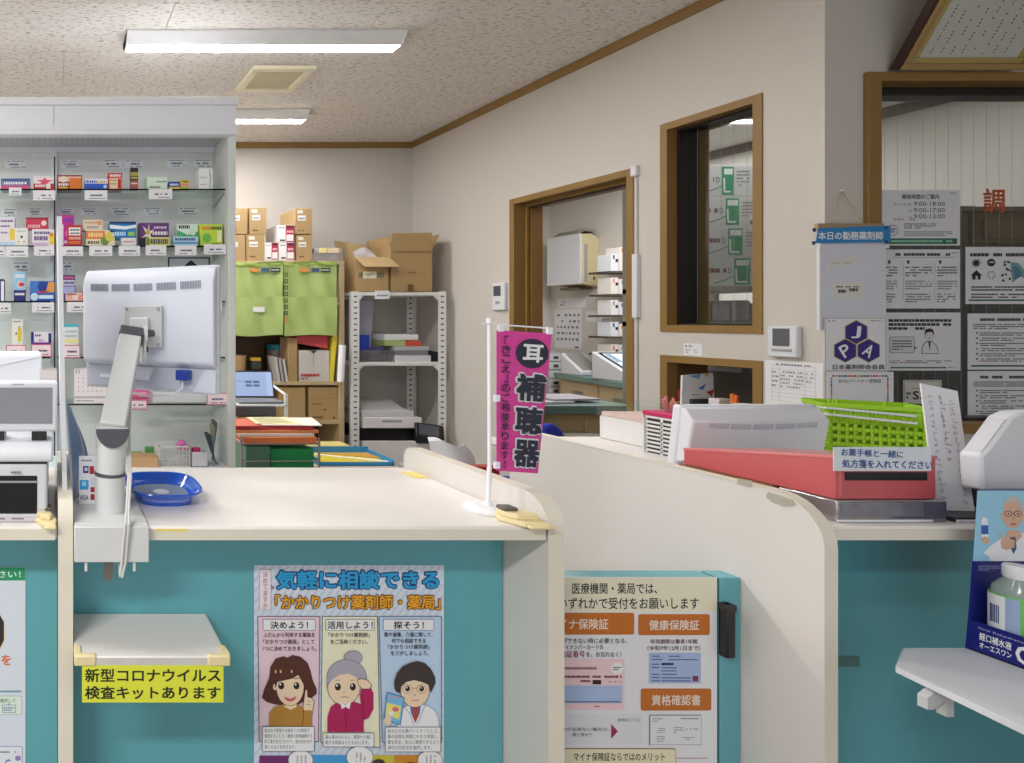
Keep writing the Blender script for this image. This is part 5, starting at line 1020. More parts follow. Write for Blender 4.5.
b = MB(); b.add([(xa - .001, ya - .002, zf - .004), (xb + .001, ya - .002, zf - .004), (xb + .001, yb + .001, zbk - .004), (xa - .001, yb + .001, zbk - .004), (xa - .001, ya - .002, zf + .002), (xb + .001, ya - .002, zf + .002), (xb + .001, yb + .001, zbk + .002), (xa - .001, yb + .001, zbk + .002)], [(0, 3, 2, 1), (4, 5, 6, 7), (0, 1, 5, 4), (1, 2, 6, 5), (2, 3, 7, 6), (3, 0, 4, 7)], M('pink_lid', (214, 118, 118), .35, coat=.3)); obj('lid', b, t, .001)
obj('slot', MB().box(X(846, 1.16), X(928, 1.16), ya - .0012, ya + .006, Z(480.5, 1.16), Z(472.5, 1.16), dark), t)
obj('front_ridge', MB().box(X(840, 1.16), X(841.5, 1.16), ya - .002, ya + .001, z0 + .004, zf - .006, M('pink_lid', (214, 118, 118))), t)
o = obj('paper_sign', MB().add([], [], whitep) or MB().box(X(836, 1.15), X(934, 1.15), 1.1535, 1.1545, Z(471.5, 1.15), Z(447.5, 1.15), M('laminated_paper', (222, 228, 236), .25)))
tag(o, 'laminated white sign with two blue lines above the slot of the pink box', 'sign')
Print().text('お薬手帳と一緒に', 841, 449.5, 903, 457, (56, 90, 150), 1, .018, .04).text('処方箋を入れてください', 842, 460, 932, 468.5, (56, 90, 150), 1, .018, .02).build('lettering', o, frontal(1.1535))
# leaning vertical card
Yb, Yt = 1.198, 1.25
q = [Vector((X(936.5, Yb), Yb, CH + .0105)), Vector((X(971.5, Yb), Yb - .004, CH + .0095)), Vector((X(957.5, Yt), Yt, Z(391, Yt))), Vector((X(923.5, Yt), Yt + .004, Z(383.5, Yt)))]
b = MB(); n = (q[1] - q[0]).cross(q[3] - q[0]).normalized() * -.002
b.add([tuple(v) for v in q] + [tuple(v + n) for v in q], [(0, 1, 2, 3), (7, 6, 5, 4), (0, 4, 5, 1), (1, 5, 6, 2), (2, 6, 7, 3), (3, 7, 4, 0)], whitep)
o = obj('standing_card', b); tag(o, 'tall white card with vertical handwriting leaning beside the pink box', 'card')
p = Print().rect(.06, .03, .94, .98, (230, 230, 234))
for i, (x, y0, y1, c) in enumerate(((.2, .08, .95, (168, 168, 196)), (.5, .06, .6, (150, 136, 170)), (.76, .1, .93, (176, 168, 190)))):
    y = y0
    while y < y1:
        for k in range(4):
            a_, b_ = x + random.uniform(-.07, .03), y + random.uniform(0, .03)
            if random.random() < .55: p.rect(a_, b_, a_ + random.uniform(.04, .09), b_ + .006, c, 1)
            else: p.rect(a_, b_, a_ + .022, b_ + random.uniform(.012, .026), c, 1)
        y += .05
nn = (q[1] - q[0]).cross(q[3] - q[0]).normalized()
p.build('handwritten_lettering', o, lambda x, y, e: tuple(q[3].lerp(q[2], x).lerp(q[0].lerp(q[1], x), y) + nn * e), base=.0006)
t = thing('reader_pad', 'flat black pad with a white edge strip under the leaning card', 'pad', (1.76, 1.22, CH))
obj('pad', MB().box(1.735, 1.85, 1.155, 1.29, CH + .0005, CH + .009, dark), t, .002); obj('edge_strip', MB().box(1.737, 1.81, 1.1535, 1.1555, CH + .001, CH + .006, whitep), t)
# white card reader at the frame edge
t = thing('card_reader', 'white wedge shaped card reader with a sloping top at the counter end', 'card reader', (1.95, 1.22, CH))
Yf = 1.158; prof = [(983, 522), (981, 456), (990, 447), (1012, 417), (1022, 412.5), (1075, 410), (1075, 522)]
PW = [(X(x, Yf), max(Z(y, Yf), CH + .0005)) for x, y in prof]; PW[0] = (PW[0][0], EYE - .333); PW[-1] = (PW[-1][0], EYE - .333)
obj('reader_body', MB().prism(PW, 'y', Yf, Yf + .03, white), t, .005)
obj('reader_base', MB().box(1.865, X(1070, Yf), Yf + .02, Yf + .12, CH + .0096, EYE - .334, dark), t, .004)
obj('reader_screen', MB().add([], [], dark) or MB().prism([(X(985, Yf), Z(453.5, Yf)), (X(1010, Yf), Z(420, Yf)), (X(1009, Yf), Z(418.8, Yf)), (X(984, Yf), Z(452.4, Yf))], 'y', Yf + .004, Yf + .026, M('reader_panel', (206, 206, 214), .3)), t)
# computer monitor seen from behind
t = thing('computer_monitor', 'white computer monitor back with a slit row behind the pink box', 'monitor', (1.79, 1.56, CH), (0, 0, .03))
mw2 = M('monitor_bright_white', (232, 234, 242), .38, var=.015); T = Matrix.Translation((0, 0, .012)) @ Euler((.10, 0, 0)).to_matrix().to_4x4(); Wd = .182
obj('bezel', MB().box(-Wd, Wd, .0, .022, .0, .158, mw2, T), t, .006, local=True)
obj('back_cover', MB().prism([(-.004, .012), (-.026, .02), (-.03, .125), (-.006, .154), (.002, .154), (.002, .012)], 'x', -Wd + .002, Wd - .002, mw2, T), t, .004, local=True)
sl = MB()
for g in range(5):
    for i in range(15):
        x = -.138 + g * .058 + i * .0036; z = .117 - .006 * math.cos((x) / .16 * PI / 2) - (0.0)
        sl.box(x, x + .0014, -.0310, -.027, z - .008, z + .006, M('slit_pale', (206, 209, 219), .6), T)
obj('vent_slits', sl, t, local=True)['kind'] = 'stuff'
obj('foot', MB().box(-.1, .1, -.02, .05, .0005, .011, mw), t, .003, local=True)
# white lattice basket with magenta lid
t = wire_basket('slatted_basket', 'white slatted basket with magenta cover beside the monitor back', 1.725, 1.95, 1.655, 1.755, CH + .0005, EYE - .283, metalw, 3, 8, ny=1, bar=.0030)
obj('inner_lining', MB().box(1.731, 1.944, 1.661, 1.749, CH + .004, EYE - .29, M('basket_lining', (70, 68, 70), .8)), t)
obj('cover', MB().box(1.722, 1.953, 1.652, 1.758, EYE - .283, EYE - .268, M('magenta_cover', (190, 30, 96), .5)), t, .004)
zt = EYE - .268 + .0005
t = thing('pen_cup', 'small clear cup of pink pens on the magenta cover', 'cup', (1.76, 1.72, zt))
obj('cup', MB().lathe([(.016, zt), (.018, zt + .022)], acry, 14, Matrix.Translation((1.765, 1.725, 0))), t)
for dx, dy, l in ((-.01, .0, .034), (.0, .006, .042), (.009, -.004, .038)): obj('pen', MB().cyl((1.765 + dx * .5, 1.725 + dy * .5, zt + .001), (1.765 + dx * 1.4, 1.725 + dy, zt + l), .0034, M('pen_pink', (214, 120, 130), .4), n=8), t)
tag(obj('paper', MB().prism([(1.79, 1.65), (1.86, 1.65), (1.87, 1.70), (1.80, 1.71)], 'z', zt, zt + .012, whitep)), 'folded white paper on the magenta cover', 'paper')
# white storage box with acrylic tray
t = thing('storage_box', 'white paper covered storage box with a clear tray behind the partition', 'box', (1.86, 1.86, CH))
zt = EYE - .318; obj('box_body', MB().box(1.79, 1.93, 1.82, 1.97, CH + .0005, zt, M('paper_wrapped_box', (232, 230, 230), .7, bump=.4, scale=9)), t, .004)
ap = MB(); za = EYE - .268
ap.box(1.787, 1.933, 1.815, 1.817, zt, za, acry); ap.box(1.787, 1.933, 1.973, 1.975, zt, za, acry); ap.box(1.785, 1.787, 1.815, 1.975, zt, za, acry); ap.box(1.933, 1.935, 1.815, 1.975, zt, za, acry); obj('clear_tray', ap, t)
tag(obj('paper', MB().prism([(1.792, 1.822), (1.92, 1.825), (1.922, 1.96), (1.794, 1.965)], 'z', zt + .0012, zt + .013, M('pink_paper', (240, 206, 200), .7))), 'pink paper pile inside the clear tray on the white storage box', 'paper')
# lime basket
t = thing('lime_basket', 'lime green plastic basket with white handles against the reception window', 'basket', (2.056, 1.60, CH), (0, 0, -.61))
lime = M('lime_plastic', (158, 208, 30), .4); x0, x1, y0, y1, z0, z1 = 0., .172, 0., .12, .0005, EYE - .226 - CH
def wall_with_holes(mb, p, du, dv, cols, rows, u0, v0, vh):
    """panel of p + u*du + v*dv with a regular grid of openings"""
    us = [0.]
    for c in range(cols): us += [u0 + (c + .22) * (1 - 2 * u0) / cols, u0 + (c + .78) * (1 - 2 * u0) / cols]
    us.append(1.); vs_ = [0.]
    for r in range(rows): vs_ += [v0 + (r + .28) * vh / rows, v0 + (r + .72) * vh / rows]
    vs_.append(1.); P = Vector(p); du, dv = Vector(du), Vector(dv)
    for i in range(len(us) - 1):
        for j in range(len(vs_) - 1):
            if i % 2 and j % 2: continue
            mb.face([tuple(P + du * us[a] + dv * vs_[c]) for a, c in ((i, j), (i + 1, j), (i + 1, j + 1), (i, j + 1))], lime)
b = MB(); h = z1 - z0
for q in (y0, y1): wall_with_holes(b, (x0, q, z0), (x1 - x0, 0, 0), (0, 0, h), 11, 5, .06, .12, .6)
for q in (x0, x1): wall_with_holes(b, (q, y0, z0), (0, y1 - y0, 0), (0, 0, h), 10, 5, .06, .12, .6)
bo = obj('basket_body', b, t, local=True); so_ = bo.modifiers.new('thick', 'SOLIDIFY'); so_.thickness = .0022
obj('basket_floor', MB().box(x0, x1, y0, y1, z0, z0 + .003, lime), t, local=True)
r_ = MB(); r_.box(x0 - .006, x1 + .006, y0 - .006, y0 + .002, z1 - .012, z1, lime); r_.box(x0 - .006, x1 + .006, y1 - .002, y1 + .006, z1 - .012, z1, lime); r_.box(x0 - .006, x0 + .002, y0, y1, z1 - .012, z1, lime); r_.box(x1 - .002, x1 + .006, y0, y1, z1 - .012, z1, lime); obj('rim', r_, t, .002, local=True)
obj('green_sheet', MB().box(x0 + .004, x1 - .004, y0 + .02, y0 + .03, z0 + .004, z1 - .003, lime), t, local=True)
for dz, dy in ((-.008, -.014), (-.024, -.020)):
    obj('handle', MB().tube([(x0 - .004, y0 + .03, z1 - .006 + dz), (x0 - .004, y0 + dy, z1 - .004 + dz), (x1 - .03, y0 + dy, z1 - .012 + dz * 1.1), (x1 - .026, y0 - .004, z1 - .012 + dz * 1.1)], .0032, white, n=8), t, local=True)
# blue chair and brown crate in the passage
t = thing('office_chair', 'blue office chair back rising behind the partition', 'chair', (2.21, 2.75, 0)); bl = M('blue_fabric', (30, 46, 160), .8, bump=.3, scale=80)
obj('backrest', MB().prism([(2.12 + .09 + .085 * math.cos(math.radians(q)) * (1 if abs(math.cos(math.radians(q))) < .7 else 1.0), .62 + .19 * math.sin(math.radians(q)) ** 1) for q in range(0, 181, 12)] + [(2.125, .45), (2.295, .45)], 'y', 2.66, 2.70, bl), t, .012)
obj('seat', MB().box(2.03, 2.39, 2.70, 3.06, .42, .48, bl), t, .02); obj('column', MB().cyl((2.21, 2.88, .08), (2.21, 2.88, .42), .025, dark), t)
for k in range(5):
    a = 2 * PI * k / 5 + .3; lg = obj('leg', MB().tube([(2.21, 2.88, .09), (2.21 + .24 * math.cos(a), 2.88 + .24 * math.sin(a), .06)], .016, dark), t); obj('caster', MB().cyl((2.21 + .24 * math.cos(a) - .012, 2.88 + .24 * math.sin(a), .026), (2.21 + .24 * math.cos(a) + .012, 2.88 + .24 * math.sin(a), .026), .026, dark, n=12), lg)
obj('back_bar', MB().tube([(2.21, 2.88, .41), (2.21, 2.73, .43), (2.21, 2.705, .56)], .014, dark), t)
# ================================================================ fixtures on the right wall by the window
t = thing('video_intercom', 'white video intercom with grey screen on the wall under the inner window', 'intercom', (RW, 2.2, Z(357, 2.2)))
wallbox('body', 773, 326, 802.5, 357, .022, white, t, 0, .004); wallbox('screen', 779, 328.5, 795.5, 346, .003, M('intercom_screen', (92, 94, 102), .2), t, .0215, 0); wallbox('button_row', 778, 349, 798, 351.5, .003, greyp, t, .0215, 0)
def wall_paper(label, px0, py0, px1, py1, Xw=RW):
    ya, yb = F * Xw / (px1 - VX), F * Xw / (px0 - VX); fn = rightwall(Xw - .0012)
    ym_ = F * Xw / ((px0 + px1) / 2 - VX)
    o = obj('paper_notice', MB().box(Xw - .0012, Xw - .0003, ya, yb, Z(py1, ym_), Z(py0, ym_), whitep)); tag(o, label, 'notice')
    return o, ya, yb, Z(py1, ym_), Z(py0, ym_)
def wall_print(p, o, ya, yb, z0, z1, Xw=RW):
    p.build('printed_text', o, lambda x, y, e: (Xw - .0012 - e, yb + (ya - yb) * x, z1 + (z0 - z1) * y))
o, *g = wall_paper('small white notice stuck above the low hatch', 684, 343.5, 702.5, 355.5)
p = Print(); p.rect(.04, .05, .96, .95, (228, 228, 232)); p.greek(.1, .15, .45, .32, 1, (90, 90, 100), 1, .8, cw=.06, gap=.03).greek(.1, .45, .4, .85, 2, (150, 140, 150), 1, .6, cw=.05, gap=.03).greek(.55, .45, .85, .85, 2, (160, 150, 150), 1, .6, cw=.05, gap=.03); wall_print(p, o, *g)
o, *g = wall_paper('white printed form with a fine table taped to the wall beside the hatch', 765.5, 361.5, 823.5, 408)
p = Print()
for i in range(10): p.rect(.12, .1 + i * .085, .88, .105 + i * .085, (186, 176, 196), 0)
for x in (.12, .26, .7, .88): p.rect(x, .1, x + .006, .9, (186, 176, 196), 0)
p.greek(.2, .06, .8, .1, 1, (120, 116, 130), 1, .8, cw=.03, gap=.012); p.greek(.28, .2, .68, .6, 5, (140, 134, 150), 1, .4, cw=.03, gap=.014); p.greek(.13, .2, .24, .6, 4, (140, 134, 150), 1, .4, cw=.03, gap=.014); p.greek(.72, .2, .86, .45, 3, (160, 154, 170), 1, .4, cw=.03, gap=.014); wall_print(p, o, *g)
# things standing in the low hatch
HX = 2.735; zs = .813
def hY(px): return F * HX / (px - VX)
def hbox(name, label, px0, px1, top, col, dep=.04, cat=None, dx=0., rough=.5):
    Y = F * (HX + dx) / ((px0 + px1) / 2 - VX); o = obj(name, MB().box(X(px0, Y), X(px1, Y), Y, Y + dep, zs, Z(top, Y), M('hatch_%s_%d_%d' % (name, col[0], col[1]), col, rough)), bev=.0015); return tag(o, label, cat or name)
o = obj('brochure', MB().prism([(X(681, 2.53), zs), (X(716, 2.53), zs), (X(713, 2.53), Z(373, 2.53)), (X(682.5, 2.53), Z(375.5, 2.53))], 'y', 2.53, 2.537, whitep)); tag(o, 'white brochure with blue shapes standing in the low hatch', 'brochure')
Print().poly([(688, 375.8), (701, 373.6), (699, 379)], (120, 170, 214)).poly([(698, 389), (706, 383.5), (703, 389.5)], (60, 120, 200)).poly([(706, 392), (714, 389), (712, 397)], (200, 60, 50)).poly([(703, 374), (709, 373.5), (708, 377)], (190, 190, 60)).greek(692, 394, 702, 395.4, 1, (110, 110, 120)).build('printed_shapes', o, frontal(2.53))
hbox('blue_card', 'pale blue card at the far end of the low hatch', 669.5, 674.5, 396, (176, 206, 226), .01, 'card')
hbox('orange_marker', 'thick orange marker leaning in the low hatch', 679, 685, 390, (206, 84, 40), .02, 'marker')
hbox('tan_clip', 'tan clip box before the brochure in the low hatch', 676.5, 690, 402, (224, 160, 100), .03, 'box', -.02)
hbox('black_case', 'dark grey case before the brochure in the low hatch', 692, 713.5, 399, (64, 70, 78), .04, 'case', -.01)
hbox('striped_box', 'white box with pink stripes in the low hatch', 719, 731.5, 399, (230, 220, 224), .04, 'box')
hbox('orange_tube', 'first upright orange tube in the low hatch', 733, 735.8, 394, (224, 120, 40), .012, 'tube'); hbox('orange_tube', 'second upright orange tube nearer the white pack in the low hatch', 736.6, 739.6, 395.5, (214, 110, 50), .012, 'tube')
hbox('white_pack', 'small white pack at the near end of the low hatch', 742, 753, 404, (226, 224, 228), .03, 'pack')
# bag table with the drink display
tz = EYE - .607
t = thing('white_table', 'thin white table top with a cut corner below the blue drink display', 'table', (1.8, .9, tz))
tp = M('white_table_top', (226, 228, 236), .4); PT = [(1.565, 1.105), (1.467, 1.045), (1.437, .889), (1.425, .70), (2.15, .70), (2.15, 1.105)]
obj('table_top', MB().prism(PT, 'z', tz - .004, tz, tp), t, .001)
ed = MB()
for (a, b_) in ((PT[0], PT[1]), (PT[1], PT[2]), (PT[2], PT[3])):
    d = Vector((b_[0] - a[0], b_[1] - a[1], 0)); n = Vector((d.y, -d.x, 0)).normalized() * -.001
    ed.add([(a[0], a[1], tz - .010), (b_[0], b_[1], tz - .010), (b_[0], b_[1], tz - .0005), (a[0], a[1], tz - .0005), (a[0] - n.x, a[1] - n.y, tz - .010), (b_[0] - n.x, b_[1] - n.y, tz - .010), (b_[0] - n.x, b_[1] - n.y, tz - .0005), (a[0] - n.x, a[1] - n.y, tz - .0005)], [(0, 1, 2, 3), (7, 6, 5, 4), (0, 4, 5, 1), (3, 2, 6, 7)], tp)
obj('table_edge', ed, t)
for x, y in ((2.1, .75), (2.1, 1.07), (1.86, .75), (1.88, 1.07)): obj('leg', MB().cyl((x, y, 0), (x, y, tz - .004), .014, metalw, n=12), t)
hk = obj('bag_hook', MB().prism([(1.485, tz - .0045), (1.50, tz - .0045), (1.50, tz - .058), (1.488, tz - .058), (1.488, tz - .030), (1.466, tz - .046), (1.456, tz - .046), (1.456, tz - .026)], 'y', 1.0, 1.012, M('hook_grey', (206, 208, 212), .5)), t)
dn = M('deep_blue_card', (26, 30, 122), .4, var=.05); bx, by = 1.676, 1.10
t = thing('drink_display', 'dark blue drink display box with a photo backboard on the white table', 'display box', (1.78, 1.02, tz))
zb = tz + .0006; zf = EYE - .552
obj('front_wall', MB().box(bx, bx + .003, .93, by, zb, zf, dn), t); obj('floor_panel', MB().box(bx, 1.897, .93, by, zb, zb + .002, dn), t)
obj('side_wall', MB().box(bx, 1.897, .927, .93, zb, zf, dn), t); obj('end_wall', MB().box(1.897, 1.90, .93, by, zb, zf, dn), t)
zt = EYE - .3155; bk = obj('backboard', MB().prism([(bx - .001, zb), (bx + .004, zf), (bx + .022, zt), (1.90, zt), (1.90, zb)], 'y', by, by + .003, dn), t)
p = Print(); fr = frontal(by)
p.poly([(972.5, 561), (977, 490.5), (1062, 490.5), (1062, 561)], (158, 210, 236)); p.poly([(1010, 561), (1040, 520), (1062, 500), (1062, 561)], (188, 224, 242), 1)
sk = (222, 178, 152); p.poly([(983, 553), (991, 545), (1001, 538), (1011, 533), (1024, 533), (1034, 540), (1043, 552), (1044, 561), (990, 561), (988, 556)], (240, 242, 246), 2)
p.poly([(1006, 530), (1019, 530), (1022, 536), (1013, 545), (1006, 537)], sk, 3); p.poly([(1009, 537), (1015, 537), (1016, 548), (1013, 554), (1010, 548)], (70, 90, 130), 4)
p.ell(1012, 515, 10.2, 13.5, sk, 4); p.ell(1001.8, 516, 1.8, 3.4, sk, 4); p.ell(1022, 516, 1.8, 3.4, sk, 4); p.poly([(1002.5, 511), (1003, 503), (1007, 497.5), (1013, 496), (1019, 499), (1022, 506), (1022, 511), (1020, 505), (1013, 501.5), (1006, 504)], (206, 196, 190), 5)
for x in (1007.5, 1017): p.ell(x, 513.5, 3.9, 3, (60, 54, 56), 5); p.ell(x, 513.5, 3.2, 2.3, sk, 6); p.ell(x, 513.7, .9, .8, (50, 40, 40), 7)
p.line([(1011.4, 513), (1013, 513)], .7, (60, 54, 56), 6); p.poly([(1012.2, 514), (1013.8, 519.5), (1010.8, 519.5)], (206, 156, 130), 6); p.ell(1012.4, 524, 3.4, .8, (170, 90, 80), 6)
p.ell(985.5, 540.5, 3.2, 3.8, sk, 4); p.rrect(980.5, 520, 987.5, 538, 1.5, (236, 240, 246), 5); p.rect(980.5, 525, 987.5, 534, (60, 96, 180), 6); p.rect(981.5, 517.5, 986.5, 520.5, (250, 250, 250), 6); p.ell(984, 539, 3.4, 2.6, sk, 7)
p.poly([(1000, 541), (1004, 536), (1007, 534), (1010, 539), (1014, 540), (1014, 547), (1006, 550), (1001, 548)], sk, 5); p.line([(1002, 539), (998.5, 533.5)], 1.4, sk, 5)
p.greek(978, 565, 1000, 571, 3, (150, 160, 220), 1, .5).build('printed_photo', bk, fr)
fn = lambda x, y, e: (bx - e, by + (.93 - by) * (x - .05), zf + (zb - zf) * y)
p = Print(); p.text('Oral Rehydration Solution', .12, .14, .62, .22, (200, 204, 236), 1); p.text('経口補水液', .13, .30, .345, .56, WH, 1, .02); p.text('オーエスワン', .13, .62, .345, .82, WH, 1, .02); p.text('OS-1', .37, .28, .70, .88, WH, 1, .03); p.build('lettering', t, fn)
t = thing('drink_bottle', 'drink bottle with white cap and green label in the blue display box', 'bottle', (1.712, 1.064, zb + .002))
Tm = Matrix.Translation((1.712, 1.064, 0)); z = zb + .0024
bt = glass('bottle_plastic', (.93, .96, .97), .9)
obj('bottle_body', MB().lathe([(.026, z), (.030, z + .006), (.030, z + .105), (.027, z + .125), (.015, z + .142), (.013, z + .15)], M('bottle_clear', (206, 220, 226), .15, trans=.6), 24, Tm), t)
lb = obj('bottle_label', MB().lathe([(.0306, z + .03), (.0306, z + .112)], M('label_green', (106, 196, 60), .4), 24, Tm), t)
wl = MB()
for a0, a1, col in ((120, 186, (228, 232, 236)), (186, 214, (150, 170, 206))):
    n = 8; vs = []; 
    for zz in (z + .018, z + .110): vs += [(1.712 + .0309 * math.cos(math.radians(a0 + (a1 - a0) * k / n)), 1.064 + .0309 * math.sin(math.radians(a0 + (a1 - a0) * k / n)), zz) for k in range(n + 1)]
    wl.add(vs, [(k, k + 1, n + 2 + k, n + 1 + k) for k in range(n)], ink(col))
for k in range(6):
    a = math.radians(150 + k * 4.5); wl.box(1.712 + .0312 * math.cos(a) - .0006, 1.712 + .0312 * math.cos(a) + .0006, 1.064 + .0312 * math.sin(a) - .0004, 1.064 + .0312 * math.sin(a) + .0004, z + .06, z + .092, ink((60, 70, 120)))
obj('label_print', wl, lb)
obj('bottle_cap', MB().lathe([(.0165, z + .142), (.0175, z + .145), (.0175, z + .162), (.015, z + .165)], white, 24, Tm), t)
tm = obj('tape_mark', MB().box(X(838.5, 1.243), X(860, 1.243), 1.2435, 1.2446, Z(667, 1.243), Z(656.5, 1.243), M('tape_teal', (92, 128, 126), .25))); tag(tm, 'patch of clear tape left on the dark teal front beside the partition', 'tape')
# ================================================================ the dispensary behind the right wall
beige = M('beige_cabinet', (196, 176, 136), .5, var=.04); tealtop = M('grey_teal_top', (120, 150, 146), .4, var=.05)
# wall mounted dispenser
t = thing('wall_dispenser', 'white and beige dispensing machine mounted on the dispensary wall', 'dispenser', (5.12, 5.92, 1.575))
bg_ = M('beige_machine', (212, 198, 158), .5); z0, z1 = 1.575, 2.085
obj('machine_body', MB().prism([(5.036, z0 + .03), (5.199, z0), (5.199, z1 - .05), (5.13, z1), (5.036, z1)], 'y', 5.72, 6.10, bg_), t, .006)
obj('front_door', MB().box(5.018, 5.035, 5.722, 6.11, z0 + .03, z1 + .004, white), t, .004)
obj('side_slot', MB().box(5.055, 5.085, 5.7185, 5.722, z0 + .05, z1 - .10, greyp), t); obj('side_switch', MB().box(5.14, 5.155, 5.7185, 5.722, z0 + .07, z0 + .10, M('brown_switch', (84, 60, 40), .5)), t)
obj('paper_tray', MB().prism([(5.03, z1 + .012), (5.10, z1 + .05), (5.199, z1 + .04), (5.199, z1 - .04), (5.19, z1 - .04), (5.17, z1 + .02), (5.10, z1 + .035), (5.035, z1 + .004)], 'y', 5.76, 6.05, M('smoke_tray', (150, 146, 138), .4)), t)
obj('outlet', MB().box(5.06, 5.18, 5.78, 6.0, z0 - .02, z0 + .002, M('machine_dark', (110, 100, 80), .5)), t)
# calendar and papers on that wall
def inner_paper(name, label, px0, px1, y0, y1, tilt=0.):
    Xw = 5.2; ya, yb = F * Xw / (px1 - VX), F * Xw / (px0 - VX); ym_ = (ya + yb) / 2
    o = obj(name, MB().box(Xw - .003, Xw - .0006, ya, yb, Z(y1, ym_), Z(y0, ym_), whitep)); tag(o, label, 'calendar' if name == 'wall_calendar' else 'paper'); return o, ya, yb, Z(y1, ym_), Z(y0, ym_)
def inner_print(p, o, ya, yb, z0, z1): p.build('printed_text', o, lambda x, y, e: (5.197 - e, yb + (ya - yb) * x, z1 + (z0 - z1) * y), step=.0006, base=.0008)
o, *g = inner_paper('wall_calendar', 'white wall calendar with rows of small figures in the dispensary', 555, 582, 309, 349); p = Print()
for r_ in range(5): p.greek(.1, .12 + r_ * .15, .95, .19 + r_ * .15, 1, (120, 126, 150), 1, .8, cw=.07, gap=.07, seed=r_)
p.rect(.75, .93, .9, .96, K); inner_print(p, o, *g)
o, *g = inner_paper('wall_paper_note', 'paper notice pinned higher behind the calendar', 558, 586, 298, 308); p = Print().greek(.1, .3, .3, .8, 2, (130, 130, 140), 1, .6, cw=.05, gap=.03); inner_print(p, o, *g)
o, *g = inner_paper('wall_paper_note', 'small white note beside the wall calendar', 586, 597, 311, 322); p = Print().greek(.15, .4, .8, .6, 1, (130, 130, 140), 1, .6, cw=.08, gap=.04); inner_print(p, o, *g)
o, *g = inner_paper('wall_paper_note', 'long bluish list pinned beside the small shelves', 600, 612, 301, 329); p = Print().greek(.2, .1, .8, .9, 8, (150, 156, 180), 1, .4, cw=.1, gap=.05); inner_print(p, o, *g)
# bench with the touch screen devices
t = thing('dispensary_bench', 'grey topped beige drawer bench along the dispensary wall', 'bench', (4.95, 5.3, 0))
obj('bench_top', MB().prism([(4.86, 5.83), (4.62, 4.70), (5.199, 4.70), (5.199, 5.83)], 'z', .70, .748, tealtop), t, .003)
obj('carcass', MB().prism([(4.89, 5.80), (4.66, 4.72), (5.19, 4.72), (5.19, 5.80)], 'z', 0, .70, beige), t)
d = Vector((-.23, -1.08, 0)).normalized(); n = Vector((-d.y, d.x, 0)) * -1
n = Vector((d.y, -d.x, 0))
for k in range(2):
    a = Vector((4.888, 5.78, 0)) + d * (.03 + .54 * k); 
    for j in range(2):
        z0 = .42 - .30 * j; P = [a + n * .002, a + d * .5 + n * .002, a + d * .5 - n * .0, a]
        fm = MB(); q = [a, a + d * .5]; o_ = n * (-.012 if n.x > 0 else .012)
        fm.prism([(q[0].x, q[0].y), (q[1].x, q[1].y), (q[1].x + o_.x, q[1].y + o_.y), (q[0].x + o_.x, q[0].y + o_.y)], 'z', z0, z0 + .26, M('drawer_front', (204, 184, 144), .45)); dr = obj('drawer', fm, t)
        c = a + d * .25 + o_ * 1.01; h_ = MB(); h_.box(c.x - .012, c.x + .002, c.y - .06, c.y + .06, z0 + .16, z0 + .19, M('label_handle', (150, 150, 146), .3, .6)); obj('handle', h_, dr)
zt = .7485
t = thing('tablet_printer', 'white device with a blue touch screen on the dispensary bench', 'device', (4.97, 5.05, zt))
def slanted(x0, x1, y0, y1, z0, za, zb_, mat): return MB().prism([(y0, z0), (y1, z0), (y1, zb_), (y0, za)], 'x', x0, x1, mat)
obj('device_body', slanted(4.72, 5.08, 4.92, 5.27, zt + .0005, zt + .06, zt + .24, white), t, .01)
p = Print(); fn = lambda x, y, e: (4.75 + .27 * x, 4.94 + .30 * (1 - y), zt + .071 + (1 - y) * .154 + e + .004)
p.rect(0, 0, 1, 1, dark); p.rect(.06, .07, .94, .9, glow('tablet_glow', (96, 140, 176), .35), 1); p.rect(.1, .1, .3, .5, (150, 180, 200), 2); p.build('touch_screen', t, fn, step=.002, base=.002)
obj('paper_outlet', MB().box(4.78, 4.94, 4.915, 4.923, zt + .006, zt + .045, M('dark_outlet', (70, 68, 64), .5)), t)
t = thing('label_device', 'white label device with grey sloping top beside the touch screen', 'device', (4.93, 5.55, zt))
obj('device_body', slanted(4.83, 5.05, 5.50, 5.72, zt + .0005, zt + .04, zt + .20, white), t, .01); obj('device_panel', MB().add([], [], white) or slanted(4.86, 5.02, 5.515, 5.70, zt + .049, zt + .056, zt + .196, M('grey_device_panel', (150, 150, 146), .4)), t)
# little drawers stack and shelf boxes
t = thing('drawer_stack', 'narrow stack of small white drawers at the dispensary corner', 'drawer unit', (4.55, 5.95, 0)); x0, x1 = X(549, 5.9), X(561, 5.9)
obj('carcass', MB().box(x0, x1, 5.9, 6.2, 0, Z(352, 5.9), M('grey_carcass', (186, 184, 180), .5)), t)
for k in range(6):
    z = Z(361 + k * 8.4, 5.9); dr = obj('drawer', MB().box(x0 + .004, x1 - .004, 5.892, 5.9, z, z + .07, white), t, .002); obj('label_holder', MB().box((x0 + x1) / 2 - .02, (x0 + x1) / 2 + .025, 5.889, 5.892, z + .022, z + .048, M('dark_label', (74, 72, 70), .5)), dr)
t = thing('small_item_shelf', 'dark wall shelf crowded with small white medicine boxes by the doorway', 'shelf', (5.05, 5.3, 1.3)); x0 = X(611, 5.3)
SHZ = [Z(y, 5.3) for y in (271, 294, 315, 336.5, 354)]
for z in SHZ: obj('shelf_board', MB().box(x0 - .02, 5.199, 5.3, 5.5, z - .018, z, M('dark_shelf_board', (74, 66, 58), .5)), t)
cols = [((226, 228, 236), (60, 80, 150)), ((232, 226, 220), (226, 130, 90)), ((230, 230, 232), (150, 150, 160))]
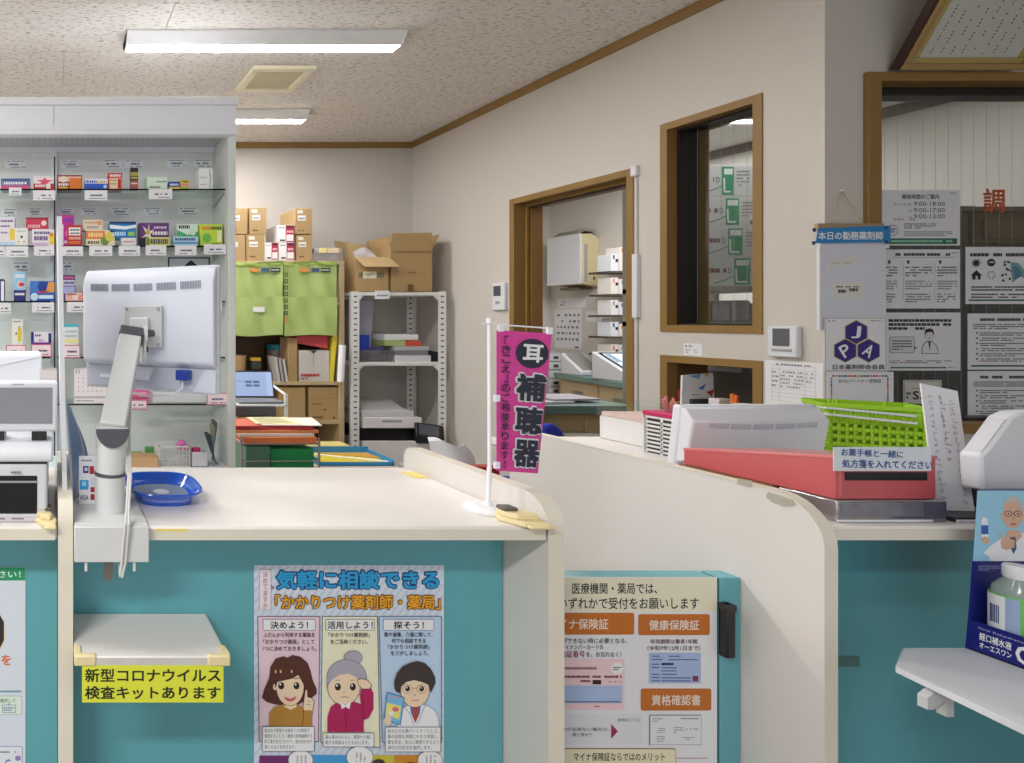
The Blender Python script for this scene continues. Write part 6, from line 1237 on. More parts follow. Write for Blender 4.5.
nb = 0; whr = ('topmost', 'second', 'third', 'fourth', 'lowest')
for si, (z, tops) in enumerate(zip(SHZ, ((254, 247), (277.5, 279), (300, 302), (322, 324), (344.5, 345)))):
    for bi, (pa, pb) in enumerate(((612, 619.5), (620.5, 632))):
        ca, cb2 = cols[(si + bi) % 3]; o = obj('medicine_box', MB().box(X(pa, 5.3), min(X(pb, 5.3), 5.19), 5.31, 5.44, z + .001, Z(tops[bi], 5.3), M('inner_carton_%d' % ((si + bi) % 3), ca, .5)))
        tag(o, ('narrow' if bi == 0 else 'wide') + ' white medicine box on the ' + whr[si] + ' board of the dark wall shelf', 'box', 'boxes on the dark wall shelf')
        Print().rect(pa + .8, tops[bi] + 1.2, pa + 2.6, tops[bi] + 5, cb2).rect(pa + 3.4, tops[bi] + 5, pa + 6, tops[bi] + 8, K).build('printed_front', o, frontal(5.31), base=.001)
# low bench just inside the door
t = thing('work_bench', 'beige work bench with grey green top just inside the doorway', 'bench', (3.22, 3.9, 0))
obj('bench_top', MB().box(2.93, 3.52, 3.62, 4.15, .70, .75, tealtop), t, .003); obj('carcass', MB().box(2.96, 3.5, 3.65, 4.13, 0, .70, beige), t)
for k in range(2):
    dr = obj('drawer', MB().box(2.98 + .25 * k, 3.21 + .25 * k, 3.64, 3.65, .08, .66, M('drawer_front', (204, 184, 144), .45)), t, .002); obj('handle', MB().box(3.12 + .25 * k, 3.135 + .25 * k, 3.625, 3.64, .44, .58, M('wood_handle', (130, 100, 64), .5)), dr)
for i, (a, b, c, d_, col, lab) in enumerate(((3.0, 3.22, 3.68, 3.95, (226, 226, 230), 'white paper pile on the work bench inside the door'), (3.1, 3.42, 3.72, 4.0, (196, 190, 200), 'grey plastic sleeve over the paper pile on the work bench'))):
    tag(obj('paper', MB().prism([(a, c), (b, c + .03), (b + .02, d_), (a + .02, d_ - .02)], 'z', .7508 + .014 * i, .764 + .012 * i, M('bench_paper_%d' % i, col, .5))), lab, 'paper')
tag(obj('black_bin', MB().prism([(3.0, .0), (3.16, .0), (3.19, .60), (2.97, .60)], 'y', 3.40, 3.60, M('bin_grey', (120, 112, 96), .6))), 'grey bin standing before the work bench inside the door', 'bin')
# dark cabinet behind the hatch
t = thing('filing_cabinet', 'dark grey filing cabinet standing behind the low hatch', 'cabinet', (3.25, 2.7, 0)); fc = M('dark_grey_cabinet', (84, 78, 74), .5)
obj('cabinet_body', MB().box(3.02, 3.5, 2.40, 2.98, 0, 1.17, fc), t, .004)
for k in range(3): 
    dr = obj('drawer', MB().box(3.008, 3.0195, 2.42, 2.96, .06 + .37 * k, .40 + .37 * k, M('cabinet_drawer', (98, 92, 88), .45)), t, .003); obj('handle', MB().box(2.998, 3.008, 2.62, 2.76, .30 + .37 * k, .32 + .37 * k, greyp), dr)
# boxes seen through the inner window
t = thing('supply_rack', 'grey rack behind the inner window carrying the green marked cartons', 'rack', (3.95, 3.6, 0)); x0, x1 = 3.60, 4.18; rk = M('rack_grey', (170, 166, 158), .5)
for z in (Z(322, 3.4), Z(286, 3.4)): obj('rack_shelf', MB().box(x0, x1, 3.4, 3.8, z - .03, z, rk), t)
for x in (x0, x1 - .03):
    for y in (3.4, 3.77): obj('post', MB().box(x, x + .03, y, y + .03, 0, 2.2, rk), t)
bz = [Z(286, 3.4) + .0006]; tops = (256.5, 226.5, 196.5, 165); names = ('lowest', 'second lowest', 'second highest', 'topmost'); gxs = ((734, 750), (728, 742.5), (725.5, 739), (722, 733.5))
for i, ty in enumerate(tops):
    Yb_ = 3.44; z1 = Z(ty, Yb_); dx = -.03 * i; x0_, x1_ = 3.66 + dx * .3, 4.12 + dx * .3
    o = obj('supply_carton', MB().box(x0_, x1_, Yb_, Yb_ + .3, bz[-1], z1, M('supply_white', (206, 206, 206), .5)), bev=.003); tag(o, names[i] + ' white supply carton with a green panel behind the inner window', 'box', 'green marked supply cartons')
    y0 = ty; y1 = VY - (bz[-1] - EYE) * F / Yb_; h = y1 - y0; ga, gb = gxs[i]
    p = Print(); p.rect(ga, y0 + h * .06, gb, y1 - h * .05, (24, 150, 100)); p.rect(ga + 2, y0 + h * .12, gb - 1, y0 + h * .3, (226, 236, 230), 1); p.line([(ga + 2, y0 + h * .42), (ga + 2.4, y0 + h * .85), (gb - 3, y0 + h * .85)], 1.5, (236, 240, 238), 1)
    p.text('D', ga - 6, y0 + h * .38, ga - 2.5, y0 + h * .56, (40, 40, 46), 1); p.greek(ga - 26, y0 + h * .38, ga - 8, y0 + h * .56, 1, (120, 70, 80), 1, .8, seed=i); p.line([(ga - 20, y1 - h * .1), (ga - 8, y0 + h * .78), (ga, y0 + h * .66)], 1., (40, 150, 110), 1); p.greek(gb + 3, y0 + h * .15, gb + 16, y0 + h * .7, 5, (130, 130, 134), 1, .4, seed=i)
    p.build('printed_front', o, frontal(Yb_), base=.0008); bz.append(z1 + .0006)
for i in range(4):
    x = 3.68 + i * .115; o = obj('plastic_pack', MB().box(x, x + .10, 3.45, 3.7, Z(322, 3.4) + .0006, Z(300 + 3 * (i % 2), 3.4), M('clear_wrap', (196, 198, 202), .12, var=.25, scale=22, bump=.8)), bev=.012); tag(o, ('first', 'second', 'third', 'fourth')[i] + ' clear wrapped pack from the window stile under the green marked cartons', 'pack', 'wrapped packs on the supply rack')
# brown cabinet behind the reception window
t = thing('brown_cabinet', 'dark brown cabinet standing behind the reception window papers', 'cabinet', (4.4, 3.1, 0)); br = M('olive_brown_wood', (98, 82, 52), .5, var=.12, scale=9, stretch=(1, 1, .15))
Yc = 2.9; zc = Z(207, Yc); zm_ = Z(246, Yc); slate = M('slate_door', (70, 80, 84), .45)
obj('cabinet_body', MB().box(3.86, 5.0, Yc, 3.30, 0, zc - .02, br), t); obj('top_plate', MB().box(3.84, 5.02, Yc - .012, 3.31, zc - .02, zc, M('cabinet_top', (126, 112, 84), .5)), t)
for k, (a, b) in enumerate(((3.90, 4.40), (4.42, 4.97))):
    dr = obj('door', MB().box(a, b, Yc - .012, Yc - .0005, zm_ + .01, zc - .03, br), t, .003); obj('lower_door', MB().box(a, b, Yc - .012, Yc - .0005, .06, zm_, slate), t, .003); obj('door_panel', MB().box(a + .05, b - .05, Yc - .018, Yc - .012, zm_ + .035, zc - .055, M('olive_panel', (112, 94, 58), .45)), dr, .004)
tag(obj('paper', MB().box(4.34, 4.5, 2.93, 3.2, zc + .0006, zc + .012, whitep)), 'white papers lying on top of the brown cabinet', 'paper')

# ================================================================ notices on the reception window and beside it
PYw = GY - .0006
def notice(label, px0, py0, px1, py1, mat=None, Y=PYw, tilt=0., th=.0012, name='paper_notice'):
    m = mat or M('notice_paper', (230, 230, 234), .6)
    P = [(X(px0, Y), Z(py1, Y)), (X(px1, Y), Z(py1, Y)), (X(px1, Y) + tilt, Z(py0, Y)), (X(px0, Y) + tilt, Z(py0, Y))]
    o = obj(name, MB().prism(P, 'y', Y - th, Y, m)); tag(o, label, 'notice'); return o, frontal(Y - th)
o, fn = notice('opening hours notice with a green bottom bar on the reception window', 881, 190, 959.5, 245.5)
p = Print().rect(882, 191, 958.5, 244.8, (228, 228, 232)); p.text('開局時間のご案内', 902, 194.3, 939, 199.2, (50, 50, 60), 1, .02)
for y, dd, hh, xx in ((202, '月.火.木.金', '9:00-18:00', 893), (208.4, '水', '9:00-17:00', 908.6), (214.6, '土', '9:00-13:00', 908.6)):
    p.text(dd, xx, y + .8, 911.4, y + 3.6, (90, 90, 104), 1); p.text(hh, 913.6, y - .4, 944.6, y + 4, (50, 54, 62), 1, .006)
p.text('日.祝日', 893.5, 218, 903.5, 220.6, (150, 60, 60), 1); p.text('休局', 909, 218, 914.5, 220.6, (60, 60, 66), 1); p.greek(950, 192.4, 956, 194, 1, (120, 120, 126))
p.ell(892.5, 230.5, 5.4, 5.8, (120, 120, 126), 1); p.ell(892.5, 230.5, 4.9, 5.3, (214, 214, 218), 2); p.greek(889.5, 228, 895.5, 233, 2, (120, 120, 130), 3, .6)
p.greek(904, 223, 936, 229, 3, (90, 90, 96), 1, .5); p.greek(904, 231, 952, 236.4, 3, (120, 120, 126), 1, .5); p.rect(886, 238.3, 957, 244, (34, 110, 78)); p.greek(891, 239.7, 952, 242.6, 1, (150, 200, 176), 1, .8); p.build('printed_text', o, fn)
o, fn = notice('three column printed notice under the opening hours on the window', 884, 249.5, 959.5, 308.5)
p = Print(); p.greek(893, 253, 950, 256, 1, (70, 70, 76), 1, .9); p.rect(893, 257.2, 955, 257.7, (150, 150, 156)); p.greek(951, 252, 957, 253.6, 1, (130, 130, 136))
for x0, x1 in ((886, 897), (905, 932), (937, 957)): 
    p.ell(x0 + 3, 262, 1.4, 2, (90, 90, 96), 1); p.greek(x0, 266, x1, 277, 4, (80, 80, 86), 1, .45, seed=3); p.greek(x0, 280, x1, 290, 4, (120, 120, 126), 1, .42, seed=4); p.greek(x0, 293, x1 - 2, 303, 4, (110, 110, 116), 1, .45, seed=5)
for x in (903, 934.5): p.rect(x, 262, x + .35, 300, (160, 160, 166))
p.build('printed_text', o, fn)
o, fn = notice('notice with a drawn person and a speech bubble on the reception window', 886, 312.5, 960, 370.5)
p = Print(); p.greek(888.5, 318.5, 951, 330.5, 3, (56, 56, 62), 1, .66, cw=1.9, gap=.5); p.rrect(889.5, 336.6, 914.5, 353, 2, (80, 80, 86)); p.rrect(890, 337.1, 914, 352.5, 1.7, (214, 214, 218), 1); p.greek(892, 339.6, 912, 350.5, 4, (90, 90, 96), 2, .5); p.poly([(914, 346), (916.6, 348), (914, 349.6)], K, 1)
p.poly([(921, 354), (922, 346), (926, 341), (932, 341), (937, 346), (938.5, 354)], (60, 60, 66), 1); p.poly([(921.7, 353.4), (922.6, 346.4), (926.4, 341.7), (931.8, 341.7), (936.4, 346.4), (937.8, 353.4)], (226, 226, 230), 2); p.poly([(928, 341.7), (930.6, 341.7), (929.4, 351)], (70, 70, 76), 3)
p.ell(929, 334.5, 4.4, 5.4, (70, 70, 76), 2); p.ell(929, 335.3, 3.8, 4.4, (226, 222, 220), 3); p.poly([(924.2, 334), (925, 329.6), (929, 328.2), (933, 329.6), (933.9, 334), (931, 331.8), (926.6, 332.6)], K, 4); p.rect(927, 334.6, 928, 335.3, K, 4); p.rect(930.2, 334.6, 931.2, 335.3, K, 4); p.line([(927.8, 338), (930.4, 338)], .4, K, 4)
p.greek(889.5, 360, 951, 363.4, 2, (96, 96, 102), 1, .5); p.rect(890.5, 367, 946, 368.4, (46, 100, 88)); p.greek(948, 366.6, 955, 368, 1, (130, 130, 136)); p.build('printed_text', o, fn)
o, fn = notice('small sticker lettered SS low on the reception window', 903, 380, 941, 404, M('sticker_cream', (206, 206, 196), .5), name='window_sticker')
p = Print(); p.frame(904, 381, 940, 403.5, .5, (110, 110, 106)); p.text('SS', 912.5, 391, 926, 399.6, (56, 58, 66), 1, .03); p.greek(906, 391.5, 910.6, 399.5, 2, (110, 110, 116), 1, .7); p.greek(912, 387.6, 926, 389, 1, (130, 130, 136), 1, .6); p.build('lettering', o, fn)
o, fn = notice('notice with black virus and house icons on the reception window', 965.5, 247, 1042, 304)
p = Print(); p.greek(970, 253, 1040, 256.6, 1, (60, 60, 66), 1, .9, cw=1.8, gap=.4)
for k in range(10): a = PI * k / 5; p.line([(976 + 2 * math.cos(a), 263 + 2 * math.sin(a)), (976 + 5 * math.cos(a), 263 + 4.6 * math.sin(a))], .8, K, 1)
p.ell(976, 263, 3, 2.9, K, 1); p.ell(991, 262.6, 4.1, 3.8, K, 1); p.rect(988.6, 261.4, 993.4, 263, (200, 200, 204), 2); p.poly([(970.4, 275.6), (976.2, 270), (982, 275.6)], K, 1); p.rect(972, 275, 980.4, 279.6, K, 1); p.rect(975.2, 276, 977.4, 279.6, (214, 214, 218), 2)
for k in range(8): a = PI * k / 4; p.line([(991 + 2.6 * math.cos(a), 275 + 2.6 * math.sin(a)), (991 + 4.4 * math.cos(a + .5), 275 + 4.4 * math.sin(a + .5))], .6, (60, 60, 66), 1)
for k in range(16): p.ell(1006 + 5 * math.cos(k * 2.4) * (1 - k / 30), 271 + 9.5 * math.sin(k * 1.7), 1, 1.1, (50, 56, 62), 1)
p.poly([(1010, 262), (1018, 263), (1024, 270), (1036, 262), (1042, 270), (1034, 284), (1020, 276), (1012, 283)], (120, 160, 172), 1); p.poly([(1013, 266), (1018, 267), (1022, 276), (1014, 280)], (84, 130, 146), 2)
p.greek(971, 285.6, 1040, 291.4, 2, (70, 70, 76), 1, .5); p.greek(971, 293, 1036, 298.6, 2, (80, 80, 86), 1, .5); p.rect(968.5, 299.4, 1040, 301, (40, 96, 82)); p.build('printed_text', o, fn)
for k, (a, b, lab, tilt) in enumerate(((313.5, 369.5, 'upper closely printed notice with bulleted lines below the icon notice', 0), (371, 429, 'lower closely printed notice with bulleted lines behind the card reader', 0))):
    o, fn = notice(lab, 967.5, a, 1044, b); p = Print(); p.greek(980, a + 4.6, 1036, a + 7.6, 1, (70, 70, 76), 1, .9, cw=1.6); p.greek(973, a + 10, 1040, a + 16, 3, (90, 90, 96), 1, .5, seed=k)
    for r_ in range(6): p.rect(976, a + 18.6 + r_ * 5.2, 977.6, a + 20.4 + r_ * 5.2, (80, 80, 86), 1); p.greek(979.5, a + 18.4 + r_ * 5.2, 1034, a + 22.6 + r_ * 5.2, 2, (100, 100, 106), 1, .5, seed=r_ + k * 9)
    p.rect(971, b - 4.4, 1042, b - 2.8, (40, 96, 82)); p.build('printed_text', o, fn)
# red character on the glass
p = Print(); p.text('調', 983, 188.5, 1004.5, 213, (196, 70, 40), 0, .02)
mbp = MB()
for i, (P, fs, col, l, _k) in enumerate(p.it): mbp.add([(X(x, PYw), PYw - .0009 - 1e-5 * i, Z(y, PYw)) for x, y in P], fs, M('red_vinyl', (184, 84, 44), .5))
me = bpy.data.meshes.new('glass_lettering'); me.from_pydata(mbp.v, [], mbp.f); me.materials.append(mbp.mats[0]); o = obj('glass_lettering', me); so_ = o.modifiers.new('thick', 'SOLIDIFY'); so_.thickness = .0008; tag(o, 'orange red cut lettering stuck high on the reception window glass', 'lettering')

# hanging duty board on the short frontal wall
Yh = FW - .018
t = thing('duty_board', 'white hanging duty board with a blue heading strip and string', 'board', (X(853, Yh), FW - .01, Z(316, Yh)))
obj('board', MB().box(X(820, Yh), X(885.5, Yh), Yh - .002, Yh + .004, Z(330, Yh), Z(228, Yh), M('board_white', (216, 218, 230), .35)), t, .001)
obj('top_stick', MB().box(X(816, Yh), X(882, Yh), Yh - .006, Yh + .006, Z(231, Yh), Z(223.5, Yh), M('tan_stick', (166, 140, 104), .5)), t, .002)
obj('side_edge', MB().box(X(818.5, Yh), X(820.5, Yh), Yh - .003, Yh + .005, Z(330, Yh), Z(246, Yh), white), t)
obj('clip', MB().box(X(817.5, Yh), X(822, Yh), Yh - .006, Yh + .002, Z(249, Yh), Z(245.5, Yh), white), t); obj('clip', MB().box(X(883, Yh), X(887, Yh), Yh - .006, Yh + .002, Z(248.5, Yh), Z(245, Yh), white), t)
hd = MB().prism([(X(812.5, Yh), Z(243.5, Yh)), (X(887, Yh), Z(242.5, Yh)), (X(887, Yh), Z(226, Yh)), (X(815, Yh), Z(228.5, Yh))], 'y', Yh - .009, Yh - .0075, M('heading_blue', (36, 130, 196), .5)); hb = obj('heading_strip', hd, t); hb['label'] = 'blue heading strip with white writing'
p = Print(); p.text('本日の勤務薬剤師', 818, 231.5, 883, 239.8, WH, 1, .02)
for x, y in ((814, 230), (886, 227.5), (813.5, 243), (886, 242)): p.rect(x - 1.6, y - 1.8, x + 1.8, y + 1.8, (40, 70, 110), 1)
p.build('lettering', hb, frontal(Yh - .009))
nl = (X(847, Yh), FW - .004, Z(189.5, Yh))
obj('string', MB().tube([(X(831, Yh), Yh - .002, Z(226, Yh)), nl], .0009, M('string_tan', (196, 170, 110), .8), n=5), t); obj('string', MB().tube([(X(864.5, Yh), Yh - .002, Z(226, Yh)), nl], .0009, M('string_tan', (196, 170, 110), .8), n=5), t)
obj('nail', MB().cyl((nl[0], FW - .012, nl[2]), (nl[0], FW + .002, nl[2]), .0035, metalw, n=10), t)
for (P, lab, rows) in (([(827, 269), (856.5, 264), (855.5, 257), (827, 262)], 'a', 1), ([(833.5, 298.5), (863.5, 297), (863, 281.5), (833, 283)], 'b', 2)):
    c = obj('name_card', MB().prism([(X(a, Yh), Z(b, Yh)) for a, b in P], 'y', Yh - .0036, Yh - .0022, M('card_cream', (222, 220, 214), .6)), t)
    x0, y0 = P[3]; x1, y1 = P[1]; pp = Print(); h = y1 - y0
    pp.greek(x0 + 5, y0 + h * .45, x0 + 13, y0 + h * .72, 1, (80, 80, 86), 1, .8); pp.greek(x0 + 16, y0 + h * .35, x0 + 25, y0 + h * .62, 1, (90, 90, 96), 1, .8)
    if rows == 2: pp.greek(x0 + 3, y0 + h * .2, x0 + 26, y0 + h * .34, 1, (100, 100, 120), 1, .7)
    pp.build('printed_name', c, frontal(Yh - .0036))
# association sheet with three hexagons
Ya = Yh - .006
o, fn = notice('white sheet with three purple hexagons lettered J P A', 824, 317, 886.5, 371.5, whitep, Ya, 0., .0014)
p = Print(); p.frame(824.8, 317.8, 886, 371, .45, (110, 110, 114)); p.greek(828, 320, 835, 322, 1, (110, 110, 116)); p.greek(870, 320, 884, 322.5, 2, (90, 90, 96), 1, .5)
for cx, cy, ch, rot in ((856, 332.2, 'J', 0), (845, 350.6, 'P', -.55), (868.4, 350.6, 'A', .55)):
    for r_, col, l in ((13.2, (196, 180, 90), 1), (12.4, (56, 40, 130), 2)): p.poly([(cx + r_ * math.sin(PI / 3 * k), cy + r_ * .93 * math.cos(PI / 3 * k)) for k in range(6)], col, l)
    p.text(ch, cx - 4.6, cy - 6.4, cx + 4.6, cy + 6.4, WH, 3, .02, rot if ch != 'J' else .1)
p.text('日本薬剤師会会員', 832.5, 364.3, 884.5, 369.6, (36, 40, 60), 1, .015); p.build('printed_emblem', o, fn)
Yc_ = Ya - .004
o, fn = notice('certificate sheet with a multicoloured dashed border under the hexagon sheet', 826.5, 371.8, 893, 420, whitep, Yc_, 0., .0014)
p = Print(); cs = ((200, 40, 50), (230, 150, 40), (60, 150, 80), (40, 110, 190), (40, 50, 110), (220, 90, 40), (180, 40, 110))
for k in range(18): p.rect(832 + k * 3.1, 375.2, 834.6 + k * 3.1, 376.8, cs[k % 7])
for k in range(14): p.rect(830.6, 377.5 + k * 3, 831.9, 380 + k * 3, cs[(k + 2) % 7]); p.rect(887, 377.5 + k * 3, 888.3, 380 + k * 3, cs[(k + 4) % 7])
p.text('SDGsパートナー登録証', 838, 379, 881, 382.8, (60, 60, 70), 1); p.build('printed_border', o, fn)

# framed certificate leaning forward above the window
bz_ = 2.1335; by_ = FW - .02; tl = math.radians(25.5)
t = thing('framed_certificate', 'framed certificate leaning out from the wall above the reception window', 'picture frame', (3.25, by_, bz_), (tl, 0, 0))
wf = M('gilt_wood_frame', (160, 130, 78), .4, var=.12, scale=14); x0, x1, H_ = 2.905 - 3.25, 3.345 - 3.25 + .02, .42; fx0, fx1 = x0, 3.325 - 3.25
f = MB(); k = .022
f.box(fx0, fx1, -.012, .012, 0, k, wf); f.box(fx0, fx1, -.012, .012, H_ - k, H_, wf); f.box(fx0, fx0 + k, -.012, .012, k, H_ - k, wf); f.box(fx1 - k, fx1, -.012, .012, k, H_ - k, wf); obj('frame', f, t, .003, local=True)
g_ = MB(); e = .010
g_.box(fx0 - e, fx0, -.006, .016, -.001, H_ + e, M('frame_dark_side', (58, 34, 28), .4)); obj('outer_edge', g_, t, local=True)
gi = MB(); k2 = .040; gm = M('gilt_inner', (176, 156, 92), .35, .2)
gi.box(fx0 + k, fx1 - k, -.008, .004, k, k2, gm); gi.box(fx0 + k, fx1 - k, -.008, .004, H_ - k2, H_ - k, gm); gi.box(fx0 + k, fx0 + k2, -.008, .004, k2, H_ - k2, gm); gi.box(fx1 - k2, fx1 - k, -.008, .004, k2, H_ - k2, gm); obj('inner_frame', gi, t, .002, local=True)
dc = obj('document', MB().box(fx0 + k2, fx1 - k2, -.003, .004, k2, H_ - k2, M('certificate_paper', (190, 192, 184), .6)), t, local=True)
p = Print().rect(.01, .01, .99, .99, (190, 192, 184)); wx = fx1 - fx0 - 2 * k2; hx = H_ - 2 * k2
for c in range(8):
    x = .10 + c * .105; p.vtext('・' * 1, x, 0, .01, .01, K) if 0 else None
    y = .05 + .05 * (c % 3)
    while y < .97 - .0 * c:
        if random.random() > .35: p.rect(x - .010, y, x + .010, y + .010, (104, 104, 100)); p.rect(x - .004, y - .002, x + .004, y + .016, (110, 110, 106), 1)
        y += .030
me_fn = lambda x, y, e: (fx0 + k2 + wx * x, -.003 - e, H_ - k2 - hx * y)
mbp = MB()
for i, (P, fs, col, l, _k) in enumerate(p.it): mbp.add([me_fn(x, y, .0006 + .0002 * l) for x, y in P], fs, ink(col))
me = bpy.data.meshes.new('handwritten_lettering'); me.from_pydata(mbp.v, [], mbp.f)
for m in mbp.mats: me.materials.append(m)
me.polygons.foreach_set('material_index', mbp.m); obj('handwritten_lettering', me, dc, local=True)
# ================================================================ posters on the teal fronts
PB = 1.2445
def poster(label, px0, py0, px1, py1, Y, mat):
    o = obj('poster', MB().box(X(px0, Y), X(px1, Y), Y - .0012, Y, Z(py1, Y), Z(py0, Y), mat)); tag(o, label, 'poster'); return o, frontal(Y - .0012)
pap = M('poster_paper', (218, 226, 238), .45, var=.02)
o, fn = poster('pharmacist consultation poster with three drawn people on the teal counter front', 254, 565, 443.5, 832, PB, pap)
p = Print(); st = (198, 212, 232)
for k in range(-34, 26):                                       # pale diagonal stripes
    x = 254 + k * 7.6; a, b = (x, 832), (x + 267 * .7, 565)
    def clip(q, r):
        (x0, y0), (x1, y1) = q, r; f = lambda t: (x0 + (x1 - x0) * t, y0 + (y1 - y0) * t); t0 = max(0, (254.5 - x0) / (x1 - x0)); t1 = min(1, (442.5 - x0) / (x1 - x0)); return (f(t0), f(t1)) if t1 > t0 + .01 else None
    c = clip(a, b)
    if c: p.line(c, 2.6, st, 0)
p.rrect(259, 569, 271, 610, 1.6, (150, 120, 150), 1); p.poly([(271, 584), (274.6, 587.6), (271, 590)], (150, 120, 150), 1); p.rrect(259.4, 569.4, 270.6, 609.6, 1.4, (238, 228, 234), 2); p.vtext('決めてますか', 265, 571, 608.5, 4.6, (176, 140, 160), 3)
p.otext('気軽に相談できる', 276, 570, 438.5, 589, 1.1, 1.1, 2, (24, 60, 110), .03); p.text('気軽に相談できる', 276, 570, 438.5, 589, (40, 156, 214), 3, .03)
p.otext('「かかりつけ薬剤師・薬局」', 275, 594.5, 440, 609, .9, .9, 2, (110, 66, 20), .02); p.text('「かかりつけ薬剤師・薬局」', 275, 594.5, 440, 609, (236, 168, 44), 3, .02)
DK = (70, 60, 80)
P1 = [(257.5, 616), (319.5, 616), (318, 741), (259, 741)]; P2 = [(322, 616), (377, 616), (379.5, 747), (320.5, 742)]; P3 = [(378.5, 616), (441, 616), (441, 742), (382, 742)]
for q, c in ((P1, (234, 206, 220)), (P2, (238, 236, 208)), (P3, (190, 214, 240))): p.poly(q, c, 1); p.line(q + [q[0]], .7, (90, 90, 110), 2)
for (a, b), tx in (((262.5, 315), '決めよう！'), ((325, 374), '活用しよう！'), ((382.5, 433.5), '探そう！')):
    p.rrect(a, 618.6, b, 630, 1.2, (110, 110, 124), 2); p.rrect(a + .5, 619.1, b - .5, 629.5, 1, (236, 236, 238), 3); m_ = (a + b) / 2; w_ = len(tx) * 3.75; p.text(tx, m_ - w_, 620.6, m_ + w_, 628.2, K, 4, .015)
for tx, a, b, y in (('ふだんから利用する薬局を', 263, 314.5, 632), ('「かかりつけ薬局」として', 263, 314, 638.8), ('1つに決めておきましょう。', 262.6, 316, 645.6), ('「かかりつけ薬剤師」', 328, 369, 632), ('をご活用ください。', 330, 367, 638.8), ('薬や健康、介護に関して、', 383.5, 432, 631.6), ('何でも相談できる', 391, 425, 637.8), ('「かかりつけ薬剤師」', 387, 429, 643.8), ('をさがしましょう。', 390, 428, 650)): p.text(tx, a, y, b, y + 4.8, (66, 60, 70), 3, .008)
SKN = (240, 214, 184); OL = (70, 46, 40)
# woman with brown bob, finger raised
p.poly([(261.5, 697), (264, 688), (268.5, 678), (270, 666), (275, 658), (283, 655.5), (287, 657), (292, 654.3), (300, 656), (307, 662), (310, 670), (312, 679), (316, 688), (316, 693), (310, 698), (303, 701), (297, 704), (284, 705), (272, 703), (266, 701)], (84, 46, 34), 3)
p.poly([(268.5, 726), (268.8, 712), (274, 706), (284, 703), (296, 703), (304, 707), (309.5, 712), (310.5, 726)], (178, 132, 56), 4); p.poly([(284, 699), (295, 699), (296, 706), (290, 709), (284, 706)], SKN, 5)
p.ell(289.5, 686.5, 14, 18.6, OL, 5); p.ell(289.5, 686.5, 13.5, 18.1, SKN, 6); p.ell(274.6, 686, 2.2, 3.2, SKN, 6)
p.poly([(274.5, 688), (274, 676), (279, 667), (290, 664.5), (299, 667), (304.5, 677), (305, 688), (302, 682), (297.5, 674), (292, 677.5), (283, 679.5), (277, 681)], (84, 46, 34), 7)
for x in (280.6, 295.8): p.ell(x, 684.8, 3, 3.6, (46, 30, 26), 7); p.ell(x - .9, 683.4, .9, 1.1, WH, 8); p.line([(x - 3, 677.6), (x + 2.6, 677)], .7, (84, 46, 34), 8)
p.poly([(283.5, 695.5), (289.5, 697.6), (296, 695), (294, 699), (289.5, 700.6), (285.4, 699.2)], (206, 96, 104), 7)
for k in range(3): p.ell(275 + k * 5 + (6 if k > 1 else 0), 670.5, .9, 1.8, (226, 176, 120), 8)
p.poly([(303, 716), (302, 706), (303, 698), (304.5, 688.5), (306.6, 688.5), (307, 695.4), (311, 696.8), (313.8, 700), (312.6, 706), (311, 716)], OL, 8); p.poly([(303.5, 716), (302.6, 706), (303.6, 698), (304.9, 689), (306.2, 689), (306.6, 695.9), (310.8, 697.3), (313.2, 700.2), (312.1, 706), (310.5, 716)], SKN, 9); p.line([(306.6, 699.5), (310, 700.5)], .4, OL, 10); p.line([(306, 703), (309.6, 703.6)], .4, OL, 10)
p.poly([(301, 726), (303, 709), (311, 709), (311, 726)], (178, 132, 56), 9); p.line([(301.4, 726), (303, 710)], .4, OL, 10)
# grey haired woman, hand at her temple
GH = (174, 170, 184)
p.ell(352.5, 657, 9.4, 7.2, (110, 104, 120), 3); p.ell(352.5, 657, 8.9, 6.7, GH, 4); p.ell(346, 677, 20, 18.5, (110, 104, 120), 4); p.ell(346, 677, 19.5, 18, GH, 5); p.ell(330, 682, 4.4, 9, GH, 5)
p.poly([(326.6, 731), (326.8, 716), (330, 706), (338, 700), (351, 700), (360, 703), (359, 694), (361, 686.5), (369, 685), (372.6, 692), (372.6, 708), (368, 717), (363, 719), (363, 731)], (176, 30, 92), 5)
p.ell(343, 686.5, 16.4, 17.6, OL, 6); p.ell(343, 686.5, 15.9, 17.1, SKN, 7); p.poly([(327.6, 684), (328, 676), (335, 668), (346, 666), (357, 671), (360, 682), (355, 676), (348, 672.5), (338, 674), (331, 679)], GH, 8)
for x in (337, 352): p.ell(x, 685.8, 3, 3.7, (50, 34, 30), 8); p.ell(x - .9, 684.4, .9, 1.1, WH, 9); p.line([(x - 3, 679.4), (x + 2.6, 679)], .5, (130, 120, 120), 8)
p.line([(340, 696.4), (344, 695.4), (348, 696.6)], .6, (150, 90, 80), 8); p.line([(343.6, 690), (343, 692)], .4, OL, 8)
p.poly([(339, 700.5), (344.5, 704), (350, 700.5), (348.6, 708), (344.5, 705.6), (341, 708)], (240, 240, 240), 8); p.line([(345, 708), (345, 731)], .4, (110, 20, 60), 8)
p.poly([(356, 679), (360, 677), (367, 679), (371, 684), (369, 688), (361, 688), (357.5, 684)], OL, 9); p.poly([(356.6, 679.4), (360, 677.6), (366.6, 679.5), (370.3, 684), (368.6, 687.4), (361.2, 687.4), (358, 683.6)], SKN, 10); p.line([(362.5, 697), (361.5, 710), (363.4, 719)], .4, (110, 20, 60), 9)
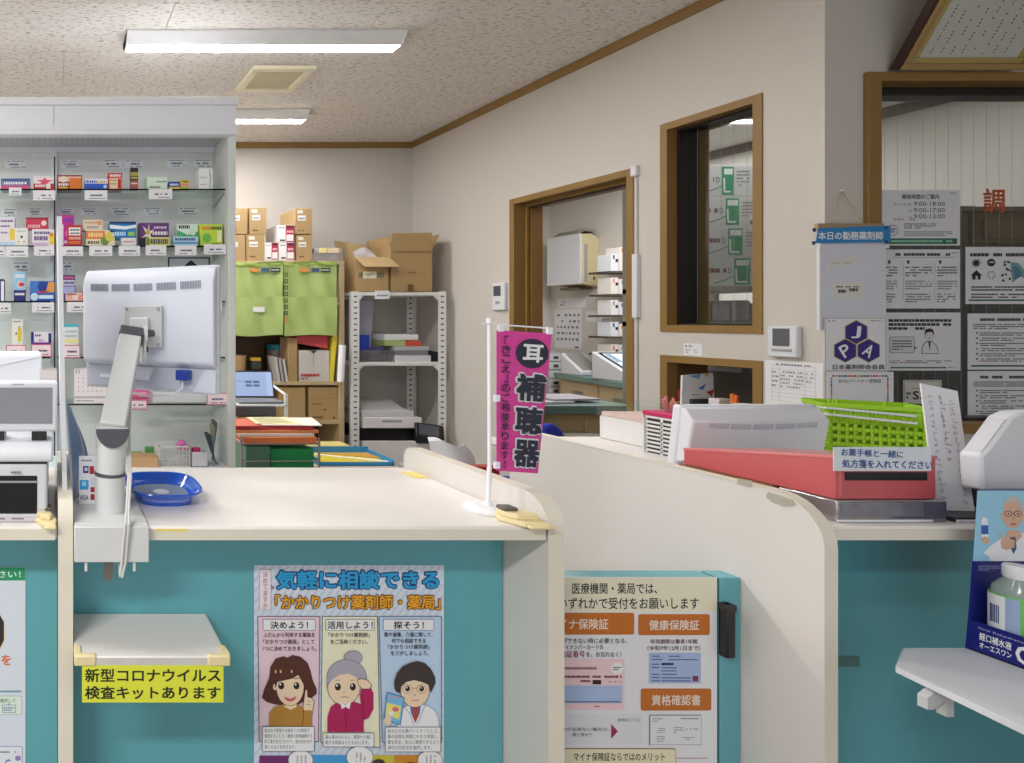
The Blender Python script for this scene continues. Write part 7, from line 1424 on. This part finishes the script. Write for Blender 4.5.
# pharmacist with glasses and a booklet
HB = (62, 54, 54)
p.poly([(396, 726), (397, 713), (403, 706), (409, 703), (420, 702.5), (428, 705), (435, 710), (438, 718), (438.6, 726)], (130, 140, 160), 3); p.poly([(396.6, 726), (397.5, 713.4), (403.3, 706.5), (409, 703.6), (420, 703), (428, 705.5), (434.5, 710.4), (437.4, 718), (438, 726)], (238, 240, 244), 4)
p.poly([(409, 703), (420, 702.5), (419, 712), (414.5, 722), (410, 712)], (110, 100, 170), 5); p.poly([(412.6, 706), (416.4, 706), (417, 716), (414.6, 721), (412.2, 716)], (190, 70, 50), 6); p.line([(404, 706), (409, 713), (413, 724)], .5, (130, 140, 160), 6); p.line([(424, 704.5), (421, 712), (416, 724)], .5, (130, 140, 160), 6)
p.ell(414, 689.5, 14.6, 17, OL, 6); p.ell(414, 689.5, 14.1, 16.5, SKN, 7)
p.poly([(393.5, 688), (393.2, 680), (396, 672), (402, 665), (410, 661.5), (416, 660), (424, 662), (430, 668), (434, 676), (434.4, 682), (432, 687), (429.6, 692), (428, 684), (421, 681), (413, 679), (405, 681), (400, 686), (399, 692), (395.6, 691)], HB, 8)
for x in (406.4, 420.4): p.ell(x, 687.8, 5, 4.6, (150, 130, 110), 8); p.ell(x, 687.8, 4.5, 4.1, SKN, 9); p.ell(x, 687.4, 2.4, 2.8, (50, 34, 30), 10); p.ell(x - .7, 686.4, .7, .8, WH, 11)
p.line([(411, 687), (415.6, 687)], .5, (150, 130, 110), 9); p.line([(410, 698.6), (414, 699.4), (418, 698.4)], .6, (160, 90, 80), 9); p.line([(413.4, 692.6), (414, 694.4), (413, 694.6)], .4, OL, 9)
BK = [(386, 690.8), (403.6, 696), (399.4, 724), (382.4, 718)]; p.poly(BK, (60, 110, 160), 10); p.poly([(386.6, 691.8), (402.8, 696.6), (398.8, 723), (383.2, 717.4)], (120, 190, 230), 11); p.poly([(385.6, 701), (400, 705), (398, 718), (384.4, 713.6)], (238, 226, 130), 12); p.ell(390.5, 711.6, 3, 2.4, WH, 13); p.ell(394.4, 708, 3.2, 2.4, (226, 110, 120), 13); p.greek(388.4, 695, 399.6, 697.4, 1, (226, 140, 160), 12)
p.poly([(382.6, 719), (386, 712.5), (389.6, 714.6), (390, 722), (386, 725)], SKN, 13)
for (x0, y0, x1, y1, rows) in ((261.5, 725, 313.5, 750, 4), (322, 731.5, 373, 745.5, 2), (384, 725.5, 439.5, 750.5, 4)):
    p.rect(x0, y0, x1, y1, (90, 90, 100), 12); p.rect(x0 + .5, y0 + .5, x1 - .5, y1 - .5, (236, 238, 240), 13)
    L = {261.5: ('あなたが使用する薬を1つの薬局で', '管理することで、複数の医療機関から', '同じ薬が処方されたり、飲み合わせが', '悪くなるのを防ぎます。'), 322: ('薬の事はもちろん、健康や介護に', '関する相談などにも応じます。'), 384: ('あなたのお薬パートナーとして、', '薬の記録を長期にわたり保管し、', '薬を安全、安心に使用できるよう', '適切な対応法を選択します。')}[x0]
    rh = (y1 - y0 - 3) / rows
    for i, tx in enumerate(L): p.text(tx, x0 + 2.4, y0 + 2 + rh * i, x0 + 2.4 + (x1 - x0 - 4.6) * min(1, len(tx) / max(len(q) for q in L)), y0 + 2 + rh * i + rh * .72, (80, 76, 84), 14)
for (x0, y0, x1, y1, c) in ((259, 755, 309, 828, (112, 46, 110)), (309.5, 754.5, 371, 828, (70, 160, 220)), (371.5, 754.5, 394, 828, (206, 190, 60)), (394.5, 754.5, 440, 828, (206, 140, 40))): p.rect(x0, y0, x1, y1, c, 2)
p.poly([(311, 828), (311, 800), (350, 792), (370, 800), (370, 828)], (240, 226, 200), 3)
for cx, cy, rx, ry in ((300, 759, 12, 9.5), (359, 756, 13, 10.5), (429, 759, 12, 9)):
    p.ell(cx, cy, rx + .5, ry + .5, (110, 110, 120), 4); p.ell(cx, cy, rx, ry, (240, 240, 242), 5)
    for k in range(3): p.greek(cx - 4 + k * 4, cy - 5, cx - 2.2 + k * 4, cy + 5, 5, (110, 104, 116), 6, .5)
p.ell(378, 764, 7, 6, HB, 4); p.ell(410, 768, 9, 7, HB, 4); p.ell(378, 774, 6, 8, SKN, 3)
p.build('printed_poster', o, fn, base=.0003)
# gate poster
o, fn = poster('white insurance card poster with orange headings on the teal gate', 529, 577, 716.5, 870, 1.2395, M('poster_white', (232, 232, 236), .4, var=.02))
p = Print(); BR = (196, 110, 34); MG = (160, 40, 90)
p.rrect(529.4, 577.4, 716, 618, 4, (236, 230, 204)); p.rect(529.4, 611.5, 716, 619, (232, 232, 236), 1)
p.text('医療機関・薬局では、', 572, 582.8, 657, 594, (36, 40, 44), 1, .012); p.text('いずれかで受付をお願いします', 558.5, 597.4, 698.5, 609, (36, 40, 44), 2, .010)
for x0, y0, x1, y1, tx, a, b in ((540, 612.6, 634, 634.5, 'マイナ保険証', 548, 608), (638, 614, 709.5, 635, '健康保険証', 648.6, 698.6), (640.5, 688.4, 711, 710.4, '資格確認書', 651, 700)):
    p.rrect(x0, y0, x1, y1, 2, BR, 2); h = y1 - y0; p.text(tx, a, y0 + h * .27, b, y0 + h * .76, (244, 226, 210), 3, .014)
for tx, a, b, y, h, c in (('提示ができない時に必要となる、', 551, 627, 638, 5.4, (70, 70, 76)), ('マイナンバーカードの', 561, 603, 644.4, 5, (70, 70, 76)), ('暗証番号', 560, 584.6, 650.6, 6.8, MG), ('を、お忘れなく！', 586, 621, 651.6, 5.2, (70, 70, 76)), ('有効期限は最長1年間', 650, 697, 639, 4.6, (110, 60, 80)), ('（令和7年12月1日まで）', 647, 700, 645.4, 5, (90, 80, 90))): p.text(tx, a, y, b, y + h, c, 2, .01)
p.rrect(540, 659, 624, 709.5, 1.6, (240, 206, 212), 2); p.rect(540, 685, 621.6, 703, (180, 200, 236), 3); p.ell(616.6, 668, 6, 6, (240, 240, 240), 3); p.greek(612.5, 666, 621, 670, 2, (60, 60, 66), 4, .5)
p.greek(553, 666.6, 596, 669.4, 1, (150, 90, 100), 3, .8); p.greek(553, 675, 589, 677.8, 1, (120, 60, 70), 3, .8); p.greek(592, 675, 621, 677.8, 1, (120, 60, 70), 3, .8); p.greek(580, 679.4, 590, 682, 1, (120, 60, 70), 3, .8); p.rect(592, 679.6, 600.6, 684, (56, 30, 34), 3); p.greek(608, 680.4, 621, 682.6, 1, (200, 160, 170), 3, .8, cw=2.6, gap=3); p.rect(544, 700.6, 620, 702, (110, 116, 140), 4); p.greek(594, 705, 599, 706.8, 1, (70, 60, 66), 3)
for k in range(5): p.rect(541, 687 + k * 2.7, 621, 687.3 + k * 2.7, (140, 166, 216), 4)
p.rrect(648.8, 652.6, 700.4, 683, 1.2, (168, 188, 228), 2); p.rect(692, 675.6, 697.6, 681, (130, 40, 90), 3)
for y, (a, b) in ((655.4, (651, 659)), (655.4, (668, 680)), (658.6, (651, 662)), (658.8, (668, 697)), (663.4, (651, 659)), (666.6, (651, 659)), (667, (661, 676)), (670, (661, 676)), (673.4, (651, 659)), (673.4, (661, 676)), (676.6, (651, 659)), (677, (661, 690)), (679.8, (651, 659)), (680, (661, 690))): p.rect(a, y, b, y + 1, (96, 106, 140), 3)
p.greek(661, 662.4, 673, 665, 1, (40, 44, 60), 3, .9)
p.rect(649, 714.6, 701, 744.6, (84, 84, 92), 2); p.rect(649.5, 715.1, 700.5, 744.1, (230, 230, 234), 3)
for (a, b, c, d_) in ((652, 717, 662, 722), (680, 716.6, 698, 719.6), (656, 727, 666, 733), (673, 726, 683, 733), (656, 735, 664, 742), (685, 727, 697, 730), (682, 736, 694, 740)): p.greek(a, b, c, d_, max(1, int((d_ - b) / 2)), (150, 150, 160), 4, .4)
p.poly([(610.8, 723.6), (617.4, 731), (610.8, 738.6)], MG, 2); p.text('詳細はこちら', 617.4, 718, 639.4, 721.4, (120, 120, 126), 2); p.text('持参が出来ない場合は、', 556, 727, 609, 731, (90, 86, 92), 2); p.text('等と併せて', 572, 732.4, 592, 736.4, (90, 86, 92), 2); p.rrect(542, 714, 642, 744, 1.4, (224, 224, 230), 1)
p.rrect(548, 748, 675.5, 772, 2.5, (150, 90, 40), 2); p.rrect(548.7, 748.7, 674.8, 771.3, 2.2, (238, 228, 196), 3); p.text('マイナ保険証ならではのメリット', 573, 752, 664, 760.4, (56, 50, 46), 4, .01); p.rect(676, 757.6, 707, 758.2, (180, 110, 150), 2); p.rect(560, 776, 706, 860, (236, 222, 226), 2)
for k in range(8): p.greek(566, 782 + k * 9, 700, 787 + k * 9, 1, (130, 120, 126), 3, .7)
p.build('printed_poster', o, fn, base=.0003)
# poster at the frame edge
o, fn = poster('pale poster with a green heading band on the teal front under the printer', -120, 567, 25.5, 832, PB, pap)
p = Print(); p.rect(-119.6, 567.4, 25.2, 580.4, (40, 152, 104)); p.text('お声がけください！', -64, 570.4, 20.6, 577.8, (226, 240, 232), 1, .012)
p.ell(-14, 633, 20, 24, (240, 214, 190), 1); p.poly([(-36, 640), (-34, 618), (-20, 606), (-4, 608), (4, 622), (4, 640), (0, 648), (-4, 630), (-14, 622), (-28, 626)], (52, 44, 46), 2); p.poly([(-44, 688), (-36, 664), (-14, 656), (-4, 660), (0, 688)], (236, 238, 244), 1)
p.text('を', 1.6, 654.6, 11, 665, (226, 110, 40), 3, .02); p.rect(-110, 690.4, 21.4, 692.2, (120, 160, 176), 2); p.rrect(-60, 695.6, 22, 714.6, 2, (150, 190, 150), 1); p.rrect(-59.5, 696.1, 21.5, 714.1, 1.8, (222, 236, 226), 2); p.text('選択して', 0, 698.4, 15.6, 702.4, (70, 130, 90), 3, .01); p.frame(2, 704.5, 16, 712.5, .6, (120, 140, 180), 3); p.greek(3.4, 706.4, 14.6, 711, 2, (130, 150, 190), 4, .6); p.poly([(7.6, 704.4), (9, 702.8), (10.4, 704.4)], (120, 140, 180), 3)
p.rrect(-60, 746, 22.6, 800, 2, (120, 150, 190), 1); p.rrect(-59.4, 746.6, 22, 799.4, 1.8, (226, 232, 240), 2); p.greek(0, 750.6, 16, 753, 1, (90, 90, 100), 3); p.ell(18, 758, 3, 2.6, (150, 130, 190), 3); p.text('C', 5, 759, 10.5, 768, (110, 90, 180), 3, .02)
p.build('printed_poster', o, fn, base=.0003)
